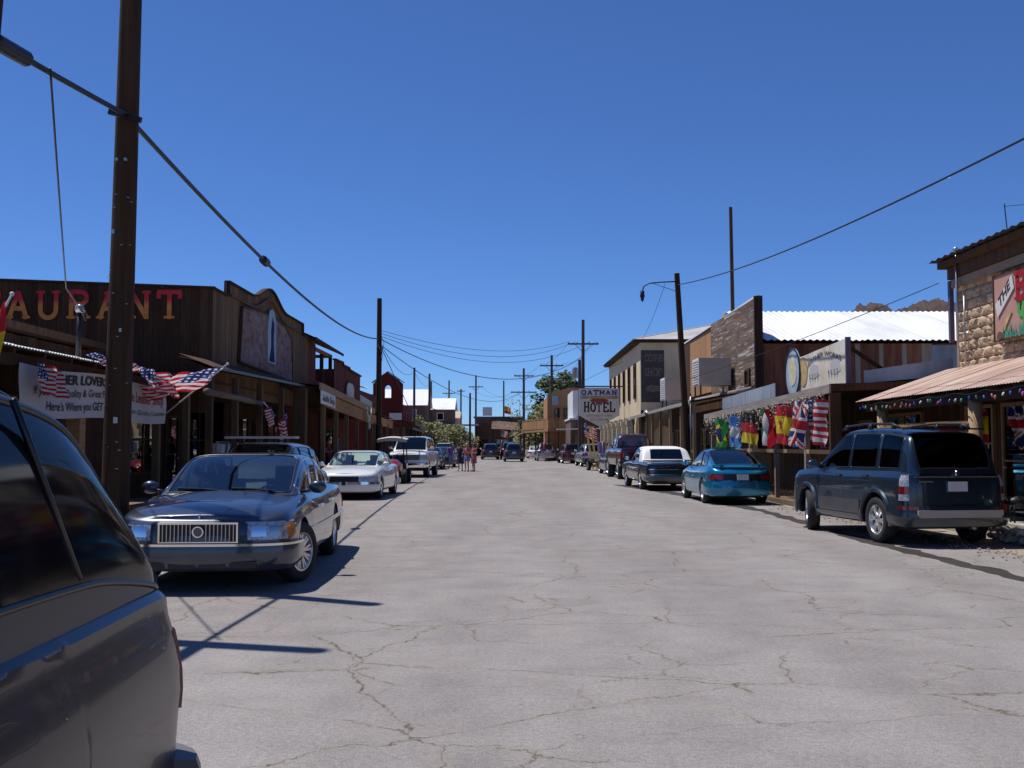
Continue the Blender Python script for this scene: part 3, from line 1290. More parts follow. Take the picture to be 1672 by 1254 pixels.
# porch: dark eave, log beam, posts
mb = MB()
rows = [[(-6.936, 23.52, 3.308), (-6.96, 33.84, 3.476)], [(-7.788, 23.52, 3.644), (-7.788, 33.84, 3.788)]]
mb.grid(rows)
rows = [[(-6.936, 23.52, 3.38), (-6.96, 33.84, 3.548)], [(-7.788, 23.52, 3.716), (-7.788, 33.84, 3.86)]]
mb.grid(rows)
prf = mb.build('porch_roof', 'dark_plank', b2)
mb = MB()
mb.beam((-6.92, 23.52, 3.37), (-6.94, 33.84, 3.538), .05, .07)
mb.build('eave_edge', 'dark_eave', prf)
mb = MB()
mb.box(-10.14, -7.8, 23.76, 33.84, 3.188, 3.26)
mb.build('porch_ceiling', 'dark_plank', b2)
mb = MB()
mb.tube([(-7.056, 23.28, 2.804), (-7.032, 25.8, 2.78), (-7.044, 28.32, 2.732)], [.085, .08, .07], 10)
mb.build('log_beam', 'log', b2, smooth=True)
mb = MB()
mb.box(-10.14, -6.48, 23.52, 38.64, 0, 0.17)
mb.build('porch_floor', 'deck_board', b2)
for y in (23.7, 25.9, 28.4, 31.1):
    post(b2, -7.1, y, .17, 3.29, .15, 'dark_post')
post(b2, -7.05, 33.6, .17, 3.46, .42, 'dark_post')
opening(b2, 'x', -10.152, 26.76, 28.8, 0.764, 2.684, frame='dark_post')
opening(b2, 'x', -10.152, 29.52, 30.72, 0.17, 2.444, kind='door', mull=0, frame='dark_post')
opening(b2, 'x', -10.152, 31.68, 33.84, 0.764, 2.684, frame='dark_post')

# ---------------------------------------------------------------- boardwalk shops with the tan fascia
b3 = thing('boardwalk_shop', 'low timber shop with a tan fascia and an open bell frame on its roof', 'shop', (-8.4, 40.8, 0), world=True)
mb = MB()
mb.box(-15.6, -9.72, 38.76, 43.32, 0, 3.404)
mb.build('wall', 'shop_wall', b3)
boards_v(b3, 'x', -9.72, 33.96, 43.32, 0, 3.284, .3, 'dark_plank', seed=12)
FZ = lambda y: 3.60 - (y - 33.1) * .030
mb = MB()
mb.grid([[(-6.48, 33.9, FZ(33.9)), (-6.48, 47.5, FZ(47.5))], [(-7.7, 33.9, FZ(33.9) + .14), (-7.7, 47.5, FZ(47.5) + .14)]])
mb.grid([[(-6.48, 33.9, FZ(33.9) - .05), (-6.48, 47.5, FZ(47.5) - .05)], [(-9.72, 33.9, FZ(33.9) - .02), (-9.72, 47.5, FZ(47.5) - .02)]])
mb.build('porch_roof', 'dark_plank', b3)
mb = MB()
mb.beam((-6.46, 33.9, FZ(33.9) - .02), (-6.46, 47.5, FZ(47.5) - .02), .05, .24)
mb.build('fascia', 'tan_post', b3)
ya = 35.5
for k in range(4):
    yb = ya + 2.94
    mb = MB()
    mb.beam((-6.53, ya, FZ(ya) - .39), (-6.53, yb, FZ(yb) - .39), .04, .48)
    mb.build('board', 'tan_board', b3)
    ya = yb + .03
for y in (35.3, 37.9, 40.3, 43.0, 45.6, 47.4):
    post(b3, -6.6, y, .17, FZ(y) - .15, .15, 'mid_post')
mb = MB()
mb.box(-9.66, -6.36, 38.7, 47.64, 0, 0.17)
mb.build('porch_floor', 'deck_board', b3)
for (y0, y1) in ((37.98, 40.22), (40.38, 42.92)):
    mb = MB()
    mb.beam((-6.6, y0, 1.30), (-6.6, y1, 1.30), .05, .14)
    mb.beam((-6.6, y0, .42), (-6.6, y1, .42), .05, .10)
    for y in np.arange(y0 + .25, y1, .3):
        mb.beam((-6.6, y, .47), (-6.6, y, 1.23), .04, .04)
    mb.build('railing', 'tan_post', b3)
opening(b3, 'x', -9.672, 34.8, 36.96, 0.764, 2.564, frame='dark_post')
opening(b3, 'x', -9.672, 37.68, 38.88, 0.17, 2.444, kind='door', mull=0, frame='dark_post')
opening(b3, 'x', -9.672, 39.84, 42.24, 0.764, 2.564, frame='dark_post')
mb = MB()
mb.box(-10.08, -7.92, 38.76, 40.44, 3.524, 5.624)
mb.build('roof_room', 'red_plank', b3)
boards_v(b3, 'x', -7.92, 38.76, 40.44, 3.524, 5.588, .2, 'red_plank', seed=31)
for y in (41.9, 43.9):
    for x in (-7.92, -9.84):
        post(b3, x, y, 3.4, 5.35, .14, 'dark_plank')
mb = MB()
mb.beam((-7.92, 40.5, 5.42), (-7.92, 44.1, 5.42), .1, .14)
mb.beam((-9.84, 40.5, 5.42), (-9.84, 44.1, 5.42), .1, .14)
mb.beam((-9.84, 43.92, 5.42), (-7.92, 43.92, 5.42), .1, .14)
mb.build('bell_beam', 'tan_board', b3)
mb = MB()
mb.grid([[(-7.5, 38.4, 5.6), (-7.5, 44.76, 5.516)], [(-8.88, 38.4, 6.188), (-8.88, 44.76, 6.104)], [(-10.32, 38.4, 5.624), (-10.32, 44.76, 5.564)]])
mb.grid([[(-7.5, 38.4, 5.672), (-7.5, 44.76, 5.588)], [(-8.88, 38.4, 6.26), (-8.88, 44.76, 6.176)], [(-10.32, 38.4, 5.696), (-10.32, 44.76, 5.636)]])
mb.beam((-7.5, 38.4, 5.636), (-7.5, 44.76, 5.552), .05, .10)
mb.build('bell_roof', 'dark_plank', b3)
mb = MB()
mb.lathe([(.0, .30), (.07, .29), (.11, .2), (.14, .1), (.2, .0), (.19, -.01)], (-8.28, 40.92, 4.784), 14)
mb.tube([(-8.28, 40.92, 5.144), (-8.28, 40.92, 5.384)], .015, 6)
mb.build('bell', 'dark_metal', b3, smooth=True)
mb = MB()
mb.box(-9.96, -7.944, 40.8, 43.44, 3.404, 4.184)
mb.build('roof_parapet', 'maroon_plank', b3)

sg3 = thing('shop_sign', 'whitish hand lettered board hung under the tan fascia beside a thick grey post', 'sign', (-6.432, 34.68, 2.684), world=True)
mb = MB()
mb.beam((-6.43, 33.95, FZ(33.95) - .38), (-6.43, 36.7, FZ(36.7) - .38), .03, .45)
mb.build('board', 'sign_white', sg3)
mb = MB()
letters(mb, 'Saddle Shop', lambda u, v: (-6.41, u, v + FZ(u) - .38), 34.2, 36.5, -.11, .11, bold=.02)
mb.build('lettering', 'text_black', sg3)

# ---------------------------------------------------------------- red false front
b4 = thing('red_false_front_store', 'rust red store with a stepped false front and a pale boarded window', 'store', (-7.92, 47.16, 0), world=True)
S4 = [(43.44, 5.23), (45.5, 5.25), (45.55, 5.14), (47.3, 5.14), (47.35, 5.06), (50.88, 4.99)]
mb = MB()
mb.box(-14.4, -7.704, 43.5, 50.88, 3.164, 4.844)
mb.box(-14.4, -9.72, 43.5, 50.88, 0, 3.164)
mb.build('wall', 'red_plank', b4)
boards_v(b4, 'x', -7.70, 43.44, 50.88, 3.1, lambda y: float(np.interp(y, [a for a, _ in S4], [b for _, b in S4])), .3, 'red_plank', seed=14)
mb = MB()
for a, b_ in zip(S4[:-1], S4[1:]):
    mb.beam((-7.66, a[0], a[1] + .03), (-7.66, b_[0], b_[1] + .03), .16, .07)
mb.build('cap', 'dark_plank', b4)
mb = MB()
WX = lambda u, v, x: (x, 46.3 + (u - 38.6) * 1.2, 3.28 + (v - 3.0) * 1.2)
mb.prism([(38.6, 3.0), (40.6, 3.0), (40.6, 3.85), (40.2, 4.05), (39.0, 4.05), (38.6, 3.85)], lambda u, v, t: WX(u, v, -7.65 + t), .04)
wb = mb.build('window', 'dark_plank', b4)
mb = MB()
mb.prism([(38.72, 3.06), (40.48, 3.06), (40.48, 3.82), (40.1, 3.98), (39.1, 3.98), (38.72, 3.82)], lambda u, v, t: WX(u, v, -7.605 + t), .012)
mb.build('board', 'sign_white', wb)
mb = MB()
mb.box(-9.72, -6.42, 47.7, 56.4, 0, 0.17)
mb.build('porch_floor', 'deck_board', b4)

b4b = thing('low_red_shop', 'low dark red shop with a pale slatted panel and an orange porch board', 'shop', (-8.16, 54, 0), world=True)
mb = MB()
mb.box(-14.4, -7.8, 51, 58.8, 2.924, 4.364)
mb.box(-14.4, -9.6, 51, 58.8, 0, 2.924)
mb.build('wall', 'red_plank', b4b)
mb = MB()
mb.prism([(51.5, 2.98), (55.9, 2.98), (55.9, 3.94), (51.5, 4.12)], lambda u, v, t: (-7.79 + t, u, v), .05)
mb.build('slatted_panel', 'sign_white', b4b)
mb = MB()
mb.beam((-6.72, 48.24, 2.828), (-6.72, 56.88, 2.684), .05, .42)
mb.build('porch_board', 'orange_board', b4b)
mb = MB()
mb.grid([[(-6.6, 48, 3.14), (-6.6, 57.12, 2.996)], [(-7.776, 48, 3.224), (-7.776, 57.12, 3.104)]])
mb.build('porch_roof', 'dark_plank', b4b)
for y in (49.2, 51.8, 54.5, 56.8):
    post(b4b, -6.72, y, .17, 2.68, .14, 'mid_post')
opening(b4b, 'x', -9.576, 51.84, 54, 0.764, 2.444, frame='dark_post')
corrugated(b4b, (-8.4, 51.12, 4.844), (-8.4, 58.56, 4.844), (-13.8, 51.12, 6.044), 'white_tin', 4, pitch=.3, amp=.03, seed=6)

# ---------------------------------------------------------------- maroon bell gable
b5 = thing('bell_gable_shop', 'maroon plank shop front with a pointed gable and an arched hole', 'shop', (-7.68, 63.6, 0), world=True)
gx0, gx1, gz, pz = -8.58, -6.74, 5.42, 6.04
xm = (gx0 + gx1) / 2
hole = [(xm - .2, 4.46)] + [(xm + .2 * math.cos(R(a)), 4.99 + .26 * math.sin(R(a))) for a in range(180, -1, -18)] + [(xm + .2, 4.46)]
outer = []
nh = len(hole)
oc = [(gx0, 4.12), (gx0, gz), (xm, pz), (gx1, gz), (gx1, 4.12)]
seg = [0]
for a, b_ in zip(oc[:-1], oc[1:]):
    seg.append(seg[-1] + math.hypot(b_[0] - a[0], b_[1] - a[1]))
for i in range(nh):
    s_ = seg[-1] * i / (nh - 1)
    outer.append((float(np.interp(s_, seg, [a[0] for a in oc])), float(np.interp(s_, seg, [a[1] for a in oc]))))
outer[nh // 2] = (xm, pz)
mb = MB()
for yy_ in (62.3, 62.5):
    mb.add([(a[0], yy_, a[1]) for a in outer] + [(a[0], yy_, a[1]) for a in hole], [(i, i + 1, nh + i + 1, nh + i) for i in range(nh - 1)])
    mb.add([(gx0, yy_, 4.12), (xm - .2, yy_, 4.46), (xm + .2, yy_, 4.46), (gx1, yy_, 4.12)], [(0, 1, 2, 3)])
for ring in (outer, hole):
    mb.add([(a[0], 62.3, a[1]) for a in ring] + [(a[0], 62.5, a[1]) for a in ring], [(i, i + 1, nh + i + 1, nh + i) for i in range(nh - 1)])
mb.build('gable', 'maroon_plank', b5)
mb = MB()
mb.box(gx0, gx1, 62.33, 62.47, 2.8, 4.13)
mb.box(-14, gx0 - .02, 62.6, 69.4, 0, 4.7)
mb.box(gx0, gx1 - .1, 62.6, 69.4, 2.8, 4.1)
mb.build('wall', 'maroon_plank', b5)
mb = MB()
mb.beam((gx0 - .08, 62.4, gz - .02), (xm, 62.4, pz + .05), .3, .05)
mb.beam((gx1 + .08, 62.4, gz - .02), (xm, 62.4, pz + .05), .3, .05)
mb.build('coping', 'dark_plank', b5)
mb = MB()
mb.box(-7.56, -6.792, 62.232, 62.28, 3.104, 3.524)
mb.build('name_board', 'sign_white', b5)
for x in (-8.5, -6.85):
    post(b5, x, 62.4, 0, 2.8, .16, 'dark_plank')
mb = MB()
mb.grid([[(-6, 62.64, 2.984), (-6, 69.6, 2.744)], [(-8.4, 62.64, 3.524), (-8.4, 69.6, 3.284)]])
mb.beam((-6, 62.64, 2.924), (-6, 69.6, 2.684), .05, .22)
mb.build('awning', 'faded_sign', b5)

# ---------------------------------------------------------------- farther shops on the left, houses above
def far_shop(name, label, x, y0, y1, z, matw, mate, ez=2.7, ex=1.4, tops=None):
    b = thing(name, label, 'shop', (x - 1, (y0 + y1) / 2, 0), world=True)
    s = 1 if x < 0 else -1
    mb = MB()
    xa, xb = sorted((x - s * 6, x))
    mb.box(xa, xb, y0, y1, 0, z)
    mb.build('wall', matw, b)
    mb = MB()
    mb.grid([[(x + s * ex, y0, ez), (x + s * ex, y1, ez - .1)], [(x, y0, ez + .35), (x, y1, ez + .25)]])
    mb.beam((x + s * ex, y0, ez), (x + s * ex, y1, ez - .1), .06, .16)
    mb.build('porch_roof', mate, b)
    yy = y0 + .3
    while yy < y1:
        post(b, x + s * (ex - .1), yy, 0, ez - .05, .12, 'dark_plank')
        yy += 2.6
    yy = y0 + .6
    k = 0
    while yy + 1.4 < y1:
        opening(b, 'x', x + s * .01, yy, yy + 1.3, .1 if k % 3 == 1 else .8, 2.2, out=s, kind='door' if k % 3 == 1 else 'window', mull=0, frame='dark_plank')
        yy += 2.1
        k += 1
    mb = MB()
    mb.box(xa - .1, xb + .1, y0 - .1, y1 + .1, z + .01, z + .13)
    mb.build('roof', 'dark_eave', b)
    return b


far_shop('curio_shop', 'dark timber shop with a lean-to porch, next past the maroon gable', -8.3, 70, 79, 3.6, 'dark_house', 'dark_eave')
far_shop('ore_shop', 'brown flat roofed shop in front of the green mesquite shrubs', -8.3, 80, 92, 3.3, 'dark_plank', 'dark_plank', 2.5)


def house(name, label, x0, x1, y, dep, z0, zw, zr, mw, mr, gable='x', win=2):
    b = thing(name, label, 'house', ((x0 + x1) / 2, y + dep / 2, z0), world=True)
    mb = MB()
    mb.box(x0, x1, y, y + dep, z0 - 3, zw)
    mb.build('wall', mw, b)
    mb = MB()
    e = .35
    if gable == 'x':      # ridge along x
        ym = y + dep / 2
        mb.grid([[(x0 - e, y - e, zw - .12), (x1 + e, y - e, zw - .12)], [(x0 - e, ym, zr), (x1 + e, ym, zr)], [(x0 - e, y + dep + e, zw - .12), (x1 + e, y + dep + e, zw - .12)]])
        mb.add([(x0, y, zw), (x0, ym, zr - .05), (x0, y + dep, zw), (x1, y, zw), (x1, ym, zr - .05), (x1, y + dep, zw)], [(0, 1, 2), (3, 4, 5)])
    else:
        xm_ = (x0 + x1) / 2
        mb.grid([[(x0 - e, y - e, zw - .12), (x0 - e, y + dep + e, zw - .12)], [(xm_, y - e, zr), (xm_, y + dep + e, zr)], [(x1 + e, y - e, zw - .12), (x1 + e, y + dep + e, zw - .12)]])
        mb.add([(x0, y, zw), (xm_, y, zr - .05), (x1, y, zw)], [(0, 1, 2)])
    mb.build('roof', mr, b)
    for i in range(win):
        u = lerp(x0, x1, (i + .5) / win)
        opening(b, 'y', y - .01, u - .5, u + .5, zw - 1.7, zw - .6, out=-1, mull=0, rail=0, frame='white_paint')
    return b


house('hill_house', 'house on the rise with a broad white metal roof and brown walls', -17.5, -11.2, 130, 8, 5.0, 6.75, 8.9, 'dark_house', 'white_tin', 'x')
house('hill_house', 'small house on the rise with a bright white gable end roof', -12.5, -8.8, 150, 7, 4.6, 6.9, 8.6, 'dark_house', 'white_tin', 'x', 1)
house('hill_house', 'pinkish low house on the rise behind the mesquite shrubs', -15.5, -9.2, 172, 8, 4.6, 6.2, 7.3, 'pink_board', 'pale_tin', 'x')

# ---------------------------------------------------------------- closing building at the end of the street
b6 = thing('corner_store', 'brown flat roofed store with a wide flat canopy closing off the street', 'store', (-2, 155, 0), world=True)
mb = MB()
mb.box(-5.6, 1.5, 152, 162, 0, 5.6)
mb.build('wall', 'dark_house', b6)
mb = MB()
mb.box(-10.9, -4.9, 147, 152, 4.35, 4.55)
mb.build('canopy', 'grey_tin', b6)
for x in (-10.5, -8.0, -5.2):
    post(b6, x, 147.3, 0, 4.35, .22, 'dark_plank')
mb = MB()
mb.grid([[(-3.0, 147.6, 3.9), (2.6, 147.6, 3.6)], [(-3.0, 152, 5.3), (2.6, 152, 4.9)]])
mb.build('awning', 'dark_house', b6)
for x in (-2.8, 0.0, 2.4):
    post(b6, x, 147.8, 0, 3.8, .22, 'dark_plank')
mb = MB()
mb.box(-5.8, 1.7, 151.8, 162.2, 5.61, 5.8)
mb.build('roof', 'dark_eave', b6)
opening(b6, 'y', 151.99, -4.9, -3.6, .1, 2.4, out=-1, kind='door', mull=0, frame='dark_plank')
opening(b6, 'y', 151.99, -2.6, -.6, .9, 2.4, out=-1, frame='tan_post')
opening(b6, 'y', 151.99, .0, 1.3, .9, 2.4, out=-1, frame='tan_post')
mb = MB()
mb.box(-4.4, -3.0, 151.7, 151.8, 5.9, 7.2)
solo(mb, 'notice_board', 'sign_white', 'blank white board standing on the roof edge of the brown corner store', 'board', (-3.7, 151.75, 5.8))

# ================================================================ right row
blotchy('pale_roof', [(.36, .33, .31), (.48, .46, .44), (.58, .57, .55)], 0.6, rough=.5, bump=0)
# ---------------------------------------------------------------- stone faced shop with the rusted awning
c1 = thing('stone_shop', 'shop faced in rough tan stone blocks with a rusted metal awning', 'shop', (9.718, 15.82, 0), world=True)
mb = MB()
mb.box(9.741, 19.21, 7.91, 21.922, 0, 5.162)
mb.build('wall', 'mortar', c1)
# rough faced block meshes
rr = random.Random(21)
BLK = []
for k in range(6):
    mb = MB()
    n = 6
    rows = []
    for i in range(n + 1):
        row = []
        for j in range(n):
            u, v = i / n - .5, j / (n - 1) - .5
            edge = max(abs(u), abs(v)) * 2
            h = .5 * (1 - edge ** 4) * rr.uniform(.45, 1.15) if edge < .98 else 0
            row.append((-h, u * .97, v * .95))
        rows.append(row)
    mb.grid(rows)
    BLK.append(mb.mesh('stone_face', 'stone_block'))
z = 3.16
row_i = 0
while z < 4.90:
    y = 21.90 - (.2 if row_i % 2 else 0)
    if row_i % 2:
        piece('stone', None, c1, (9.735, 21.78, z + .108), (.11, .21, .212), mesh=rr.choice(BLK))
    while y > 12.6:
        ln = .44
        piece('stone', None, c1, (9.735, y - ln / 2, z + .108), (.11 * rr.uniform(.8, 1.2), ln, .213), mesh=rr.choice(BLK))
        y -= ln
    z += .216
    row_i += 1
mb = MB()
mb.box(9.605, 9.729, 7.91, 21.945, 4.993, 5.173)
mb.build('frieze', 'mortar', c1)
mb = MB()
mb.box(9.42, 19.21, 7.797, 22.20, 5.445, 5.58)
mb.box(9.56, 19.21, 7.853, 22.02, 5.185, 5.44)
mb.build('roof', 'dark_plank', c1)
corrugated(c1, (9.266, 7.797, 5.614), (9.266, 22.374, 5.614), (11.865, 7.797, 5.648), 'dark_eave', 9, pitch=.3, amp=.02, seed=9)
mb = MB()
mb.box(9.58, 9.673, 21.967, 22.06, 3.806, 5.162)
mb.build('downspout', 'purple_metal', c1)
mb = MB()
mb.tube([(9.515, 21.47, 3.241), (9.515, 21.47, 5.727)], .028, 8)
mb.ball((9.515, 21.47, 5.761), .06, 8, 5)
mb.tube([(9.526, 21.154, 3.241), (9.526, 21.154, 4.71)], .018, 8)
mb.beam((9.548, 21.018, 3.919), (9.548, 21.526, 3.919), .02, .03)
mb.tube([(9.515, 21.47, 5.75), (9.515, 20.905, 5.671), (9.605, 20.34, 5.693)], .008, 5)
mb.build('conduit', 'steel', c1, smooth=True)
mb = MB()
mb.tube([(10.396, 20.905, 5.558), (10.339, 20.961, 6.631)], .012, 5)
mb.tube([(10.339, 20.961, 6.575), (11.187, 20.679, 6.597)], .006, 5)
mb.build('antenna', 'dark_metal', c1)
# awning
corrugated(c1, (7.661, 7.91, 2.529), (7.661, 22.43, 2.529), (9.718, 7.91, 3.252), 'awning_rust', 14, pitch=.09, amp=.007, seed=10)
mb = MB()
mb.box(7.797, 7.933, 7.91, 22.261, 2.303, 2.484)
for y in np.arange(8.25, 22.37, .8):
    mb.beam((7.70, y, 2.475), (9.718, y, 3.18), .05, .07)
mb.build('awning_frame', 'dark_plank', c1)
for y in (8.6, 12.7, 17.2, 21.5):
    mb = MB()
    mb.tube([(7.887, y, 0), (7.887, y, 2.33)], .115, 12)
    mb.build('post', 'tan_post', c1, smooth=True)
mb = MB()
mb.beam((7.887, 17.063, 1.964), (7.887, 21.47, 1.964), .05, .07)
mb.build('rail', 'tan_board', c1)
mb = MB()
mb.box(8.136, 9.718, 7.91, 22.713, 0, 0.14)
mb.build('porch_floor', 'concrete', c1)
boards_v(c1, 'x', 9.729, 7.91, 21.922, 0.14, 3.072, .3, 'dark_plank', seed=22, out=-1)
opening(c1, 'x', 9.673, 14.012, 17.176, 0.586, 2.62, out=-1, mull=2)
opening(c1, 'x', 9.673, 18.758, 19.888, 0.14, 2.394, out=-1, kind='door', mull=0)
opening(c1, 'x', 9.673, 20.227, 21.47, 0.812, 2.394, out=-1, mull=0)

# burro sign on the stones
bs = thing('painted_sign', 'pink painted board with a white THE plaque, green cactus and grass on the stone wall', 'sign', (9.56, 18.532, 3.58), world=True)
bx_ = 9.56
mb = MB()
mb.box(bx_, bx_ + .05, 15.4, 19.91, 3.61, 4.90)
mb.build('board', 'pink_board', bs)
mb = MB()
for (a, b_) in (((15.4, 3.61), (19.91, 3.61)), ((15.4, 4.90), (19.91, 4.90)), ((19.91, 3.61), (19.91, 4.90)), ((15.4, 3.61), (15.4, 4.90))):
    mb.beam((bx_ - .005, a[0], a[1]), (bx_ - .005, b_[0], b_[1]), .03, .03)
mb.build('frame', 'dark_plank', bs)
# u runs along the board from its far end, v up it
su = lambda u, v, w_=0: (bx_ - .012 - w_, 19.88 - u * 1.13, 3.61 + (v - 3.38) * 1.13)
mb = MB()
pl = [(.06, 4.02), (.13, 3.78), (.72, 4.22), (.66, 4.46)]
mb.prism([(a, b_) for a, b_ in pl], lambda u, v, t: su(u, v, t), .012)
plq = mb.build('plaque', 'sign_white', bs)
mb = MB()
dx, dz = (.72 - .13), (4.22 - 3.78)
letters(mb, 'THE', lambda u, v: su(.14 + (u * dx) + v * -.05, 3.86 + u * dz + v * .24, .016), .12, .80, 0.10, .80, bold=.03)
mb.build('plaque_lettering', 'text_black', bs)
mb = MB()
slab(mb, 'B', lambda u, v, w_: su(u, v, .004 + w_), .74, 1.14, 4.0, 4.46, hw=.13, sh=.06)
mb.build('letter', 'flag_red', bs)
mb = MB()
for (u, h0, h1, r_) in ((1.05, 3.4, 4.1, .07), (.86, 3.78, 4.02, .045), (1.26, 3.85, 4.12, .045)):
    mb.prism([(u - r_, h0), (u + r_, h0), (u + r_, h1 - r_), (u + r_ * .7, h1 - r_ * .3), (u, h1), (u - r_ * .7, h1 - r_ * .3), (u - r_, h1 - r_)], lambda a, b_, t: su(a, b_, t), .01)
mb.prism([(.86, 3.72), (1.05, 3.68), (1.05, 3.78), (.9, 3.82), (.82, 3.82)], lambda a, b_, t: su(a, b_, t + .002), .01)
mb.build('cactus', 'cactus_green', bs)
mb = MB()
rr = random.Random(5)
for i in range(26):
    u = .30 + .06 * i
    h = rr.uniform(.10, .30)
    t = rr.uniform(-.09, .09)
    mb.add([su(u - .03, 3.41, .008 + .0005 * i), su(u + .03, 3.41, .008 + .0005 * i), su(u + t, 3.41 + h, .008 + .0005 * i)], [(0, 1, 2)])
mb.build('grass', 'teal_paint', bs)
mb = MB()
mb.prism([(.12, 3.44), (.2, 3.52), (.55, 3.86), (.62, 3.82), (.3, 3.48), (.2, 3.42)], lambda a, b_, t: su(a, b_, t), .008)
mb.build('wagon', 'gold_paint', bs)
mb = MB()
mb.prism([(.08, 3.41), (.34, 3.41), (.30, 3.50), (.2, 3.54), (.12, 3.50)], lambda a, b_, t: su(a, b_, t + .011), .008)
mb.build('rock', 'dark_house', bs)

# rough stone border with concrete top in front of the shop
sb = thing('stone_border', 'low border of dark rubble stones with a pale concrete top by the awning', 'stone border', (8.4, 14.3, 0), world=True)
mb = MB()
mb.box(8.02, 8.9, 11.6, 17.0, 0, .31)
mb.build('core', 'concrete', sb)
rr = random.Random(8)
RB = []
for k in range(5):
    bm = bmesh.new()
    bmesh.ops.create_icosphere(bm, subdivisions=1, radius=.5)
    for v in bm.verts:
        v.co *= rr.uniform(.75, 1.15)
    me = bpy.data.meshes.new('rubble_stone')
    bm.to_mesh(me)
    bm.free()
    me.materials.append(M('rubble'))
    RB.append(me)
for zz in (.08, .20):
    y = 11.7 + zz
    while y < 17.0:
        s_ = rr.uniform(.16, .27)
        piece('stone', None, sb, (8.0, y, zz), (.16, s_, .15), (rr.uniform(-.4, .4), rr.uniform(-.4, .4), rr.uniform(0, 3)), mesh=rr.choice(RB))
        y += s_ * .86
for k in range(5):
    piece('stone', None, sb, (8.08 + .16 * k, 17.02, .12 + .06 * (k % 2)), (.2, .16, .2), (k, k * 2, k * 3), mesh=RB[k])

# ---------------------------------------------------------------- flag shop
c2 = thing('flag_shop', 'low timber shop with a weathered grey fascia hung with national flags', 'shop', (9.102, 29.97, 0), world=True)
mb = MB()
mb.box(9.99, 16.65, 22.422, 37.296, 0, 2.99)
mb.build('wall', 'shop_wall', c2)
boards_v(c2, 'x', 9.99, 22.422, 37.296, 0, 2.823, .3, 'dark_plank', seed=41, out=-1)
EZ = lambda y: 2.89 - (y - 22.6) * .0165
mb = MB()
mb.grid([[(7.126, 22.533, EZ(22.533)), (7.126, 37.296, EZ(37.296))], [(9.99, 22.533, 3.134), (9.99, 37.296, 2.934)]])
mb.grid([[(7.126, 22.533, EZ(22.533) + .05), (7.126, 37.296, EZ(37.296) + .05)], [(16.65, 22.533, 3.223), (16.65, 37.296, 3.045)]])
mb.add([(7.126, 22.533, EZ(22.533) + .05), (16.65, 22.533, 3.223), (16.65, 22.533, 3.045), (7.126, 22.533, EZ(22.533) - .12)], [(0, 1, 2, 3)])
mb.build('porch_roof', 'dark_plank', c2)
mb = MB()
mb.beam((7.104, 22.533, EZ(22.533) - .06), (7.104, 37.296, EZ(37.296) - .06), .04, .2)
mb.build('fascia', 'grey_board', c2)
for y in (22.8, 25.2, 28.1, 31.1, 34.1, 37.0):
    post(c2, 7.348, y, .12, EZ(y) - .14, .12, 'grey_board')
mb = MB()
mb.box(7.215, 9.99, 22.533, 37.296, 0, 0.12)
mb.build('porch_floor', 'deck_board', c2)
for (y0, y1) in ((22.87, 25.13), (25.27, 28.03), (28.17, 31.03), (31.17, 34.03)):
    mb = MB()
    mb.beam((7.326, y0, 1.41), (7.326, y1, 1.41), .05, .1)
    mb.build('rail', 'tan_post', c2)
    yy_ = y0 + .02
    k = 0
    while yy_ < y1 - .1:
        piece('slat', 'dark_post', c2, (8.0, yy_ + .1, .75), (.022, .185, 1.20 + .02 * (k % 3)))
        yy_ += .2
        k += 1
mb = MB()
mb.box(7.104, 7.348, 22.555, 22.666, 0.12, 2.734)
mb.build('end_post', 'dark_plank', c2)
mb = MB()
mb.box(12.765, 16.65, 22.478, 22.555, 3.101, 3.312)
mb.build('roof_edge', 'white_tin', c2)
opening(c2, 'x', 9.946, 24.42, 26.862, 0.825, 2.379, out=-1)
opening(c2, 'x', 9.946, 27.75, 28.86, 0.12, 2.268, out=-1, kind='door', mull=0)
opening(c2, 'x', 9.946, 30.414, 32.856, 0.825, 2.379, out=-1)
# low tin upstand behind the fascia
corrugated(c2, (7.493, 28.749, 2.934), (7.493, 35.964, 2.823), (7.493, 28.749, 3.334), 'grey_tin', 5, pitch=.3, amp=.008, seed=33)
mb = MB()
mb.add([(8.159, 23.366, 2.968), (9.99, 22.811, 2.968), (9.99, 22.811, 3.545), (8.159, 23.366, 3.289)], [(0, 1, 2, 3)])
mb.add([(8.159, 23.388, 2.968), (9.99, 22.833, 2.968), (9.99, 22.833, 3.545), (8.159, 23.388, 3.289)], [(0, 1, 2, 3)])
mb.build('tin_guard', 'grey_tin', c2)

# painted board on the porch roof
sg = thing('roof_sign', 'cream painted board with an oval and faded figures standing on the flag shop roof', 'sign', (7.77, 25.752, 2.99), world=True)
SU = lambda u, v, x: (x, 23.42 + (u - 21.1) * 1.11, 2.98 + (v - 2.84) * 1.11)      # the sign's own board coordinates
mb = MB()
mb.prism([(21.1, 2.84), (25.3, 2.80), (25.3, 3.72), (24.2, 3.70), (23.2, 3.74), (21.1, 3.80)], lambda u, v, t: SU(u, v, 7.77 + t), .05)
mb.build('board', 'painted_board', sg)
mb = MB()
mb.beam((7.803, 23.377, 2.934), (7.803, 23.377, 4.078), .12, .06)
mb.build('edge_post', 'purple_metal', sg)
mb = MB()
ov = [(25.0 + .62 * math.cos(t), 3.36 + .60 * math.sin(t)) for t in np.linspace(0, 2 * math.pi, 29)[:-1]]
mb.prism(ov, lambda u, v, t: SU(u, v, 7.725 + t), .04)
ovo = mb.build('oval', 'sky_blue_paint', sg)
mb = MB()
for a, b_ in zip(ov, ov[1:] + ov[:1]):
    mb.beam(SU(a[0], a[1], 7.72), SU(b_[0], b_[1], 7.72), .03, .03)
mb.build('rim', 'dark_metal', ovo)
mb = MB()
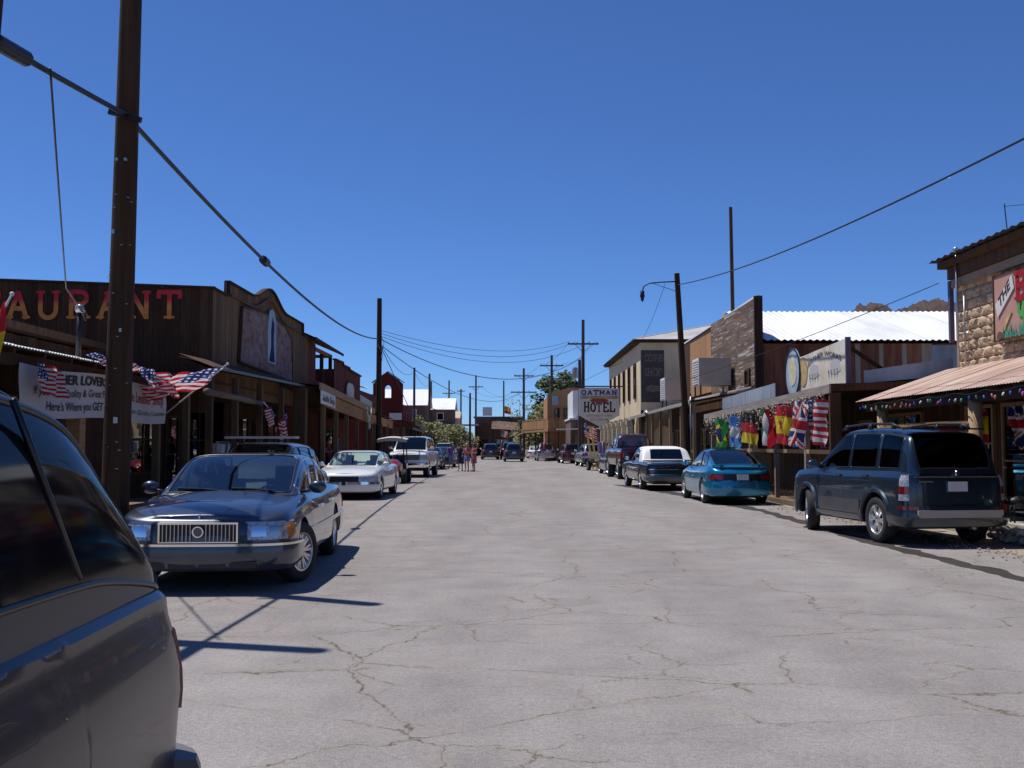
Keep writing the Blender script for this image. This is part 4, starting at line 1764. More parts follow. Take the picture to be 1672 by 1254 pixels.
mb.prism([(25.0 + .34 * math.cos(t) + .05 * math.sin(3 * t), 3.40 + .38 * math.sin(t)) for t in np.linspace(0, 2 * math.pi, 17)[:-1]], lambda u, v, t: SU(u, v, 7.715 + t), .006)
mb.build('painted_face', 'cream_paint', ovo)
mb = MB()
mb.prism([(24.2 + .34 * math.cos(t), 3.32 + .36 * math.sin(t)) for t in np.linspace(0, 2 * math.pi, 15)[:-1]], lambda u, v, t: SU(u, v, 7.755 + t), .01)
mb.build('painted_shape', 'gold_paint', sg)
# arched line of faded writing and fringed shapes below it
mb = MB()
letters(mb, 'LEATHER WORKS', lambda u, v: SU(24.0 - u, v + .20 * math.sin(math.pi * min(1, max(0, u / 2.6))), 7.76), 0.05, 2.6, 3.36, 3.47, bold=.02)
mb.build('lettering', 'text_faded', sg)
for k in range(11):
    u = 23.7 - .2 * k
    if 3 < k < 7:
        continue
    mb = MB()
    mb.add([SU(u, 3.22, 7.76), SU(u - .06, 3.22, 7.76), SU(u - .03 - .03 * (k % 2), 2.98, 7.76)], [(0, 1, 2)])
    mb.build('fringe', 'text_faded', sg)
for (u0, u1) in ((23.75, 22.95), (22.2, 21.45)):
    mb = MB()
    um = (u0 + u1) / 2
    mb.prism([(u0, 3.16), (u0 - .1, 3.40), (um, 3.45), (u1 + .1, 3.40), (u1, 3.16), (um, 3.10)], lambda u, v, t: SU(u, v, 7.762 + t), .006)
    mb.build('painted_skin', 'flag_white', sg)
mb = MB()
mb.beam((7.881, 23.754, 3.933), (9.213, 23.976, 3.101), .06, .08)
mb.build('brace', 'dark_plank', sg)
mb = MB()
mb.beam((7.881, 27.639, 3.822), (9.213, 27.75, 3.101), .06, .08)
mb.build('brace', 'dark_plank', sg)

# ---------------------------------------------------------------- shed with peeling false front and white roof
c3 = thing('tin_shed', 'tall shed with a peeling grey plank false front, rusted sides and a white tin roof', 'shed', (11.1, 44.4, 0), world=True)
mb = MB()
mb.box(9.38, 24.42, 37.851, 51.504, 0, 5.376)
mb.build('wall', 'rust_tin', c3)
# rusted sheets and paler strips on the side that faces the flag shop roof
rr = random.Random(17)
x = 9.435
SH = [(1.66, 'rust_tin'), (1.1, 'rust_tin'), (.69, 'rust_tin'), (.2, 'pale_tin'), (.70, 'rust_tin'), (.16, 'pale_tin'), (.71, 'rust_tin'), (.18, 'pale_tin'), (.55, 'rust_tin'), (.39, 'pale_tin')]
for wv, mt in SH:
    mb = MB()
    n = max(3, int(wv / .05))
    mb.grid([[(x + wv * i / n, 37.834 - .010 * (i % 2) - rr.uniform(0, .003), zz) for i in range(n + 1)] for zz in (2.71, 5.376)])
    mb.build('sheet', mt, c3)
    x += wv
mb = MB()
n = 14
mb.grid([[(x + 2.2 * i / n, 37.818 - .008 * (i % 2), zz) for i in range(n + 1)] for zz in (3.54, 5.32)])
mb.build('sheet', 'grey_tin', c3)
mb = MB()
mb.grid([[(x + 2.2 + 3.3 * i / 30, 37.834 - .010 * (i % 2), zz) for i in range(31)] for zz in (2.71, 5.376)])
mb.build('sheet', 'rust_tin', c3)
# roof
corrugated(c3, (9.435, 37.574, 5.487), (23.865, 37.574, 5.487), (9.435, 44.622, 7.485), 'white_tin', 12, pitch=.22, amp=.03, seed=51)
corrugated(c3, (9.435, 51.726, 5.487), (23.865, 51.726, 5.487), (9.435, 44.622, 7.463), 'white_tin', 12, pitch=.22, amp=.03, seed=52)
mb = MB()
mb.add([(24.309, 37.851, 5.376), (24.309, 44.622, 7.374), (24.309, 51.504, 5.376), (9.491, 37.851, 5.376), (9.491, 44.622, 7.374), (9.491, 51.504, 5.376)], [(0, 1, 2), (3, 4, 5)])
mb.build('gable', 'rust_tin', c3)
# false front of lapped boards
mb = MB()
mb.box(9.191, 9.346, 37.74, 53.835, 3.6, 7.041)
mb.build('front_frame', 'dark_plank', c3)
boards_h(c3, 'x', 9.19, 37.77, 46.3, 3.82, 7.10, .183, 'old_siding', seed=61, out=-1)
for k in range(3):
    piece('panel', 'plywood', c3, (9.17, 47.6 + 1.39 * k + .67, 5.376), (.03, 1.36, 2.75))
piece('panel', 'plywood', c3, (9.172, 46.94, 5.376), (.03, 1.22, 2.75))
mb = MB()
mb.beam((9.269, 37.696, 7.152), (9.269, 53.835, 6.952), .22, .07)
mb.build('cap', 'white_tin', c3)
mb = MB()
mb.box(9.08, 9.391, 37.629, 37.762, 3.045, 7.152)
mb.build('corner_board', 'dark_plank', c3)
opening(c3, 'x', 9.146, 38.7, 39.5, 3.85, 4.5, out=-1, mull=0, rail=0, frame='dark_plank')
mb = MB()
mb.tube([(8.88, 37.629, 3.656), (8.88, 46.62, 3.711), (8.858, 51.282, 3.733)], .09, 10)
mb.build('ledge_beam', 'grey_board', c3, smooth=True)
mb = MB()
mb.grid([[(6.993, 39.516, 3.289), (6.993, 51.726, 3.245)], [(8.88, 39.516, 3.622), (8.88, 51.726, 3.656)]])
mb.grid([[(6.993, 39.516, 3.223), (6.993, 51.726, 3.178)], [(8.88, 39.516, 3.556), (8.88, 51.726, 3.589)]])
mb.beam((6.971, 39.516, 3.245), (6.971, 51.726, 3.201), .05, .14)
mb.build('porch_roof', 'grey_board', c3)
for y in (39.7, 42.7, 45.7, 48.7, 51.5):
    post(c3, 7.16, y, .1, 3.17, .12, 'tan_post')
mb = MB()
mb.box(6.993, 9.213, 37.74, 58.8, 0, .1)
mb.build('porch_floor', 'deck_board', c3)
boards_v(c3, 'x', 9.213, 37.851, 51.504, 0.1, 3.489, .3, 'dark_plank', seed=71, out=-1)
opening(c3, 'x', 9.169, 41.07, 43.29, 0.825, 2.379, out=-1)
opening(c3, 'x', 9.169, 44.178, 45.288, 0.1, 2.268, out=-1, kind='door', mull=0)
opening(c3, 'x', 9.169, 46.62, 48.84, 0.825, 2.379, out=-1)
mb = MB()
mb.beam((7.16, 39.96, 1.325), (7.16, 48.618, 1.325), .05, .12)
mb.build('rail', 'tan_post', c3)
mb = MB()
mb.box(7.215, 7.659, 42.846, 42.913, 2.268, 2.879)
mb.build('hanging_board', 'sky_blue_paint', c3)

# swamp coolers on the porch roof
def cooler(x0, x1, y0, y1, z0, z1, label):
    c = thing('evaporative_cooler', label, 'air cooler', ((x0 + x1) / 2, (y0 + y1) / 2, z0 - .3), world=True, group='coolers on the porch roof')
    mb = MB()
    mb.box(x0, x1, y0, y1, z0, z1)
    mb.build('housing', 'box_beige', c)
    mb = MB()
    for k in range(10):
        zz = lerp(z0 + .1, z1 - .1, k / 9)
        mb.beam((x0 - .02, y0 + .08, zz), (x0 - .02, y1 - .08, zz), .05, .03)
    mb.build('louvre', 'white_paint', c)
    mb = MB()
    mb.box(x0 - .03, x0 - .002, y0, y0 + .07, z0, z1)
    mb.box(x0 - .03, x0 - .002, y1 - .07, y1, z0, z1)
    mb.box(x0 - .03, x0 - .002, y0 + .07, y1 - .07, z1 - .06, z1)
    mb.build('louvre_frame', 'white_paint', c)
    for xx in (x0 + .06, x1 - .06):
        for yy in (y0 + .06, y1 - .06):
            mb = MB()
            mb.beam((xx, yy, z0 - .42), (xx, yy, z0), .06, .06)
            mb.build('leg', 'dark_metal', c)


cooler(7.71, 9.01, 41.5, 42.85, 4.02, 5.15, 'large square beige air cooler on the roof below the peeling plank front')
cooler(7.41, 8.46, 48.8, 50.2, 3.73, 4.82, 'smaller beige air cooler on the roof nearer the yellow hotel')

# ---------------------------------------------------------------- gift shop between shed and hotel
c4 = thing('gift_shop', 'low brown shop with a porch between the tin shed and the yellow hotel', 'shop', (8.6, 56, 0), world=True)
mb = MB()
mb.box(9.102, 15.54, 53.946, 58.8, 0, 3.6)
mb.build('wall', 'shop_wall', c4)
mb = MB()
mb.grid([[(6.882, 51.948, 3.201), (6.882, 58.8, 3.17)], [(9.102, 51.948, 3.656), (9.102, 58.8, 3.62)]])
mb.beam((6.86, 51.948, 3.134), (6.86, 58.8, 3.10), .05, .16)
mb.build('porch_roof', 'grey_board', c4)
for y in (52.4, 55.4, 58.4):
    post(c4, 7.0, y, .1, 3.1, .12, 'tan_post')
opening(c4, 'x', 9.08, 54.3, 56.0, 0.825, 2.379, out=-1)
opening(c4, 'x', 9.08, 56.6, 57.6, 0.1, 2.268, out=-1, kind='door', mull=0)

# ---------------------------------------------------------------- yellow hotel
c5 = thing('hotel', 'two storey yellow plaster hotel with tall narrow windows, arches and a pale roof', 'hotel', (9, 68, 0), world=True)
HX, H0, H1, HZ = 7.5, 59.0, 78.0, 7.55
mb = MB()
mb.box(HX + 2.2, 22, H0 + .01, H1, 0, 3.6)
mb.box(HX + .02, 22, H0, H1, 3.6, HZ)
mb.build('wall', 'yellow_plaster', c5)
# arcade along the street and one bay round the corner
def arch_panel(mb, mp, a0, a1, z1, r_, spring, t):
    am = (a0 + a1) / 2
    hole_ = [(am - r_, 0)] + [(am + r_ * math.cos(R(a)), spring + r_ * 1.25 * math.sin(R(a))) for a in range(180, -1, -15)] + [(am + r_, 0)]
    nh_ = len(hole_)
    oc_ = [(a0, 0), (a0, z1), (a1, z1), (a1, 0)]
    sg_ = [0]
    for p_, q_ in zip(oc_[:-1], oc_[1:]):
        sg_.append(sg_[-1] + math.hypot(q_[0] - p_[0], q_[1] - p_[1]))
    ou = []
    for i in range(nh_):
        s_ = sg_[-1] * i / (nh_ - 1)
        ou.append((float(np.interp(s_, sg_, [p_[0] for p_ in oc_])), float(np.interp(s_, sg_, [p_[1] for p_ in oc_]))))
    for k in range(1, 3):
        j = min(range(nh_), key=lambda q_: abs(ou[q_][0] - oc_[k][0]) + abs(ou[q_][1] - oc_[k][1]))
        ou[j] = oc_[k]
    for w_ in (0, t):
        mb.add([mp(a[0], a[1], w_) for a in ou] + [mp(a[0], a[1], w_) for a in hole_], [(i, i + 1, nh_ + i + 1, nh_ + i) for i in range(nh_ - 1)])
    mb.add([mp(a[0], a[1], 0) for a in hole_] + [mp(a[0], a[1], t) for a in hole_], [(i, i + 1, nh_ + i + 1, nh_ + i) for i in range(nh_ - 1)])


for k in range(6):
    a0 = H0 + (H1 - H0) * k / 6
    mb = MB()
    arch_panel(mb, lambda u, v, w_: (HX + .02 + w_, u, v), a0, a0 + (H1 - H0) / 6, 3.6, 1.12, 1.9, .35)
    mb.build('arch', 'yellow_plaster', c5)
mb = MB()
arch_panel(mb, lambda u, v, w_: (u, H0 + .02 + w_, v), HX + .38, HX + 2.2, 3.6, .55, 2.0, .3)
mb.build('arch', 'yellow_plaster', c5)
for k in range(7):
    y = H0 + .35 + (H1 - H0 - .6) * k / 6.2
    mb = MB()
    mb.box(HX - .75, HX - .45, y - .16, y + .16, 0, 2.75)
    mb.box(HX - .80, HX - .30, y - .18, y + .18, 2.75, 3.0)
    mb.box(HX - .62, HX - .3, y - .12, y + .12, 3.0, 3.2)
    mb.build('pier', 'cream_paint', c5)
for k in range(6):
    y = H0 + 2.0 + 3.0 * k
    opening(c5, 'x', HX, y, y + .95, 4.35, 6.5, out=-1, mull=0, frame='dark_plank', pane='glass_tint')
mb = MB()
mb.box(HX - .35, HX + .02, H0 - .3, H1 + .3, HZ + .01, HZ + .16)
mb.box(HX + .02, 22.3, H0 - .3, H1 + .3, HZ + .012, HZ + .15)
mb.build('eave', 'dark_plank', c5)
ex0, ex1, ey0, ey1, ez = HX - .45, 22.4, H0 - .4, H1 + .4, HZ + .17
rx, ry0, ry1, rz_ = 14.9, 66.2, 71.0, HZ + 2.2
C00, C10, C11, C01 = (ex0, ey0, ez), (ex1, ey0, ez), (ex1, ey1, ez), (ex0, ey1, ez)
R0, R1 = (rx, ry0, rz_), (rx, ry1, rz_)
mb = MB()
mb.add([C00, C10, C11, C01, R0, R1], [(0, 1, 4), (1, 2, 5, 4), (2, 3, 5), (3, 0, 4, 5)])
hr = mb.build('roof', 'pale_roof', c5)
mb = MB()
for a, b_ in ((C00, R0), (C10, R0), (C01, R1), (C11, R1), (R0, R1)):
    mb.tube([a, b_], .05, 6)
mb.build('hip_cap', 'pale_roof', hr)
mb = MB()
mb.add([(13.0, 62.6, 8.4), (14.4, 62.6, 9.95), (15.8, 62.6, 8.4)], [(0, 1, 2)])
d_ = mb.build('dormer', 'dark_painted', c5)
mb = MB()
mb.grid([[(12.6, 62.1, 8.2), (12.6, 67.5, 8.2)], [(14.4, 62.1, 10.1), (14.4, 67.5, 10.1)], [(16.2, 62.1, 8.2), (16.2, 67.5, 8.2)]])
mb.build('dormer_roof', 'pale_roof', d_)
mb = MB()
mb.box(HX + .06, HX + 1.4, H0 - .035, H0 - .005, 4.05, 7.1)
ps = mb.build('painted_panel', 'dark_painted', c5)
mb = MB()
mpz = lambda u, v: (u, H0 - .042, v)
letters(mb, 'COFFEE', mpz, HX + .25, HX + 1.32, 6.45, 6.85, bold=.03)
mb.build('lettering', 'text_worn', ps)
mb = MB()
letters(mb, 'SHOP', mpz, HX + .25, HX + 1.28, 5.6, 6.05, bold=.04)
mb.build('lettering', 'text_worn', ps)
mb = MB()
mb.prism([(HX + .75 + .45 * math.cos(t), 4.85 + .2 * math.sin(t)) for t in np.linspace(0, 2 * math.pi, 15)[:-1]], lambda u, v, t: (u, H0 - .046 + t, v), .006)
mb.build('painted_oval', 'text_worn', ps)
mb = MB()
mb.tube([(HX + .3, H0 - .02, 3.35), (HX + .3, H0 - .4, 3.45)], .03, 6)
mb.lathe([(.03, 0), (.12, .1), (.2, .35), (.16, .36)], (HX + .3, H0 - .75, 3.42), 10, 'y')
mb.build('loudspeaker', 'steel', c5, smooth=True)

# hanging hotel sign
hs = thing('hotel_sign', 'white hanging board with a pointed foot lettered OATMAN HOTEL', 'sign', (5.9, 68, 2.7), world=True)
sx0, sx1 = 4.50, 7.24
mb = MB()
mb.prism([(sx0, 5.36), (sx1, 5.36), (sx1, 3.55), ((sx0 + sx1) / 2, 2.80), (sx0, 3.55)], lambda u, v, t: (u, 68 + t, v), .12)
mb.build('board', 'sign_white', hs)
mb = MB()
mb.tube([(3.9, 68.06, 5.50), (7.5, 68.06, 5.50)], .045, 8)
for x in (4.7, 7.0):
    mb.tube([(x, 68.06, 5.34), (x, 68.06, 5.5)], .03, 6)
mb.tube([(4.1, 68.06, 5.5), (7.5, 68.06, 7.2)], .012, 5)
mb.build('bracket', 'dark_metal', hs)
xm_ = (sx0 + sx1) / 2
for i, ch in enumerate('HOTEL'):
    mb = MB()
    u0 = sx0 + .33 + i * .43
    slab(mb, ch, lambda u, v, w_: (u, 67.99 - w_, v), u0, u0 + (.40 if ch != 'T' else .34), 3.78, 4.40 + (.06 if ch in 'HL' else 0), hw=.13, sh=.05)
    mb.build('letter', 'text_black', hs)
for i, ch in enumerate('OATMAN'):
    mb = MB()
    u0 = sx0 + .16 + i * .41
    slab(mb, ch, lambda u, v, w_: (u, 67.99 - w_, v), u0, u0 + .36, 4.92, 5.24, hw=.12, sh=.06)
    mb.build('letter', 'text_blue', hs)
mb = MB()
mb.box(sx0 + .12, sx1 - .12, 67.985, 67.995, 4.66, 4.86)
mb.build('band', 'text_tan', hs)
mb = MB()
mb.prism([(xm_ + .62 * math.cos(t), 4.54 + .15 * math.sin(t)) for t in np.linspace(0, 2 * math.pi, 21)[:-1]], lambda u, v, t: (u, 67.97 + t, v), .01)
mb.build('emblem', 'text_red', hs)
mb = MB()
letters(mb, 'RESTAURANT & BAR', lambda u, v: (u, 67.99, v), sx0 + .5, sx1 - .5, 3.46, 3.60, bold=.02)
mb.build('small_lettering', 'text_tan', hs)
mb = MB()
letters(mb, 'ICE CREAM', lambda u, v: (u, 67.99, v), xm_ - .6, xm_ + .6, 3.20, 3.34, bold=.02)
mb.build('small_lettering', 'text_tan', hs)

# ---------------------------------------------------------------- balcony building
c6 = thing('balcony_saloon', 'orange timber front with a wooden balcony next beyond the yellow hotel', 'saloon', (4.7, 101, 0), world=True)
mb = MB()
mb.box(3.5, 12, 100, 112, 0, 6.4)
mb.box(5.9, 12, 99.9, 112, 6.4, 7.2)
mb.build('wall', 'plywood', c6)
boards_v(c6, 'y', 99.88, 3.5, 5.9, 3.6, lambda x: 6.6 + (x - 3.5) * .28, .5, 'orange_board', seed=91, out=-1)
opening(c6, 'y', 99.82, 4.2, 4.7, 3.7, 5.2, out=-1, mull=0, frame='dark_plank')
opening(c6, 'y', 99.82, 5.1, 5.5, 3.7, 5.2, out=-1, mull=0, frame='dark_plank')
mb = MB()
mb.box(3.95, 4.55, 99.74, 99.78, 5.5, 6.4)
mb.build('window_board', 'sky_blue_paint', c6)
mb = MB()
mb.beam((1.1, 108, 2.9), (3.5, 97.4, 2.95), .1, .2)
mb.beam((3.5, 97.4, 2.95), (6.2, 97.4, 2.95), .1, .2)
mb.add([(1.1, 108, 2.82), (3.5, 97.4, 2.86), (6.2, 97.4, 2.86), (6.2, 99.8, 2.86), (3.5, 108, 2.86)], [(0, 1, 2, 3, 4)])
mb.build('balcony_floor', 'orange_board', c6)
A_, B_, C_ = Vector((1.1, 108, 3.0)), Vector((3.5, 97.4, 3.05)), Vector((6.2, 97.4, 3.05))
k = 0
for (p, q) in ((A_, B_), (B_, C_)):
    nseg = int((q - p).length / .32)
    for i in range(nseg):
        u = p.lerp(q, (i + .5) / nseg)
        ang = math.atan2((q - p).y, (q - p).x)
        piece('plank', 'orange_board', c6, (u.x, u.y, 3.55), ((q - p).length / nseg - .03, .04, .9), (0, 0, ang))
mb = MB()
mb.beam(A_ + Vector((0, 0, 1.05)), B_ + Vector((0, 0, 1.05)), .1, .08)
mb.beam(B_ + Vector((0, 0, 1.05)), C_ + Vector((0, 0, 1.05)), .1, .08)
mb.build('hand_rail', 'tan_board', c6)
for (x, y) in ((1.25, 107.6), (2.4, 102.4), (3.55, 97.5), (6.1, 97.5)):
    post(c6, x, y, 0, 2.85, .16, 'dark_plank')

c7 = thing('white_sided_store', 'store with a white boarded side, brown base and a thin roof bar', 'store', (8, 90, 0), world=True)
mb = MB()
mb.box(5.3, 12, 88, 96, 3.9, 6.3)
mb.build('upper_wall', 'white_paint', c7)
mb = MB()
mb.box(5.1, 12, 87.9, 96, 0, 3.75)
mb.build('wall', 'dark_house', c7)
mb = MB()
mb.box(5.0, 12.1, 87.6, 96.1, 3.76, 3.9)
mb.build('roof', 'white_tin', c7)
mb = MB()
mb.beam((3.9, 87.8, 2.9), (8.5, 87.8, 3.0), .9, .1)
mb.build('awning', 'white_tin', c7)
for x in (4.0, 6.2, 8.4):
    post(c7, x, 87.5, 0, 2.88, .12, 'dark_plank')
opening(c7, 'y', 87.89, 5.5, 7.2, .8, 2.3, out=-1, frame='tan_post')
opening(c7, 'y', 87.89, 7.5, 8.4, .1, 2.2, out=-1, kind='door', mull=0, frame='tan_post')
far_shop('trading_post', 'brown shop past the balcony saloon, on the same side', 5.6, 114, 130, 4.0, 'dark_house', 'white_tin', 2.9)

# ================================================================ vehicles
def smooth_curve(pts, sig):
    """(y, z) control points -> function, corners eased over about sig metres"""
    pts = sorted(pts)
    xs = np.array([p[0] for p in pts])
    zs = np.array([p[1] for p in pts])
    g = np.linspace(xs[0] - 4 * sig, xs[-1] + 4 * sig, 800)
    v = np.interp(g, xs, zs)
    dx = g[1] - g[0]
    k = np.exp(-.5 * (np.arange(-int(3 * sig / dx) - 1, int(3 * sig / dx) + 2) * dx / sig) ** 2)
    k /= k.sum()
    pad = len(k) // 2
    v2 = np.convolve(np.pad(v, pad, 'edge'), k, 'valid')
    return lambda y: float(np.interp(y, g, v2))


def chaikin(p, it=2):
    for _ in range(it):
        q = [p[0]]
        for a, b_ in zip(p[:-1], p[1:]):
            q.append((a[0] * .75 + b_[0] * .25, a[1] * .75 + b_[1] * .25))
            q.append((a[0] * .25 + b_[0] * .75, a[1] * .25 + b_[1] * .75))
        q.append(p[-1])
        p = q
    return p


PROFILE = [(0, .07), (.06, .025), (.18, .006), (.4, 0), (.62, .004), (.78, .018), (.9, .045), (.96, .075), (1, .12)]


class Body:
    def __init__(s, L=4.8, W=1.8, zb=.22, top=((-2.4, .9), (2.4, .75)), cF=.5, cR=.45, nF=3.2, nR=3.6, axF=1.4, axR=-1.35,
                 rw=.33, arch=.05, prof=None, endF=1.0, endR=1.0, taper=.03, top_sig=.12, crown=.05, bulge=None, zbF=None, zbR=None, step=.08):
        s.L, s.W, s.zb, s.rw, s.axF, s.axR = L, W, zb, rw, axF, axR
        s.w = W / 2
        s.yF, s.yR = L / 2, -L / 2
        s.top = smooth_curve(top, top_sig)
        s.prof = prof or PROFILE
        s.endF, s.endR, s.crown, s.bulge = endF, endR, crown, bulge
        s.arch = arch
        s.zbF, s.zbR = zbF or zb, zbR or zb
        pl = []
        nf = 22
        for k in range(nf + 1):
            th = math.pi / 2 * k / nf
            pl.append((s.w * math.sin(th) ** (2 / nF), s.yF - cF + cF * math.cos(th) ** (2 / nF)))
        ys = list(np.arange(s.yR + cR + step, s.yF - cF - .02, step))
        ra = rw + arch
        for yc in (axF, axR):
            for k in range(0, 25):
                ys.append(yc + ra * math.cos(math.pi * k / 24))
            ys += [yc + ra + .006, yc - ra - .006]
        ys = sorted([y for y in ys if s.yR + cR + .01 < y < s.yF - cF - .01], reverse=True)
        last = 99
        for y in ys:
            if last - y > .005:
                pl.append((s.w, y))
                last = y
        for k in range(nf + 1):
            th = math.pi / 2 * (1 - k / nf)
            pl.append((s.w * math.sin(th) ** (2 / nR), s.yR + cR - cR * math.cos(th) ** (2 / nR)))
        half = L / 2
        pl = [(x * (1 - taper * abs(y / half) ** 3), y) for x, y in pl]
        s.px = np.array([p[0] for p in pl])
        s.py = np.array([p[1] for p in pl])
        tx, ty = np.gradient(s.px), np.gradient(s.py)
        ln = np.hypot(tx, ty) + 1e-9
        s.nx, s.ny = -ty / ln, tx / ln
        s.nx[0], s.ny[0] = 0, 1
        s.nx[-1], s.ny[-1] = 0, -1
        s.s = np.concatenate([[0], np.cumsum(np.hypot(np.diff(s.px), np.diff(s.py)))])
        s.zt = np.array([s.top(y) for y in s.py])
        s.pz = np.array([p[0] for p in s.prof])
        s.pi = np.array([p[1] for p in s.prof])

    # arc positions
    def sF(s, x):
        m = s.py > s.yF - 1.2
        return float(np.interp(x, s.px[m][:22], s.s[m][:22]))

    def sR(s, x):
        i = len(s.px) - 22
        return float(np.interp(x, s.px[i:][::-1], s.s[i:][::-1]))

    def sY(s, y):
        return float(np.interp(-y, -s.py, s.s))

    def base(s, y):
        zb = float(np.interp(y, [s.yR, s.yR + .5, s.yF - .5, s.yF], [s.zbR, s.zb, s.zb, s.zbF]))
        ra = s.rw + s.arch
        for yc in (s.axF, s.axR):
            d = abs(y - yc)
            if d < ra:
                zb = max(zb, s.rw + math.sqrt(max(0, ra * ra - d * d)))
        return zb

    def inset(s, z, zt, ny):
        f = (z - s.zb) / max(.05, zt - s.zb)
        v = float(np.interp(f, s.pz, s.pi))
        k = s.endF if ny > 0 else s.endR
        return v * (1 + (k - 1) * abs(ny))

    def pt(s, a, z, off=0.0):
        """point on the skin at arc a (0 front centre .. end rear centre), height z"""
        px, py = float(np.interp(a, s.s, s.px)), float(np.interp(a, s.s, s.py))
        nx, ny = float(np.interp(a, s.s, s.nx)), float(np.interp(a, s.s, s.ny))
        ln = math.hypot(nx, ny)
        nx, ny = nx / ln, ny / ln
        zt = s.top(py)
        i = s.inset(z, zt, ny)
        return Vector((max(0, px - nx * (i - off)) if a > 0 else 0.0, py - ny * (i - off), z))

    def shell(s):
        fr = [0, .05, .11, .2, .31, .43, .55, .66, .75, .83, .89, .93, .96, .985, 1]
        mb = MB()
        R_, Lf, T = [], [], []
        for i in range(len(s.px)):
            y = s.py[i]
            z0, zt = s.base(y), s.zt[i]
            z0 = min(z0, zt - .08)
            row = []
            nx, ny = s.nx[i], s.ny[i]
            i0 = s.inset(z0, zt, ny)
            row.append((max(0, s.px[i] - nx * (i0 + .10)), y - ny * (i0 + .10), z0 + .004))
            row.append((max(0, s.px[i] - nx * (i0 + .012)), y - ny * (i0 + .012), z0))
            for f in fr:
                z = z0 + f * (zt - z0)
                iv = s.inset(z, zt, ny)
                row.append((max(0, s.px[i] - nx * iv), y - ny * iv, z + (.004 if f == 0 else 0)))
            R_.append(row)
            Lf.append([(-a, b_, c) for a, b_, c in row])
            e = row[-1]
            tr = []
            n = 12
            for k in range(n + 1):
                t = 1 - 2 * k / n
                cz = s.crown * (e[0] / s.w) * (1 - t * t)
                x = e[0] * t
                if s.bulge:
                    cz += s.bulge(x, e[1]) * min(1, (1 - t * t) * 4)
                tr.append((x, e[1], e[2] + cz))
            T.append(tr)
        mb.grid(R_)
        mb.grid(Lf, flip=True)
        mb.grid(T)
        return mb

    def band(s, a0, a1, z0, z1, off=.01, back=.03, n=None, m=3, side=0, taper0=0.0, taper1=0.0, bowz=0.0):
        """a raised strip that follows the skin; side 0 both mirrored (joined at the centre line), +1 right, -1 left"""
        n = n or max(2, int(abs(a1 - a0) / .05))
        mb = MB()
        sides = (1, -1) if side == 0 else (side,)
        for sd in sides:
            rows = []
            for i in range(-1, n + 2):
                ii = min(max(i, 0), n)
                t = ii / n
                a = lerp(a0, a1, t)
                sh0, sh1 = z0 + taper0 * t, z1 + taper1 * t
                row = []
                for j in range(-1, m + 2):
                    jj = min(max(j, 0), m)
                    z = lerp(sh0, sh1, jj / m)
                    o = off + bowz * math.sin(math.pi * jj / m)
                    if i != ii or j != jj:
                        o = -back
                        if i != ii and a in (0.0,):
                            o = off
                    p = s.pt(a, z, o)
                    row.append((p.x * sd, p.y, p.z))
                rows.append(row)
            mb.grid(rows, flip=(sd < 0))
        return mb


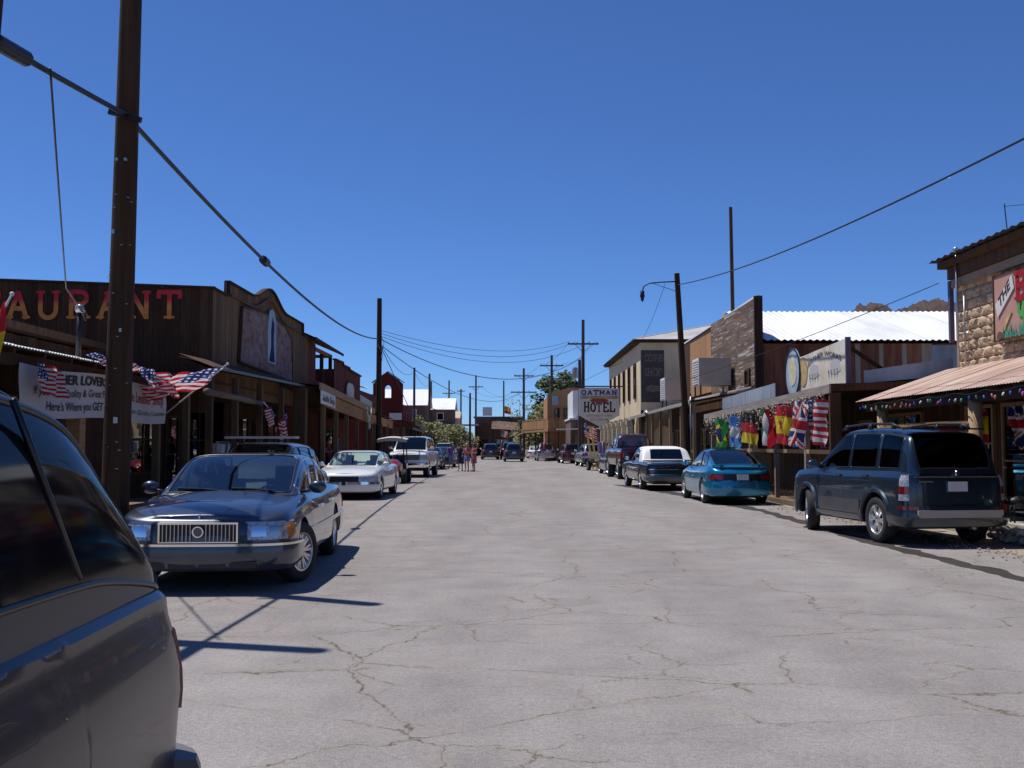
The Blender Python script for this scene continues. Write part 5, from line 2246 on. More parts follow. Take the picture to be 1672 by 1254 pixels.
def greenhouse(body, prof, n_exp=6.5, inset=.05, tumble=.16, wind=(.1, .1), rear=(.1, .1), sides=(), fr=(.07, .84), roof_x=.90, rear_x=.86):
    """cabin shell: prof = side view from rear base over the roof to the windscreen base.
    Returns dict of MB: shell, trim, windscreen, rear, side windows"""
    pts = chaikin([tuple(p) for p in prof], 3)
    # resample by arc length
    ss = [0]
    for a, b_ in zip(pts[:-1], pts[1:]):
        ss.append(ss[-1] + math.hypot(a[0] - b_[0], a[1] - b_[1]))
    n = int(ss[-1] / .045)
    st = [(float(np.interp(ss[-1] * i / n, ss, [p[0] for p in pts])), float(np.interp(ss[-1] * i / n, ss, [p[1] for p in pts]))) for i in range(n + 1)]
    # put stations exactly at the window ends
    want = [y for iv in sides for y in iv]
    st0 = list(st)
    for y in want:
        z = float(np.interp(y, [p[0] for p in st0], [p[1] for p in st0]))
        st.append((y, z))
    st = sorted(set(st))
    zmax = max(p[1] for p in st)
    ymid = [p for p in st if p[1] > zmax - .03]
    yc0, yc1 = ymid[0][0], ymid[-1][0]
    # section parameters: by height share up the side, then by width share across the roof
    zf = [0, .03, fr[0], fr[0] + .1, .35, .5, .65, .75, fr[1], fr[1] + .035]
    sec = [((1 - f ** n_exp) ** (1 / n_exp), f) for f in zf]
    for xf in (.93, roof_x, roof_x - .015, .8, .65, .45, .22, 0.0):
        if xf < sec[-1][0] - .004:
            sec.append((xf, (1 - xf ** n_exp) ** (1 / n_exp)))
    grid = []
    for (y, z) in st:
        b0 = body.top(y) - .015
        bw = float(np.interp(-y, -body.py, body.px)) - .12 - inset
        h = max(0.004, z - b0)
        row = []
        for (xf, f) in sec:
            zz = b0 + h * f
            row.append((max(0, (bw - tumble * (zz - b0)) * xf), y, zz))
        grid.append(row)
    out = {k: MB() for k in ('shell', 'windscreen', 'rear')}
    win = [[MB(), MB()] for _ in sides]
    ns = len(sec)
    for i in range(len(st) - 1):
        ym = (st[i][0] + st[i + 1][0]) / 2
        zm = (st[i][1] + st[i + 1][1]) / 2
        bm_ = body.top(ym)
        for j in range(ns - 1):
            xm_ = (sec[j][0] + sec[j + 1][0]) / 2
            fm = (sec[j][1] + sec[j + 1][1]) / 2
            key = None
            if xm_ < roof_x and ym > yc1 - .3 and wind and bm_ + wind[0] < zm < zmax - wind[1] and ym > yc1 - .1:
                key = out['windscreen']
            elif xm_ < rear_x and ym < yc0 + .1 and rear and bm_ + rear[0] < zm < zmax - rear[1]:
                key = out['rear']
            elif fr[0] < fm < fr[1]:
                for k, (a, b_) in enumerate(sides):
                    if a < ym < b_:
                        key = win[k]
            q = [grid[i][j], grid[i][j + 1], grid[i + 1][j + 1], grid[i + 1][j]]
            q2 = [(-a, b_, c) for a, b_, c in q]
            if key is None:
                key = out['shell']
            if isinstance(key, list):
                key[0].add(q, [(0, 1, 2, 3)])
                key[1].add(q2, [(3, 2, 1, 0)])
            else:
                key.add(q, [(0, 1, 2, 3)])
                key.add(q2, [(3, 2, 1, 0)])
    out['win'] = win
    out['st'] = st
    out['sec'] = sec
    out['grid'] = grid
    # trim lines: window frames drawn along grid lines
    trims = []
    jlo = min(range(ns), key=lambda j: abs(sec[j][1] - fr[0]))
    jhi = min(range(ns), key=lambda j: abs(sec[j][1] - fr[1]))
    for (a, b_) in sides:
        idx = [i for i, p in enumerate(st) if a - 1e-6 <= p[0] <= b_ + 1e-6]
        if len(idx) < 2:
            continue
        loop = [grid[i][jlo] for i in idx] + [grid[idx[-1]][j] for j in range(jlo + 1, jhi)] + [grid[i][jhi] for i in reversed(idx)] + [grid[idx[0]][j] for j in range(jhi - 1, jlo, -1)]
        for sd in (1, -1):
            tr = MB()
            trims.append(tr)
            lp = [Vector((p[0] * sd, p[1], p[2])) for p in loop]
            lp2 = [lp[0]]
            for p in lp[1:]:
                if (p - lp2[-1]).length > .012:
                    lp2.append(p)
            tr.tube(lp2 + [lp2[0]], .011, 5, caps=False)
    out['trim'] = trims
    rims = []
    for key in ('windscreen', 'rear'):
        ok = (lambda ym, zm, bm_: ym > yc1 - .1 and wind and bm_ + wind[0] < zm < zmax - wind[1]) if key == 'windscreen' else (lambda ym, zm, bm_: ym < yc0 + .1 and rear and bm_ + rear[0] < zm < zmax - rear[1])
        xx = roof_x if key == 'windscreen' else rear_x
        ids = [i for i in range(len(st) - 1) if ok((st[i][0] + st[i + 1][0]) / 2, (st[i][1] + st[i + 1][1]) / 2, body.top((st[i][0] + st[i + 1][0]) / 2))]
        if not ids:
            continue
        js = [j for j in range(ns) if sec[j][0] <= xx + .012]
        j0 = js[0]
        ids = ids + [ids[-1] + 1]
        loop = [grid[i][j0] for i in ids] + [grid[ids[-1]][j] for j in range(j0 + 1, ns)]
        loop2 = [(-p[0], p[1], p[2]) for p in reversed(loop)]
        bot = [grid[ids[0]][j] for j in range(j0, ns)]
        top_ = loop + loop2[1:]
        full = top_ + [(-p[0], p[1], p[2]) for p in bot[1:]] + [p for p in reversed(bot[:-1])]
        lp2 = [Vector(full[0])]
        for p in full[1:]:
            if (Vector(p) - lp2[-1]).length > .015:
                lp2.append(Vector(p))
        rim = MB()
        rims.append(rim)
        rim.tube(lp2, .013, 5, caps=False)
    out['rim'] = rims
    return out


_WHEEL = {}


def wheel_meshes(r, tw, style, rim_mat):
    key = (round(r, 3), round(tw, 3), style, rim_mat)
    if key in _WHEEL:
        return _WHEEL[key]
    h = tw / 2
    rr_ = r * (.64 if style != 'small' else .5)
    t = MB()
    t.lathe([(rr_, -h * .85), (rr_ + .02, -h), (r - .045, -h), (r - .012, -h * .82), (r, -h * .55), (r, h * .55), (r - .012, h * .82), (r - .045, h), (rr_ + .02, h), (rr_ - .005, h * .86), (rr_ - .02, h * .5)], (0, 0, 0), 36, 'x')
    tm = t.mesh('tyre', 'rubber', smooth=True, sharp=40)
    m = MB()
    # barrel and dark backing
    m.lathe([(rr_ + .004, h * .9), (rr_ - .015, h * .92), (rr_ - .028, h * .72), (rr_ - .035, h * .1), (0.001, h * .1)], (0, 0, 0), 32, 'x')
    d = MB()
    d.lathe([(rr_ - .03, h * .22), (.001, h * .22)], (0, 0, 0), 24, 'x')
    if style == 'disc':
        m.lathe([(rr_ - .02, h * .8), (rr_ * .75, h * .62), (rr_ * .45, h * .86), (rr_ * .3, h * .95), (.001, h * .97)], (0, 0, 0), 28, 'x')
    else:
        ns, pair, wv = {'ten': (9, True, .017), 'five': (6, True, .020), 'three': (5, False, .045), 'truck': (8, False, .04)}[style]
        for k in range(ns):
            a = 2 * math.pi * k / ns
            for o in ((-.09, .09) if pair else (0,)):
                c, s_ = math.cos(a + o), math.sin(a + o)
                c2, s2 = math.cos(a + o * 1.4), math.sin(a + o * 1.4)
                tx, ty = -s_, c
                r0, r1 = rr_ * .22, rr_ - .012
                q = []
                for (rad, cc, sn, hh, ww) in ((r0, c, s_, h * .70, wv * 1.3), (r1, c2, s2, h * .80, wv)):
                    for (e, lift) in ((-1, -.03), (-.7, 0), (.7, 0), (1, -.03)):
                        q.append((hh + lift, rad * cc + tx * ww * e, rad * sn + ty * ww * e))
                m.add(q, [(0, 1, 5, 4), (1, 2, 6, 5), (2, 3, 7, 6)])
        m.lathe([(rr_ * .30, h * .45), (rr_ * .28, h * .72), (rr_ * .2, h * .82), (.001, h * .84)], (0, 0, 0), 20, 'x')
    rm = m.mesh('rim', rim_mat, smooth=True, sharp=35)
    dm = d.mesh('brake_disc', 'matte_black')
    _WHEEL[key] = (tm, rm, dm)
    return _WHEEL[key]


def add_wheel(root, x, y, r, tw, style, rim_mat, steer=0.0):
    tm, rm, dm = wheel_meshes(r, tw, style, rim_mat)
    o = bpy.data.objects.new('wheel', tm)
    COL.objects.link(o)
    o.parent = root
    o.location = (x, y, r)
    o.rotation_euler = (RNG.uniform(0, 6), 0, (0 if x > 0 else math.pi) + steer)
    for nm, me in (('rim', rm), ('brake_disc', dm)):
        c = bpy.data.objects.new(nm, me)
        COL.objects.link(c)
        c.parent = o
    return o


def car(name, label, cat, at, head, paint, spec, gh, wheels=('ten', 'alloy'), group=None, tint='glass_clear', roof_paint=None, trim='chrome', seats=True,
        tw=.21, steer=0.0, under='matte_black', belt_trim=None, doors=(), handles=(), mirrors=None, mould=None):
    """at: ground point below the middle of the car; head: heading (x, y) of its nose. Returns root and body for extra parts"""
    hx, hy = head
    rz = math.atan2(-hx, hy)
    root = thing(name, label, cat, (at[0], at[1], 0), rz, group)
    B = Body(**spec)
    B.shell().build('body', paint, root, smooth=True, weld=True, sharp=32)
    g = greenhouse(B, **gh)
    cab = g['shell'].build('cabin', roof_paint or paint, root, smooth=True, weld=True, sharp=40)
    if g['windscreen'].f:
        g['windscreen'].build('windscreen', tint if tint != 'glass_dark' else 'glass_tint', root, smooth=True, weld=True)
    if g['rear'].f:
        g['rear'].build('rear_window', tint, root, smooth=True, weld=True)
    for pr in g['win']:
        for m_ in pr:
            if m_.f:
                m_.build('side_window', tint, root, smooth=True, weld=True)
    for m_ in g['trim']:
        m_.build('window_trim', trim, root, smooth=True)
    for m_ in g['rim']:
        m_.build('window_seal', 'car_black', root, smooth=True)
    # underside and wheel housings
    mb = MB()
    yi0, yi1 = B.yR + .35, B.yF - .35
    mb.box(-B.w + .30, B.w - .30, yi0, yi1, B.zb - .04, min(.62, B.top(0) - .25))
    mb.build('underbody', under, root)
    r = B.rw
    wx = B.w - tw / 2 - .015
    for yy_, st_ in ((B.axF, steer), (B.axR, 0)):
        for sd in (1, -1):
            add_wheel(root, sd * wx, yy_, r, tw, wheels[0], wheels[1], st_)
    # cabin floor and seats
    if seats:
        yb0 = gh['prof'][0][0] + .25
        yb1 = gh['prof'][-1][0] - .1
        belt = B.top((yb0 + yb1) / 2)
        zs = max(.34, belt - .52)
        mb = MB()
        mb.box(-B.w + .22, B.w - .22, yb0, yb1, zs - .10, zs - .02)
        mb.build('cabin_floor', 'seat_dark', root)
        mb = MB()
        dw = B.w - .24
        dash = [(yb1 - .55, zs), (yb1 - .58, belt - .22), (yb1 - .52, belt - .13), (yb1 - .40, belt - .10), (yb1 - .22, belt - .09), (yb1 - .06, belt - .07), (yb1 - .02, zs)]
        mb.grid([[(lerp(-dw, dw, i / 8), y_, z_ - (.03 if i in (0, 8) else 0) + (.03 if (1 <= i <= 2 and 2 <= q_ <= 4) else 0)) for q_, (y_, z_) in enumerate(dash)] for i in range(9)])
        mb.build('dashboard', 'seat_dark', root, smooth=True)
        for sd in (1, -1):
            mb = MB()
            ysx = lerp(yb0, yb1, .52)
            mb.box(sd * .38 - .25, sd * .38 + .25, ysx - .1, ysx + .42, zs, zs + .16)
            mb.beam((sd * .38, ysx - .1, zs + .06), (sd * .38, ysx - .28, zs + .66), .46, .13, up=(0, 1, 0))
            mb.beam((sd * .38, ysx - .28, zs + .68), (sd * .38, ysx - .31, zs + .84), .24, .09, up=(0, 1, 0))
            mb.build('seat', 'seat_cloth', root)
        mb = MB()
        c = Vector((-.38, lerp(yb0, yb1, .52) + .72, zs + .45))
        ring = [c + Vector((.18 * math.cos(t), .07 * math.sin(t), .17 * math.sin(t))) for t in np.linspace(0, 2 * math.pi, 18)]
        mb.tube(ring, .015, 6, caps=False)
        mb.beam(c, c + Vector((0, .25, -.1)), .04, .04)
        mb.build('steering_wheel', 'matte_black', root, smooth=True)
    for y in doors:
        for sd in (1, -1):
            mb = MB()
            zt = B.top(y) - .03
            z0 = B.zb + .10
            rows = []
            for dy in (-.004, .004):
                a = B.sY(y + dy)
                rows.append([(B.pt(a, lerp(z0, zt, j / 8), .0016).x * sd, y + dy, lerp(z0, zt, j / 8)) for j in range(9)])
            mb.grid(rows, flip=sd < 0)
            mb.build('door_gap', 'car_black', root)
    for (y, z) in handles:
        for sd in (1, -1):
            mb = MB()
            a = B.sY(y)
            p = B.pt(a, z, .012)
            mb.box(sd * p.x - .014, sd * p.x + .014, y - .09, y + .09, z - .018, z + .018)
            mb.build('door_handle', trim if trim == 'chrome' else paint, root)
    if mirrors:
        ym_, zm_ = mirrors
        for sd in (1, -1):
            p = B.pt(B.sY(ym_), B.top(ym_) - .02, 0)
            mb = MB()
            mb.ball((sd * (p.x + .12), ym_, zm_), .11, 12, 8, (1.0, .62, .72))
            mb.beam((sd * (p.x - .08), ym_ + .02, zm_ - .06), (sd * (p.x + .08), ym_, zm_ - .03), .06, .04)
            mo = mb.build('mirror', paint if paint != 'paint_white' else paint, root, smooth=True)
            mb = MB()
            mb.lathe([(.001, 0), (.075, 0)], (sd * (p.x + .12), ym_ - .072, zm_), 14, 'y')
            mb.build('mirror_glass', 'mirror', mo)
    if mould:
        y0, y1, z, mm = mould
        for sd in (1, -1):
            B.band(B.sY(y1), B.sY(y0), z - .03, z + .03, .014, .01, side=sd).build('side_moulding', mm, root, smooth=True, sharp=40)
    return root, B, g


def wipers(root, B, ya, zoff=.035, xs=((-.55, -.02), (.02, .62))):
    for (x0, x1) in xs:
        mb = MB()
        z = B.top(ya) + B.crown + zoff
        mb.tube([(x0, ya + .02, z), ((x0 + x1) / 2, ya - .05, z + .03), (x1, ya - .07, z + .035)], .012, 5)
        mb.build('wiper', 'matte_black', root)


# ---------------------------------------------------------------- blue-grey saloon, nose towards us
hood = lambda x, y: (.022 * (1 - min(1, abs(x) / .62) ** 6)) * (1 if y > 1.0 else 0) * min(1, max(0, (y - 1.0) / .3))
SED = dict(L=5.36, W=1.98, zb=.24, top=((-2.68, .90), (-2.25, .99), (-1.5, 1.0), (0, .96), (1.15, .98), (2.2, .87), (2.55, .81), (2.68, .77)), cF=.55, cR=.5, nF=3.6, nR=3.6,
           axF=1.70, axR=-1.21, rw=.345, taper=.06, bulge=hood, endF=.7, endR=.8)
hd = Vector((.155, -2.9)).normalized()
fr_ax = Vector((-3.38, 11.78))
cen = fr_ax - hd * 1.70
sed, B, g = car('saloon_car', 'dusty blue-grey saloon with a chrome grille parked nose out behind the pickup', 'car', (cen.x, cen.y), hd, 'paint_steel_blue', SED,
                dict(prof=[(-1.78, .985), (-1.02, 1.41), (-.55, 1.475), (.05, 1.47), (.45, 1.43), (1.32, .985)], sides=((-1.42, -.60), (-.54, .10), (.16, 1.12)), wind=(.045, .03), rear=(.05, .06)),
                ('ten', 'alloy'), steer=-.40, doors=(-.02, 1.16, -1.10), handles=((.28, .80), (-.80, .82)), mirrors=(.98, 1.06), mould=(-2.2, 1.3, .56, 'paint_steel_blue'), belt_trim=True)
wipers(sed, B, 1.28, .0)
yf = B.pt(0, .66, 0).y
mb = MB()
gw, gz0, gz1 = .40, .55, .735
mb.box(-gw, gw, yf - .05, yf + .005, gz0, gz1)
gr = mb.build('grille', 'car_black', sed)
mb = MB()
mb.box(-gw - .02, gw + .02, yf - .03, yf + .045, gz1, gz1 + .02)
mb.box(-gw - .02, gw + .02, yf - .03, yf + .03, gz0 - .012, gz0)
mb.box(-gw - .018, -gw, yf - .03, yf + .04, gz0, gz1)
mb.box(gw, gw + .018, yf - .03, yf + .04, gz0, gz1)
mb.build('grille_frame', 'chrome', gr)
for k in range(19):
    x = -gw + .03 + k * (2 * gw - .06) / 18
    if abs(x) < .06:
        continue
    mb = MB()
    mb.box(x - .005, x + .005, yf - .01, yf + .035, gz0, gz1)
    mb.build('bar', 'dark_chrome', gr)
mb = MB()
mb.lathe([(.040, .045), (.048, .055), (.060, .055), (.066, .04), (.066, .0)], (0, yf, .655), 20, 'y')
em = mb.build('emblem', 'chrome', gr, smooth=True, sharp=40)
mb = MB()
mb.lathe([(.001, .042), (.042, .042)], (0, yf, .655), 16, 'y')
mb.box(-.008, .008, yf + .04, yf + .05, .615, .695)
mb.build('emblem_field', 'grey_trim', em)
mb = MB()
mb.ball((0, yf - .02, .815), .03, 8, 6, (.5, .8, 1))
mb.build('hood_ornament', 'chrome', sed, smooth=True)
for sd in (1, -1):
    h_ = B.band(B.sF(.51), B.sF(.90), .565, .745, .014, .05, side=sd).build('headlight', 'lamp_clear', sed, smooth=True, sharp=40)
    B.band(B.sF(.55), B.sF(.70), .60, .715, .0165, .005, side=sd).build('inner_reflector', 'chrome', h_, smooth=True, sharp=40)
    B.band(B.sF(.73), B.sF(.87), .60, .715, .0165, .005, side=sd).build('outer_reflector', 'dark_chrome', h_, smooth=True, sharp=40)
    B.band(B.sF(.90), B.sY(2.28), .585, .745, .014, .05, side=sd, taper1=-.02).build('turn_signal', 'lamp_amber', h_, smooth=True, sharp=40)
    B.band(B.sF(.49), B.sY(2.26), .745, .757, .018, .05, side=sd).build('headlight_trim', 'chrome', h_, smooth=True, sharp=40)
bp = B.band(0, B.sY(2.10), .24, .535, .055, .06, m=5, bowz=.012).build('bumper', 'paint_steel_blue', sed, smooth=True, sharp=40)
B.band(0, B.sY(2.14), .505, .53, .074, .01, m=1).build('bumper_strip', 'chrome', bp, smooth=True, sharp=40)
for k in range(4):
    x0 = -.62 + k * .32
    mb = MB()
    mb.box(x0, x0 + .28, yf + .045, yf + .066, .275, .345)
    mb.build('air_slot', 'car_black', bp)
B.band(B.sY(-1.72), B.s[-1], .3, .56, .018, .05).build('rear_bumper', 'paint_steel_blue', sed, smooth=True, sharp=40)
for sd in (1, -1):
    B.band(B.sY(-2.35), B.sR(.55), .62, .84, .012, .03, side=sd).build('tail_light', 'lamp_red', sed, smooth=True)

# ---------------------------------------------------------------- dark blue sport utility car seen from behind
SUV = dict(L=4.44, W=1.80, zb=.30, top=((-2.22, 1.10), (-1.9, 1.16), (0, 1.13), (1.1, 1.15), (1.9, 1.09), (2.22, .98)), cF=.45, cR=.34, nF=3.4, nR=4.2,
           axF=1.33, axR=-1.29, rw=.375, arch=.06, taper=.03, endR=.55,
           prof=[(0, .08), (.05, .02), (.15, .0), (.35, .012), (.6, .02), (.8, .03), (.92, .05), (1, .10)])
rw_ = Vector((5.88, 16.45))
hd = Vector((-.135, 1.0)).normalized()
rt = Vector((hd.y, -hd.x))
cen = rw_ + rt * .88 + hd * 1.29
suv, B, g = car('sport_utility', 'dark blue sport utility with roof rails parked by the rusted awning', 'car', (cen.x, cen.y), hd, 'paint_suv_blue', SUV,
                dict(prof=[(-2.17, 1.13), (-2.0, 1.66), (-1.82, 1.80), (-1.0, 1.865), (0, 1.865), (.30, 1.815), (1.18, 1.13)], tumble=.18, inset=.01,
                     sides=((-1.82, -1.20), (-1.10, -.22), (-.14, 1.0)), wind=(.06, .05), rear=(.10, .10), fr=(.10, .86), n_exp=7.5, rear_x=.88),
                ('five', 'alloy'), tint='glass_dark', trim='car_black', doors=(-.18, -1.13, 1.05), handles=((.05, 1.05), (-.92, 1.07)), mirrors=(.92, 1.23), steer=-.34, tw=.225)
for sd in (1, -1):
    for yc in (B.axF, B.axR):
        mb = MB()
        rows = []
        for k in range(19):
            a = math.pi * (k / 18) * 1.12 - math.pi * .06
            row = []
            for (ra, o) in ((.433, .002), (.443, .03), (.495, .032), (.52, .004)):
                y, z = yc + ra * math.cos(a), max(.30, .375 + ra * math.sin(a))
                p = B.pt(B.sY(y), max(z, .34), o)
                row.append((p.x * sd, y, z))
            rows.append(row)
        mb.grid(rows, flip=sd < 0)
        mb.build('wheel_flare', 'paint_suv_blue', suv, smooth=True, sharp=40)
    B.band(B.sY(.82), B.sY(-.78), .30, .42, .03, .03, side=sd).build('sill', 'paint_suv_blue', suv, smooth=True, sharp=40)
    B.band(B.sY(.80), B.sY(-.76), .47, .66, .012, .01, side=sd).build('door_cladding', 'paint_suv_lower', suv, smooth=True, sharp=40)
    # roof rail
    mb = MB()
    x = .60 * sd
    pts = [(x, .35, 1.83), (x, .22, 1.895), (x, -.5, 1.93), (x, -1.4, 1.915), (x, -1.6, 1.85)]
    mb.tube(pts, .020, 8)
    for y in (.2, -.65, -1.42):
        mb.beam((x, y, 1.83), (x, y, 1.92), .04, .1, up=(0, 1, 0))
    mb.build('roof_rail', 'dark_metal', suv, smooth=True)
    # tail lamp: clear, red, clear from the top
    tl = B.band(B.sY(-2.02), B.sR(.77), .82, .93, .016, .05, side=sd).build('tail_light', 'lamp_red', suv, smooth=True, sharp=40)
    B.band(B.sY(-2.02), B.sR(.77), .935, 1.11, .014, .05, side=sd).build('upper_lens', 'lamp_clear', tl, smooth=True, sharp=40)
    B.band(B.sY(-2.02), B.sR(.77), .715, .815, .014, .05, side=sd).build('lower_lens', 'lamp_clear', tl, smooth=True, sharp=40)
    B.band(B.sY(-2.06), B.sR(.66), .58, .635, .075, .05, side=sd).build('reflector', 'lamp_red', suv, smooth=True, sharp=40)
rb = B.band(B.sY(-1.78), B.s[-1], .32, .64, .06, .06, m=4, bowz=.015).build('rear_bumper', 'paint_suv_blue', suv, smooth=True, sharp=40)
yr = B.pt(B.s[-1], .8, 0).y
mb = MB()
mb.prism([(-.66, .46), (.66, .46), (.70, .50), (.70, .575), (-.70, .575), (-.70, .50)], lambda u, v, t: (u, yr - .055 - t, v), .03)
mb.build('step_plate', 'box_beige', rb)
mb = MB()
mb.box(-.16, .16, yr - .012, yr + .03, .86, 1.01)
pl_ = mb.build('number_plate', 'plate', suv)
mb = MB()
mb.box(-.18, .18, yr - .006, yr + .03, .845, 1.025)
mb.build('plate_frame', 'chrome', pl_)
mb = MB()
mb.box(-.70, .70, yr - .008, yr + .02, 1.075, 1.087)
mb.build('hatch_gap', 'grey_trim', suv)
mb = MB()
mb.lathe([(.001, -.03), (.032, -.03), (.042, -.018), (.042, .02)], (0, yr + .01, 1.14), 18, 'y')
mb.build('emblem', 'chrome', suv, smooth=True, sharp=40)
mb = MB()
mb.box(-.62, -.40, yr - .006, yr + .02, 1.0, 1.02)
mb.build('name_badge', 'grey_trim', suv)
mb = MB()
mb.box(-.07, .07, yr - .01, yr + .03, .70, .74)
mb.build('hatch_handle', 'car_black', suv)
mb = MB()
mb.box(-.62, .62, -1.99, -1.72, 1.815, 1.842)
sp_ = mb.build('spoiler', 'paint_suv_blue', suv)
mb = MB()
mb.box(-.16, .16, -2.01, -1.97, 1.797, 1.825)
mb.build('brake_lamp', 'lamp_red', sp_)
mb = MB()
mb.tube([(.05, -2.12, 1.21), (.30, -2.08, 1.34)], .012, 6)
mb.build('rear_wiper', 'matte_black', suv)
mb = MB()
mb.tube([(.3, -2.0, .30), (.3, -2.17, .29)], .035, 10)
mb.tube([(.3, -1.2, .30), (.3, -2.0, .30)], .03, 8)
mb.build('exhaust', 'steel', suv, smooth=True)

# ---------------------------------------------------------------- teal coupe
COU = dict(L=4.62, W=1.74, zb=.22, top=((-2.31, .86), (-2.1, .97), (-1.6, 1.02), (0, .96), (1.0, .97), (1.8, .85), (2.31, .68)), cF=.7, cR=.62, nF=2.6, nR=2.7,
           axF=1.42, axR=-1.24, rw=.33, taper=.05, endR=.9, crown=.06)
rw_ = Vector((5.14, 27.5))
hd = Vector((-.02, 1)).normalized()
rt = Vector((hd.y, -hd.x))
cen = rw_ + rt * .86 + hd * 1.24
cou, B, g = car('coupe_car', 'bright teal coupe with black tail panel parked before the national flags', 'car', (cen.x, cen.y), hd, 'paint_teal', COU,
                dict(prof=[(-1.86, 1.025), (-.80, 1.41), (-.35, 1.475), (.0, 1.47), (.25, 1.435), (1.15, .97)], sides=((-1.15, -.42), (-.34, .95)), wind=(.05, .05), rear=(.045, .05), tumble=.22, rear_x=.90),
                ('three', 'alloy'), tint='glass_tint', trim='car_black', doors=(-.38, 1.0), handles=((-.15, .72),), mirrors=(.85, 1.06))
yr = B.pt(B.s[-1], .7, 0).y
tp = B.band(B.sR(.76), B.s[-1], .645, .815, .010, .05, m=4).build('tail_panel', 'car_black', cou, smooth=True, sharp=40)
for sd in (1, -1):
    B.band(B.sY(-1.98), B.sR(.50), .665, .795, .018, .03, side=sd).build('tail_light', 'lamp_red', tp, smooth=True, sharp=40)
    B.band(B.sY(-1.92), B.sR(.80), .44, .50, .056, .05, side=sd).build('reflector', 'grey_trim', cou, smooth=True)
bp = B.band(B.sY(-1.66), B.s[-1], .25, .61, .045, .06, m=6, bowz=.02).build('rear_bumper', 'paint_teal', cou, smooth=True, sharp=40)
mb = MB()
mb.box(-.15, .15, yr - .03, yr + .03, .655, .80)
mb.build('number_plate', 'plate', cou)
mb = MB()
rows = []
for k in range(17):
    x = -.72 + 1.44 * k / 16
    t = abs(x) / .72
    rows.append([(x, -2.02 + .12 * t * t, 1.06 - .05 * t ** 3), (x, -2.14 + .16 * t * t, 1.085 - .05 * t ** 3), (x, -2.15 + .16 * t * t, 1.065 - .05 * t ** 3), (x, -2.02 + .12 * t * t, 1.035 - .05 * t ** 3)])
mb.grid(rows)
for x in (-.5, .5):
    mb.box(x - .05, x + .05, -2.10, -2.0, .95, 1.055)
mb.build('spoiler', 'paint_teal', cou, smooth=True, sharp=40)
mb = MB()
mb.box(-.30, .30, -.52, -.02, 1.49, 1.503)
mb.build('sunroof', 'car_black', cou)
mb = MB()
mb.tube([(.5, -2.0, .25), (.5, -2.3, .24)], .035, 8)
mb.build('exhaust', 'steel', cou, smooth=True)

# ---------------------------------------------------------------- long black convertible with white hood
CON = dict(L=5.55, W=1.98, zb=.26, top=((-2.77, .88), (-2.6, .94), (-1.4, .98), (0, .96), (1.0, .98), (2.5, .90), (2.77, .82)), cF=.3, cR=.26, nF=5, nR=6,
           axF=1.72, axR=-1.33, rw=.35, arch=.03, taper=.03, endR=.5, crown=.03,
           prof=[(0, .10), (.1, .04), (.3, .0), (.6, .005), (.85, .02), (.95, .035), (1, .07)])
rw_ = Vector((4.52, 35.9))
hd = Vector((-.05, 1)).normalized()
rt = Vector((hd.y, -hd.x))
cen = rw_ + rt * .97 + hd * 1.33
con, B, g = car('convertible', 'long black classic convertible with a raised white fabric top', 'car', (cen.x, cen.y), hd, 'paint_black_blue', CON,
                dict(prof=[(-1.40, .98), (-1.12, 1.37), (-.98, 1.48), (-.2, 1.54), (.25, 1.50), (.95, .98)], sides=((-.72, .0), (.06, .82)), wind=(.05, .06), rear=(.09, .13), tumble=.12, inset=-.02, n_exp=6, rear_x=.72),
                ('disc', 'chrome'), tint='glass_tint', roof_paint='white_paint', trim='chrome', doors=(-.3, .95), handles=((-.05, .72),), mirrors=(.85, 1.08))
yr = B.pt(B.s[-1], .6, 0).y
B.band(B.sR(.90), B.s[-1], .72, .75, .02, .03, m=1).build('tail_trim', 'chrome', con, smooth=True, sharp=40)
B.band(B.sR(.90), B.s[-1], .59, .71, .008, .03, m=2).build('tail_panel', 'car_black', con, smooth=True, sharp=40)
for sd in (1, -1):
    B.band(B.sR(.88), B.sR(.62), .61, .69, .014, .03, m=1, side=sd).build('tail_light', 'lamp_red', con, smooth=True, sharp=40)
B.band(B.sY(-2.45), B.s[-1], .54, .57, .03, .03, m=1).build('lower_trim', 'chrome', con, smooth=True, sharp=40)
B.band(B.sY(-2.35), B.s[-1], .35, .52, .06, .05, m=3, bowz=.02).build('rear_bumper', 'grey_trim', con, smooth=True, sharp=40)
mb = MB()
mb.box(.35, .68, yr - .09, yr - .02, .34, .47)
mb.build('number_plate', 'plate', con)
mb = MB()
mb.tube([(-.85, -1.42, 1.01), (-.82, -1.5, 1.03), (.82, -1.5, 1.03), (.85, -1.42, 1.01)], .035, 8)
mb.build('top_boot', 'white_paint', con, smooth=True)

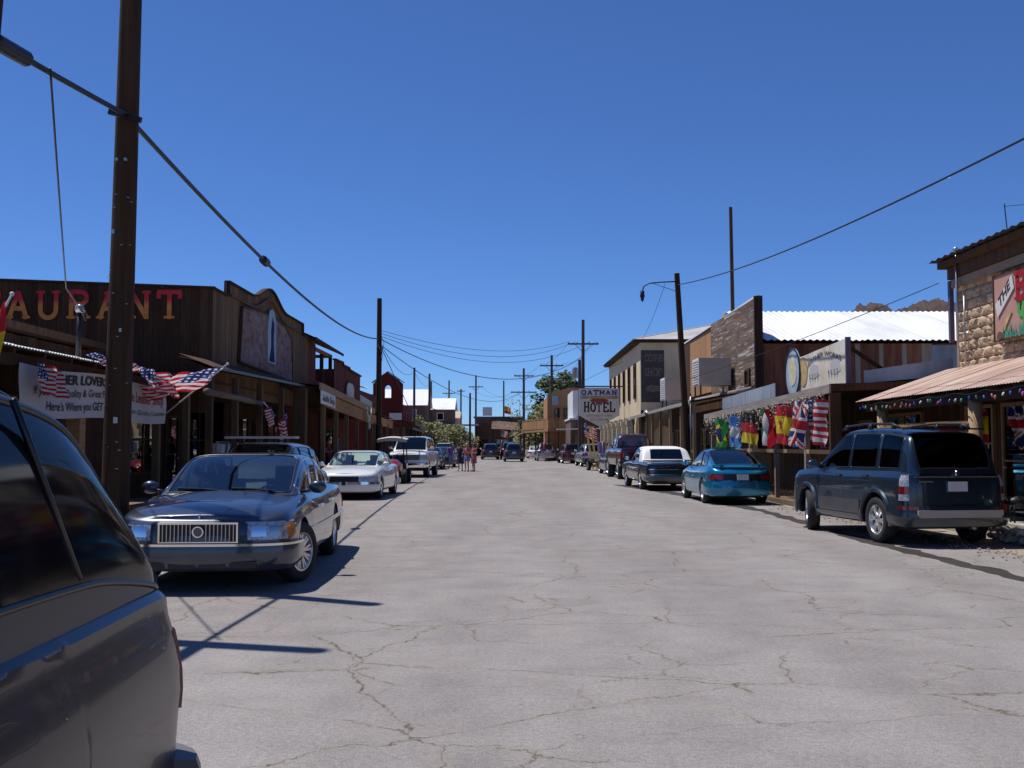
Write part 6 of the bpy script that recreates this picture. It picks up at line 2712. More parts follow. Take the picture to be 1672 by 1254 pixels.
# ---------------------------------------------------------------- charcoal pickup with canopy beside us
PIC = dict(L=5.30, W=2.00, zb=.36, top=((-2.65, 1.06), (-2.45, 1.105), (0, 1.105), (1.2, 1.10), (2.3, 1.03), (2.65, .95)), cF=.5, cR=.34, nF=3.4, nR=3.4, axF=1.95, axR=-1.12, rw=.385,
           arch=.06, taper=.03, endR=.5, step=.04,
           prof=[(0, .06), (.06, .03), (.2, .018), (.4, .012), (.52, .0), (.66, .006), (.8, .03), (.88, .055), (.93, .062), (.97, .066), (1, .10)])
hd = Vector((.039, -1)).normalized()
pic, B, g = car('pickup_truck', 'charcoal pickup with a matching canopy and black windows, tail to the saloon', 'pickup truck', (-1.98, .97), hd, 'paint_pickup', PIC,
                dict(prof=[(-2.53, 1.115), (-2.02, 1.60), (-1.74, 1.76), (-.6, 1.83), (.2, 1.83), (.6, 1.76), (1.45, 1.105)], sides=((-2.45, -.62), (-.5, .28), (.34, 1.25)),
                     wind=(.06, .05), rear=(.05, .09), fr=(.17, .88), tumble=.10, inset=-.03, n_exp=7),
                ('truck', 'alloy'), tint='canopy_glass', roof_paint='paint_canopy', trim='car_black', tw=.25, doors=(.3, 1.3), handles=((.5, .95),), mirrors=(1.1, 1.25), seats=True)
for sd in (1, -1):
    mb = MB()
    mb.tube([(sd * .885, -1.74, 1.22), (sd * .868, -1.58, 1.44), (sd * .838, -1.42, 1.69)], .010, 6)
    mb.build('window_divider', 'car_black', pic, smooth=True)
    B.band(B.sY(1.2), B.sY(-2.42), 1.092, 1.118, -.085, .02, m=1, side=sd).build('canopy_seal', 'car_black', pic, smooth=True)
    tl = B.band(B.sY(-2.44), B.sR(.82), .70, .96, .008, .03, m=4, side=sd).build('tail_light', 'lamp_red', pic, smooth=True, sharp=40)
    B.band(B.sY(-2.50), B.sR(.82), .62, .695, .006, .03, m=2, side=sd).build('reverse_lens', 'lamp_clear', tl, smooth=True, sharp=40)
B.band(B.sY(-2.40), B.s[-1], 0.40, .54, .07, .08, m=4, bowz=.02).build('rear_bumper', 'grey_trim', pic, smooth=True, sharp=40)
mb = MB()
yr = B.pt(B.s[-1], .8, 0).y
mb.box(-.16, .16, yr - .02, yr + .02, .72, .86)
mb.build('number_plate', 'plate', pic)
mb = MB()
mb.box(-.12, .12, yr - .03, yr + .02, .93, .99)
mb.build('tailgate_handle', 'car_black', pic)


# ---------------------------------------------------------------- parked and passing cars down the street
def lights(root, B, zf=(.52, .64), zr=(.62, .78), xf=.5, xr=.5, paint='paint_white', bumper=(.26, .5), grille=None, chrome_b=False, plate=True, wrapF=.35, wrapR=.3):
    for sd in (1, -1):
        B.band(B.sF(xf), B.sY(B.yF - wrapF), zf[0], zf[1], .012, .04, side=sd).build('headlight', 'lamp_clear', root, smooth=True, sharp=40)
        B.band(B.sY(B.yR + wrapR), B.sR(xr), zr[0], zr[1], .012, .04, side=sd).build('tail_light', 'lamp_red', root, smooth=True, sharp=40)
    bm_ = 'chrome' if chrome_b else paint
    B.band(0, B.sY(B.yF - .45), bumper[0], bumper[1], .05, .05, m=3, bowz=.01).build('front_bumper', bm_, root, smooth=True, sharp=40)
    B.band(B.sY(B.yR + .40), B.s[-1], bumper[0], bumper[1], .05, .05, m=3, bowz=.01).build('rear_bumper', bm_, root, smooth=True, sharp=40)
    if grille:
        z0, z1, xw, mt = grille
        B.band(0, B.sF(xw), z0, z1, .012, .03, m=2).build('grille', mt, root, smooth=True, sharp=40)
    if plate:
        yr_ = B.pt(B.s[-1], .8, 0).y
        mb = MB()
        mb.box(-.15, .15, yr_ - .02, yr_ + .03, zr[0] + .0, zr[0] + .14)
        mb.build('number_plate', 'plate', root)


def saloon(label, at, head, paint, L=4.7, W=1.78, H=1.42, group=None, **kw):
    k = L / 4.7
    hz = H - 1.42
    spec = dict(L=L, W=W, zb=.22, top=((-2.35 * k, .84), (-2.0 * k, .94), (-1.5 * k, .96), (0, .92), (1.05 * k, .94), (1.9 * k, .84), (2.35 * k, .74)), axF=1.42 * k, axR=-1.3 * k, rw=.325, cF=.5, cR=.48, taper=.05)
    gh = dict(prof=[(-1.75 * k, .95), (-1.0 * k, 1.36 + hz), (-.5, 1.41 + hz), (.05, 1.415 + hz), (.4, 1.38 + hz), (1.25 * k, .93)], sides=((-1.35 * k, -.32), (-.24, 1.05 * k)), wind=(.05, .05), rear=(.05, .06))
    root, B, g = car('saloon_car', label, 'car', at, head, paint, spec, gh, kw.pop('wheels', ('three', 'alloy')), group=group, doors=(-.28, 1.1), handles=((.0, .8),), mirrors=(1.0 * k, 1.0), **kw)
    lights(root, B, zf=(.55, .68), xf=.44, paint=paint, grille=(.52, .68, .42, 'car_black'))
    return root, B


def crossover(label, at, head, paint, L=4.5, W=1.84, H=1.66, group=None, cls='crossover_car', rails=False, **kw):
    k = L / 4.5
    z = H - 1.66
    spec = dict(L=L, W=W, zb=.30, top=((-2.25 * k, .98 + z * .5), (-1.9 * k, 1.05 + z * .5), (0, 1.02 + z * .5), (1.1 * k, 1.03 + z * .5), (1.9 * k, .96 + z * .4), (2.25 * k, .82 + z * .3)), axF=1.38 * k, axR=-1.33 * k, rw=.355, cF=.5, cR=.4, nR=3.6, endR=.6)
    gh = dict(prof=[(-2.15 * k, 1.03 + z * .5), (-1.88 * k, 1.50 + z), (-1.65 * k, 1.61 + z), (-.8, 1.66 + z), (0, 1.66 + z), (.35, 1.62 + z), (1.25 * k, 1.02 + z * .5)], sides=((-1.75 * k, -1.15 * k), (-1.07 * k, -.2), (-.12, 1.05 * k)), wind=(.06, .05), rear=(.10, .10), tumble=.2, n_exp=7)
    root, B, g = car(cls, label, 'car', at, head, paint, spec, gh, kw.pop('wheels', ('five', 'alloy')), group=group, doors=(-.16, 1.1), handles=((.05, .95),), mirrors=(1.0 * k, 1.14 + z * .5), trim='car_black', tint=kw.pop('tint', 'glass_tint'), **kw)
    lights(root, B, zf=(.66, .80), zr=(.78, 1.0), paint=paint, bumper=(.32, .60), grille=(.60, .78, .42, 'car_black'))
    if rails:
        for sd in (1, -1):
            mb = MB()
            x = .58 * sd
            mb.tube([(x, .3, H - .02), (x, .1, H + .04), (x, -1.3, H + .04), (x, -1.5, H - .03)], .02, 6)
            mb.build('roof_rail', 'dark_metal', root, smooth=True)
    return root, B


def car_at(px, py, side_half, hx=-.05, L2=2.2, back=True):
    """centre of a car from the photo position of the ground under its near end, mid width"""
    q = G(px, py)
    return q


S = Vector((-.05, 1)).normalized()          # down the street
N_ = -S                                     # nose towards us

# left side, noses towards us
ro, B = saloon('white saloon with a chrome front bumper, parked between the blue saloon and the red buggy', (-4.72, 31.4), (-.02, -1), 'paint_white', L=5.2, W=1.9, H=1.41, wheels=('disc', 'alloy'))
B.band(0, B.sY(B.yF - .5), .45, .52, .06, .02, m=2).build('chrome_strip', 'chrome', ro, smooth=True, sharp=40)
mb = MB()
mb.box(-.06, .06, B.yF - .02, B.yF + .07, .43, .54)
mb.build('bumper_guard', 'car_black', ro)

van, B = crossover('pinkish grey family van with a slab rack on its roof behind the blue saloon', (-5.02, 20.6), (.0, -1), 'paint_tan', L=4.7, W=1.86, H=1.63, cls='family_van')
mb = MB()
mb.box(-.70, .70, .05, .42, 1.70, 1.745)
mb.beam((-.70, .44, 1.722), (.70, .44, 1.722), .05, .045)
rk = mb.build('roof_rack', 'canvas', van)
mb = MB()
for x in (-.48, .48):
    mb.box(x - .03, x + .03, .15, .35, 1.62, 1.70)
mb.build('rack_foot', 'matte_black', rk)

TR = dict(L=5.8, W=2.03, zb=.48, top=((-2.9, 1.22), (0, 1.26), (1.3, 1.28), (2.5, 1.22), (2.9, 1.12)), cF=.35, cR=.3, nF=5, nR=5, axF=2.0, axR=-1.65, rw=.40, arch=.06, taper=.02, endF=.5, endR=.4)
wt, B, g = car('heavy_pickup', 'big white pickup with a dark grille and chrome bumper by the tall bare pole', 'pickup truck', (-4.95, 51.2), (-.03, -1), 'paint_white', TR,
               dict(prof=[(-2.7, 1.26), (-2.5, 1.85), (-2.2, 1.96), (-.8, 2.0), (.4, 2.0), (.75, 1.94), (1.45, 1.28)], sides=((-2.2, -1.2), (-1.1, -.15), (-.05, 1.2)), wind=(.06, .06), rear=(.1, .12), tumble=.12, n_exp=7),
               ('truck', 'alloy'), tint='glass_tint', trim='car_black', tw=.27, doors=(-.1, 1.3), handles=((.1, 1.05),), mirrors=(1.15, 1.42))
lights(wt, B, zf=(.86, 1.08), zr=(.85, 1.15), xf=.66, xr=.7, paint='paint_white', bumper=(.50, .70), grille=(.84, 1.10, .64, 'grey_trim'), chrome_b=True)

saloon('dark saloon nosing out past the white pickup', (-5.3, 66.0), (.02, -1), 'paint_black', L=4.7)
saloon('dark grey saloon next to the people, beyond the white pickup', (-4.9, 72.5), (.05, -1), 'paint_charcoal', L=4.6)
crossover('white crossover parked behind the dark saloons past the white pickup', (-5.6, 84), (-.05, -1), 'paint_white', L=4.7, H=1.72)
crossover('black crossover driving away, white car in front of it', (-2.35, 108), (-.06, 1), 'paint_black', H=1.70, W=1.9)
saloon('white saloon driving ahead of the black crossover', (-2.6, 120), (-.06, 1), 'paint_white', H=1.5)
jeep, B = crossover('dark grey off-roader driving away in the middle of the road', (.12, 95), (-.03, 1), 'paint_navy', H=1.72, W=1.82, rails=True)
crossover('dark sport utility just ahead of the off-roader', (-.35, 110), (-.03, 1), 'paint_black', H=1.86, W=1.9, rails=True)

# right side, tails towards us
crossover('silver crossover with slim tail lamps parked under the hotel sign', (5.75, 74.5), (-.06, 1), 'paint_silver', H=1.66, L=4.7)
crossover('maroon sport utility half hidden by the silver crossovers', (4.95, 86.5), (-.06, 1), 'paint_maroon', H=1.7)
crossover('silver grey crossover parked near the balcony saloon', (3.2, 99.5), (-.05, 1), 'paint_silver', H=1.72, L=4.4)
saloon('small white car beyond the silver grey crossover', (2.6, 117), (-.05, 1), 'paint_white', H=1.46, L=4.3)
saloon('navy saloon parked between the black pickup and the trailer', (5.75, 54.5), (-.05, 1), 'paint_navy', L=4.6, H=1.44)

PK = dict(L=5.4, W=2.0, zb=.62, top=((-2.7, 1.40), (-.2, 1.42), (1.2, 1.42), (2.3, 1.34), (2.7, 1.22)), cF=.35, cR=.2, nF=4, nR=6, axF=1.75, axR=-1.6, rw=.46, arch=.08, taper=.02, endR=.3)
bp_, B, g = car('lifted_pickup', 'lifted black pickup on oversized tyres ahead of the white topped convertible', 'pickup truck', (5.75, 48.2), (-.04, 1), 'paint_maroon', PK,
                dict(prof=[(-.50, 1.42), (-.36, 1.92), (-.2, 2.08), (.4, 2.12), (.8, 2.08), (1.5, 1.42)], sides=((-.02, 1.3),), wind=(.06, .06), rear=(.09, .13), tumble=.14, n_exp=6.5),
                ('truck', 'chrome'), tint='glass_clear', trim='car_black', tw=.33, doors=(.1, 1.35), handles=((.3, 1.15),), mirrors=(1.2, 1.6))
lights(bp_, B, zf=(1.0, 1.2), zr=(1.0, 1.3), xf=.6, xr=.84, paint='paint_black', bumper=(.62, .82), grille=(.98, 1.22, .55, 'car_black'))


# ---------------------------------------------------------------- flat trailer with one big wheel pair
tr = thing('flat_trailer', 'small dark flat trailer on car tyres by the silver crossover', 'trailer', (5.1, 62.5, 0), R(12))
mb = MB()
mb.box(-.45, 1.1, -1.2, 1.2, .48, .56)
mb.box(-.45, -.38, -1.2, 1.2, .56, .72)
mb.box(1.03, 1.1, -1.2, 1.2, .56, .72)
mb.build('bed', 'dark_metal', tr)
mb = MB()
mb.beam((.3, 1.2, .46), (.3, 2.3, .42), .08, .08)
mb.beam((-.3, -.1, .33), (1.0, -.1, .33), .07, .07)
mb.build('drawbar', 'dark_metal', tr)
for x in (-.42, 1.08):
    mb = MB()
    rows = [[(x + o, -.1 + .42 * math.cos(a), .33 + .42 * math.sin(a)) for o in (-.14, .14)] for a in np.linspace(0, math.pi, 13)]
    mb.grid(rows)
    mb.build('mudguard', 'car_black', tr, smooth=True)
    add_wheel(tr, x + (.0), -.1, .33, .2, 'truck', 'grey_trim')
mb = MB()
mb.box(.1, .9, -.4, .5, .56, .64)
mb.box(.3, .9, -.9, -.5, .56, .72)
mb.build('load', 'grey_board', tr)

# ---------------------------------------------------------------- red buggy with canvas top
ut = thing('buggy', 'red open buggy with a pale canvas top and knobbly tyres', 'buggy', (-4.95, 42.0, 0), R(180))
mb = MB()
rows = []
for (y, wv, z0, z1) in ((1.25, .22, .55, .68), (1.1, .34, .42, .82), (.7, .42, .38, .92), (.35, .44, .36, .96), (.2, .44, .34, .62)):
    rows.append([(-wv, y, z0), (-wv, y, lerp(z0, z1, .7)), (-wv * .6, y, z1), (0, y, z1 + .03), (wv * .6, y, z1), (wv, y, lerp(z0, z1, .7)), (wv, y, z0)])
mb.grid(rows)
mb.box(-.5, .5, -1.1, .22, .34, .44)
mb.box(-.52, .52, -1.15, -.55, .44, .8)
mb.build('body', 'paint_red', ut, smooth=True, sharp=40)
for sd in (1, -1):
    mb = MB()
    mb.box(sd * .27 - .2, sd * .27 + .2, -.5, .0, .46, .6)
    mb.beam((sd * .27, -.48, .55), (sd * .27, -.62, 1.1), .38, .1, up=(0, 1, 0))
    mb.build('seat', 'seat_dark', ut)
    mb = MB()
    mb.lathe([(.001, .03), (.075, .02), (.085, -.03)], (sd * .25, 1.13, .70), 14, 'y')
    mb.build('headlight', 'lamp_clear', ut, smooth=True)
    for y in (.85, -.85):
        add_wheel(ut, sd * .56, y, .29, .24, 'small' if False else 'disc', 'grey_trim', .15 if y > 0 else 0)
mb = MB()
for sd in (1, -1):
    mb.tube([(sd * .5, .35, .85), (sd * .46, .05, 1.75), (sd * .46, -.95, 1.78), (sd * .5, -1.0, .8)], .025, 8)
mb.tube([(-.46, .05, 1.75), (.46, .05, 1.75)], .025, 8)
mb.tube([(-.46, -.95, 1.78), (.46, -.95, 1.78)], .025, 8)
mb.build('roll_cage', 'dark_metal', ut, smooth=True)
mb = MB()
rows = []
for i in range(9):
    x = -.62 + 1.24 * i / 8
    rows.append([(x, .25, 1.78 + .09 * math.cos((x / .62) * 1.5)), (x, -.35, 1.83 + .1 * math.cos((x / .62) * 1.5)), (x, -1.1, 1.80 + .09 * math.cos((x / .62) * 1.5))])
mb.grid(rows)
mb.grid([[(x, .25 + .02 * (k % 2), 1.78 + .09 * math.cos((x / .62) * 1.5)) for x in np.linspace(-.62, .62, 9)], [(x, .27, 1.66 + .07 * math.cos((x / .62) * 1.5)) for x in np.linspace(-.62, .62, 9)]])
mb.build('canopy', 'canvas', ut, smooth=True)
mb = MB()
mb.tube([(-.3, .30, .9), (-.3, .05, 1.05)], .02, 6)
mb.tube([Vector((-.3, .04, 1.06)) + Vector((.17 * math.cos(t), .05 * math.sin(t), .15 * math.sin(t))) for t in np.linspace(0, 2 * math.pi, 14)], .014, 5, caps=False)
mb.build('steering_wheel', 'matte_black', ut, smooth=True)

# ================================================================ poles and wires
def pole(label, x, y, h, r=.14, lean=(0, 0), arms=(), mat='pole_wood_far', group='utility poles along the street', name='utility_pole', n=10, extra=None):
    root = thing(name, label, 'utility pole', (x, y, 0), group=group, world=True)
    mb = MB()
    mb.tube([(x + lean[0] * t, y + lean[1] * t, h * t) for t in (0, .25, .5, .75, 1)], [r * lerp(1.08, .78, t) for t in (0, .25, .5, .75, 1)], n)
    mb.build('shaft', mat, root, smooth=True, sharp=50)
    for (z, wv) in arms:
        xx, yy = x + lean[0] * z / h, y + lean[1] * z / h
        mb = MB()
        mb.beam((xx - wv / 2, yy - r - .05, z), (xx + wv / 2, yy - r - .05, z), .1, .13)
        arm = mb.build('crossarm', mat, root)
        mb = MB()
        for sx in (-1, 1):
            mb.beam((xx + sx * wv * .26, yy - r - .02, z - .04), (xx, yy - r * .8, z - wv * .28), .03, .04)
        mb.build('brace', mat, arm)
        mb = MB()
        for t in (-.46, -.2, .2, .46):
            mb.lathe([(.03, 0), (.05, .05), (.035, .1), (.05, .14), (.001, .18)], (xx + wv * t, yy - r - .05, z + .065), 8)
        mb.build('insulator', 'sign_white', arm, smooth=True)
    return root


p1 = pole('thick dark bare timber pole standing beside the blue saloon at the leather shop', -4.60, 11.75, 8.1, .148, lean=(.07, 0), mat='pole_wood', group=None, n=16)
mb = MB()
q = P(205, 187, 11.62)
mb.beam((q.x - .18, q.y - .04, q.z + .02), (q.x + .2, q.y - .04, q.z - .08), .05, .06)
mb.build('cable_clamp', 'dark_metal', p1)
for (zt_, xo, sz) in ((1.86, .03, .05), (4.05, -.05, .035), (2.9, .06, .03)):
    mb = MB()
    mb.box(-4.58 + xo - sz / 2, -4.58 + xo + sz / 2, 11.595, 11.605, zt_ - sz * .7, zt_ + sz * .7)
    mb.build('tag', 'steel', p1)
mb = MB()
rr = random.Random(31)
for k in range(26):
    a = rr.uniform(-2.6, -.5)
    zz = rr.uniform(.8, 4.5)
    mb.beam((-4.58 + .150 * math.cos(a), 11.75 + .150 * math.sin(a), zz), (-4.58 + .158 * math.cos(a), 11.75 + .158 * math.sin(a), zz), .03, .006)
ms_ = mb.build('staples', 'steel', p1)
ms_['kind'] = 'stuff'
for (zz, a) in ((4.9, -1.9), (4.9, -1.2)):
    mb = MB()
    mb.lathe([(.001, 0), (.02, 0), (.02, .03)], (-4.56 + .15 * math.cos(a), 11.59, zz), 8, 'y')
    mb.build('bolt', 'steel', p1)
pole('bare timber pole behind the charcoal pickup, leaning away down the street', -4.95, 8.75, 8.9, .14, lean=(0, .9), mat='pole_wood', group=None)
p2 = pole('tall dark bare pole rising beside the maroon bell gable', -6.60, 50.0, 8.85, .15, mat='pole_wood', group=None)
mb = MB()
for k in range(5):
    a = k * 1.3
    mb.tube([(-6.6 + .14 * math.cos(a), 50 + .14 * math.sin(a) - .1, 6.9 - .12 * k), (-6.42 + .1 * math.cos(a), 49.7, 6.6 - .15 * k), (-6.45, 49.85, 6.1 - .1 * k)], .012, 5)
mb.build('wire_bundle', 'dark_metal', p2)

p3 = pole('street lamp pole with a curved arm beside the air coolers', 7.0, 40.0, 8.40, .14, lean=(-.42, 0), mat='pole_wood', name='lamp_pole', group=None)
xt = 6.59
mb = MB()
arm = [(xt, 39.95, 8.07), (xt - .67, 39.95, 8.04), (xt - 1.11, 39.95, 8.0), (xt - 1.33, 39.95, 7.88), (xt - 1.40, 39.95, 7.69)]
mb.tube(arm, .025, 8)
mb.tube([(xt, 39.95, 7.66), (xt - .33, 39.95, 7.77), (xt - 1.0, 39.95, 8.0)], .011, 6)
la = mb.build('lamp_arm', 'dark_metal', p3, smooth=True)
mb = MB()
mb.lathe([(.03, .0), (.085, -.03), (.08, -.16), (.11, -.23), (.07, -.29), (.06, -.40), (.001, -.47)], (xt - 1.40, 39.95, 7.71), 12)
mb.build('lamp_head', 'dark_metal', la, smooth=True)
mb = MB()
mb.tube([(7.04, 39.83, .1), (7.04, 39.83, 3.6)], .03, 8)
mb.build('conduit', 'steel', p3, smooth=True)

pole('very tall thin dark mast behind the peeling false front', 11.05, 50.0, 13.45, .11, lean=(-.1, 0), mat='pole_wood', group=None, name='mast')
pole('pole with one wide crossarm behind the hotel sign', 5.75, 82, 11.75, .16, arms=((9.75, 2.5),), lean=(.05, 0))
p5_ = pole('short pole with a grey transformer can next to the wide crossarm pole', 5.45, 81.2, 8.4, .16)
mb = MB()
mb.lathe([(.001, .9), (.2, .88), (.24, .8), (.24, .05), (.2, 0), (.001, 0)], (5.05, 81.1, 6.9), 14)
mb.build('transformer', 'grey_tin', p5_, smooth=True, sharp=40)
pole('two armed pole in front of the round green tree', 4.1, 104, 10.8, .16, arms=((9.7, 2.4), (7.9, 2.9)))
pole('two armed pole nearer the corner store, beside the tree', 1.45, 124, 10.95, .17, arms=((10.0, 2.4), (8.0, 3.2)))
pole('thin armed pole above the corner store roof', -5.9, 165, 12.9, .17, arms=((11.0, 2.3),))
pole('armed pole above the low hill houses', -11.6, 186, 13.4, .17, arms=((11.0, 2.3),))
pole('short armed pole between the two thin armed poles', -9.2, 182, 11.6, .17, arms=((11.2, 1.4),))
pole('bare pole in front of the mesquite shrubs', -9.0, 110, 9.3, .14)
pole('bare pole nearer the maroon gable, before the hill house roof', -9.3, 96, 8.9, .13)
pole('thin bare pole beside the hill house with the gable end', -12.0, 150, 11.0, .14)
pole('dark bare pole standing at the corner store canopy', -4.9, 118, 7.6, .14)
pole('bare pole with a red flag behind the corner store', -1.35, 165, 12.0, .15)


def wire(label, pts, r=.012, sag=0.0, mat='dark_metal', splices=(), group='overhead wires', n=26):
    """pts: end points of successive spans, each hanging with the given sag"""
    full = []
    sags = sag if hasattr(sag, '__len__') else [sag] * (len(pts) - 1)
    for (a, b_, s_) in zip(pts[:-1], pts[1:], sags):
        a, b_ = Vector(a), Vector(b_)
        for i in range(n + 1):
            t = i / n
            p = a.lerp(b_, t)
            p.z -= 4 * s_ * t * (1 - t)
            if not full or (p - full[-1]).length > .02:
                full.append(p)
    root = thing('overhead_wire', label, 'wire', full[0], group=group, world=True)
    mb = MB()
    mb.tube(full, r, 6)
    mb.build('cable', mat, root, smooth=True)
    for (d, ln, rr_) in splices:
        i = min(range(len(full) - 1), key=lambda k: abs(full[k].y - d))
        dr = (full[i + 1] - full[i]).normalized()
        c = full[i]
        mb = MB()
        mb.tube([c - dr * ln / 2, c - dr * ln * .42, c - dr * ln * .38, c + dr * ln * .38, c + dr * ln * .42, c + dr * ln / 2], [r, r * 1.3, rr_, rr_, r * 1.3, r], 10)
        mb.build('splice', mat, root, smooth=True, sharp=40)
    return root


a1 = P(205, 187, 11.58)
a2 = P(618, 553, 49.85)
wire('thick sagging black cable with splice cases between the bare timber poles', [(-3.6, -26, 5.7), a1, a2], .030, [1.35, .67], splices=((8.75, .75, .075), (20.5, .5, .085)), group=None, n=40)
wire('thin service wire dropping from the thick cable to the leather shop mast', [P(82, 112, 9.3), P(108, 470, 15.6), (-7.16, 16.72, 3.80)], .012, [.03, 0], group=None)
wire('twisted service wire slanting from the lamp pole over the flag shop', [(6.6, 39.9, 7.93), (6.9, 5.0, 5.42)], .017, .5, group=None)
wire('thin wire from the stone shop roof corner to the lamp pole', [(9.4, 22.1, 5.13), (6.9, 39.9, 4.15)], .009, .1, group=None)
wire('thin wire from the lamp arm down to the yellow hotel eave', [(xt - .5, 39.95, 7.95), (7.6, 58.9, 7.7)], .010, .2, group=None)
k = 0
for (za, xb, zb_, sg_) in ((7.25, 4.65, 9.95, .9), (7.1, 5.2, 9.95, 1.2), (6.95, 6.3, 9.95, 1.5), (6.8, 5.75, 8.7, 1.9)):
    wire(('overhead wire strung from the tall bare pole to the wide crossarm pole' if k < 3 else 'thickest and lowest wire from the tall bare pole to the wide crossarm pole'), [(-6.5, 50, za), (xb, 81.8, zb_)], .022 if k == 3 else .013, sg_, group='wires to the wide crossarm pole')
    k += 1
for (xa, xb, z0, z1) in ((4.65, 3.0, 9.95, 9.85), (6.8, 5.2, 9.95, 9.85), (5.75, 4.1, 8.7, 8.1)):
    wire('overhead wire between the wide crossarm pole and the two armed pole by the tree', [(xa, 81.8, z0), (xb, 103.7, z1)], .014, .5, group='wires past the tree')
for (xa, xb) in ((3.0, .35), (5.2, 2.55)):
    wire('overhead wire between the two armed poles by the tree', [(xa, 103.7, 9.85), (xb, 123.7, 10.15)], .014, .5, group='wires between the two armed poles')
for (xa, xb, z1) in ((.35, -6.9, 11.1), (1.4, -4.9, 11.1)):
    wire('overhead wire from the two armed pole to the thin armed pole', [(xa, 123.7, 8.1), (xb, 164.8, z1)], .016, 1.2, group='wires to the thin armed pole')
wire('low wire from the tall bare pole to the two armed pole nearer the store', [(-6.5, 50, 6.5), (1.4, 123.7, 8.2)], .020, 2.0, group=None)
wire('wires crossing from the bare pole over the mesquite shrubs', [(-6.55, 50, 6.6), (-9.3, 95.8, 8.5), (-12.0, 150, 10.6)], .016, .8, group=None)
wire('guy wire from the tall bare pole down past the maroon gable', [(-6.5, 50, 6.4), (-5.6, 57.5, 3.1)], .02, .0, group=None)


# ================================================================ flags
FM = ['flag_red', 'flag_white', 'flag_navy', 'flag_sky', 'flag_green', 'flag_yellow', 'flag_black']
RED, WHI, NAV, SKY_, GRN, YEL, BLK_ = range(7)


def c_us(u, v):
    if u < .4 and v > 6 / 13:
        cu, cv = u / .4 * 6, (v - 6 / 13) / (7 / 13) * 5
        d = math.hypot((cu % 1 - .5), (cv % 1 - .5) * .9)
        return WHI if d < .24 else NAV
    return RED if int((1 - v) * 13) % 2 == 0 else WHI


def c_brazil(u, v):
    if math.hypot((u - .5) * 1.45, v - .5) < .22:
        return NAV
    return YEL if abs(u - .5) / .42 + abs(v - .5) / .38 < 1 else GRN


def c_argentina(u, v):
    return WHI if 1 / 3 < v < 2 / 3 else SKY_


def c_germany(u, v):
    return BLK_ if v > 2 / 3 else (RED if v > 1 / 3 else YEL)


def c_italy(u, v):
    return GRN if u < 1 / 3 else (WHI if u < 2 / 3 else RED)


def c_spain(u, v):
    if .25 < v < .75:
        return RED if math.hypot((u - .35) * 1.4, v - .5) < .1 else YEL
    return RED


def c_uk(u, v):
    x, y = (u - .5) * 2, v - .5
    if abs(x) < .1 or abs(y) < .1:
        return RED
    if abs(x) < .17 or abs(y) < .17:
        return WHI
    d = min(abs(abs(x) / 2 - abs(y)), 1)
    if d < .03:
        return RED
    return WHI if d < .09 else NAV


def c_arizona(u, v):
    if v < .45:
        return RED
    a = math.atan2(v - .45, (u - .5) * 1.4)
    return YEL if int(a / math.pi * 13) % 2 == 0 else RED


def flag(label, cf, corner, fly, hoist, name='flag', res=(60, 39), wave=.06, waves=2.0, ph=0.0, droop=.0, stick=None, group=None, bunch=0.0):
    """corner = upper hoist corner, fly/hoist = vectors along the top edge and down the staff"""
    corner, fly, hoist = Vector(corner), Vector(fly), Vector(hoist)
    nrm = fly.cross(hoist).normalized()
    root = thing(name, label, 'flag', corner + hoist, group=group, world=True)
    mb = MB()
    nu, nv = res
    vs = []
    for j in range(nv + 1):
        for i in range(nu + 1):
            u, v = i / nu, j / nv
            p = corner + fly * (u * (1 - bunch * .3 * v)) + hoist * v
            a = wave * (.15 + u) * math.sin(2 * math.pi * (waves * u + .35 * v) + ph) + wave * .4 * math.sin(2 * math.pi * (3.1 * u - 1.3 * v) + ph * 2)
            p = p + nrm * a
            p.z -= droop * u * u + .25 * droop * u * math.sin(3 * v + ph)
            vs.append(p)
    fs, ms = [], []
    for j in range(nv):
        for i in range(nu):
            fs.append((j * (nu + 1) + i, j * (nu + 1) + i + 1, (j + 1) * (nu + 1) + i + 1, (j + 1) * (nu + 1) + i))
            ms.append(cf((i + .5) / nu, 1 - (j + .5) / nv))
    mb.v = [tuple(v) for v in vs]
    mb.f, mb.m = fs, ms
    mb.build('cloth', FM, root, smooth=True)
    if stick:
        mb = MB()
        mb.tube(stick, .014, 8)
        mb.ball(stick[1], .028, 8, 6)
        mb.build('staff', 'sign_white', root, smooth=True)
    return root


# national flags under the weathered fascia
FX = 7.03
row = [('Brazilian green flag with yellow diamond hanging from the grey fascia', c_brazil, 34.9, 1.72, .11, 1.1),
       ('pale blue and white banded flag hanging beside the green one', c_argentina, 32.4, .9, .13, 1.0),
       ('black red and gold banded flag hanging in the middle of the row', c_germany, 31.0, 1.95, .05, .9),
       ('green white and red upright banded flag hanging in folds', c_italy, 28.4, 1.1, .11, 1.0),
       ('red and yellow banded flag with a crest hanging in the row', c_spain, 27.0, 1.72, .07, 1.0),
       ('blue flag with red and white crosses, its foot swung sideways', c_uk, 25.0, 1.4, .1, 1.1),
       ('red and white striped flag hanging at the end post of the flag shop', c_us, 23.95, 1.2, .08, 1.05)]
for i, (lb, cf, y, ln, wv, hh) in enumerate(row):
    z = EZ(y) - .20
    flag(lb, cf, (FX, y, z), (-.02 if i != 5 else -.10, -ln, -.02), (.02 if i != 5 else -.14, (.0 if i != 5 else .12), -hh), wave=wv * 1.15, waves=1.5 + .5 * (i % 3), ph=i * 1.7, droop=.07, bunch=.35, res=(48, 30), group='national flags under the fascia')

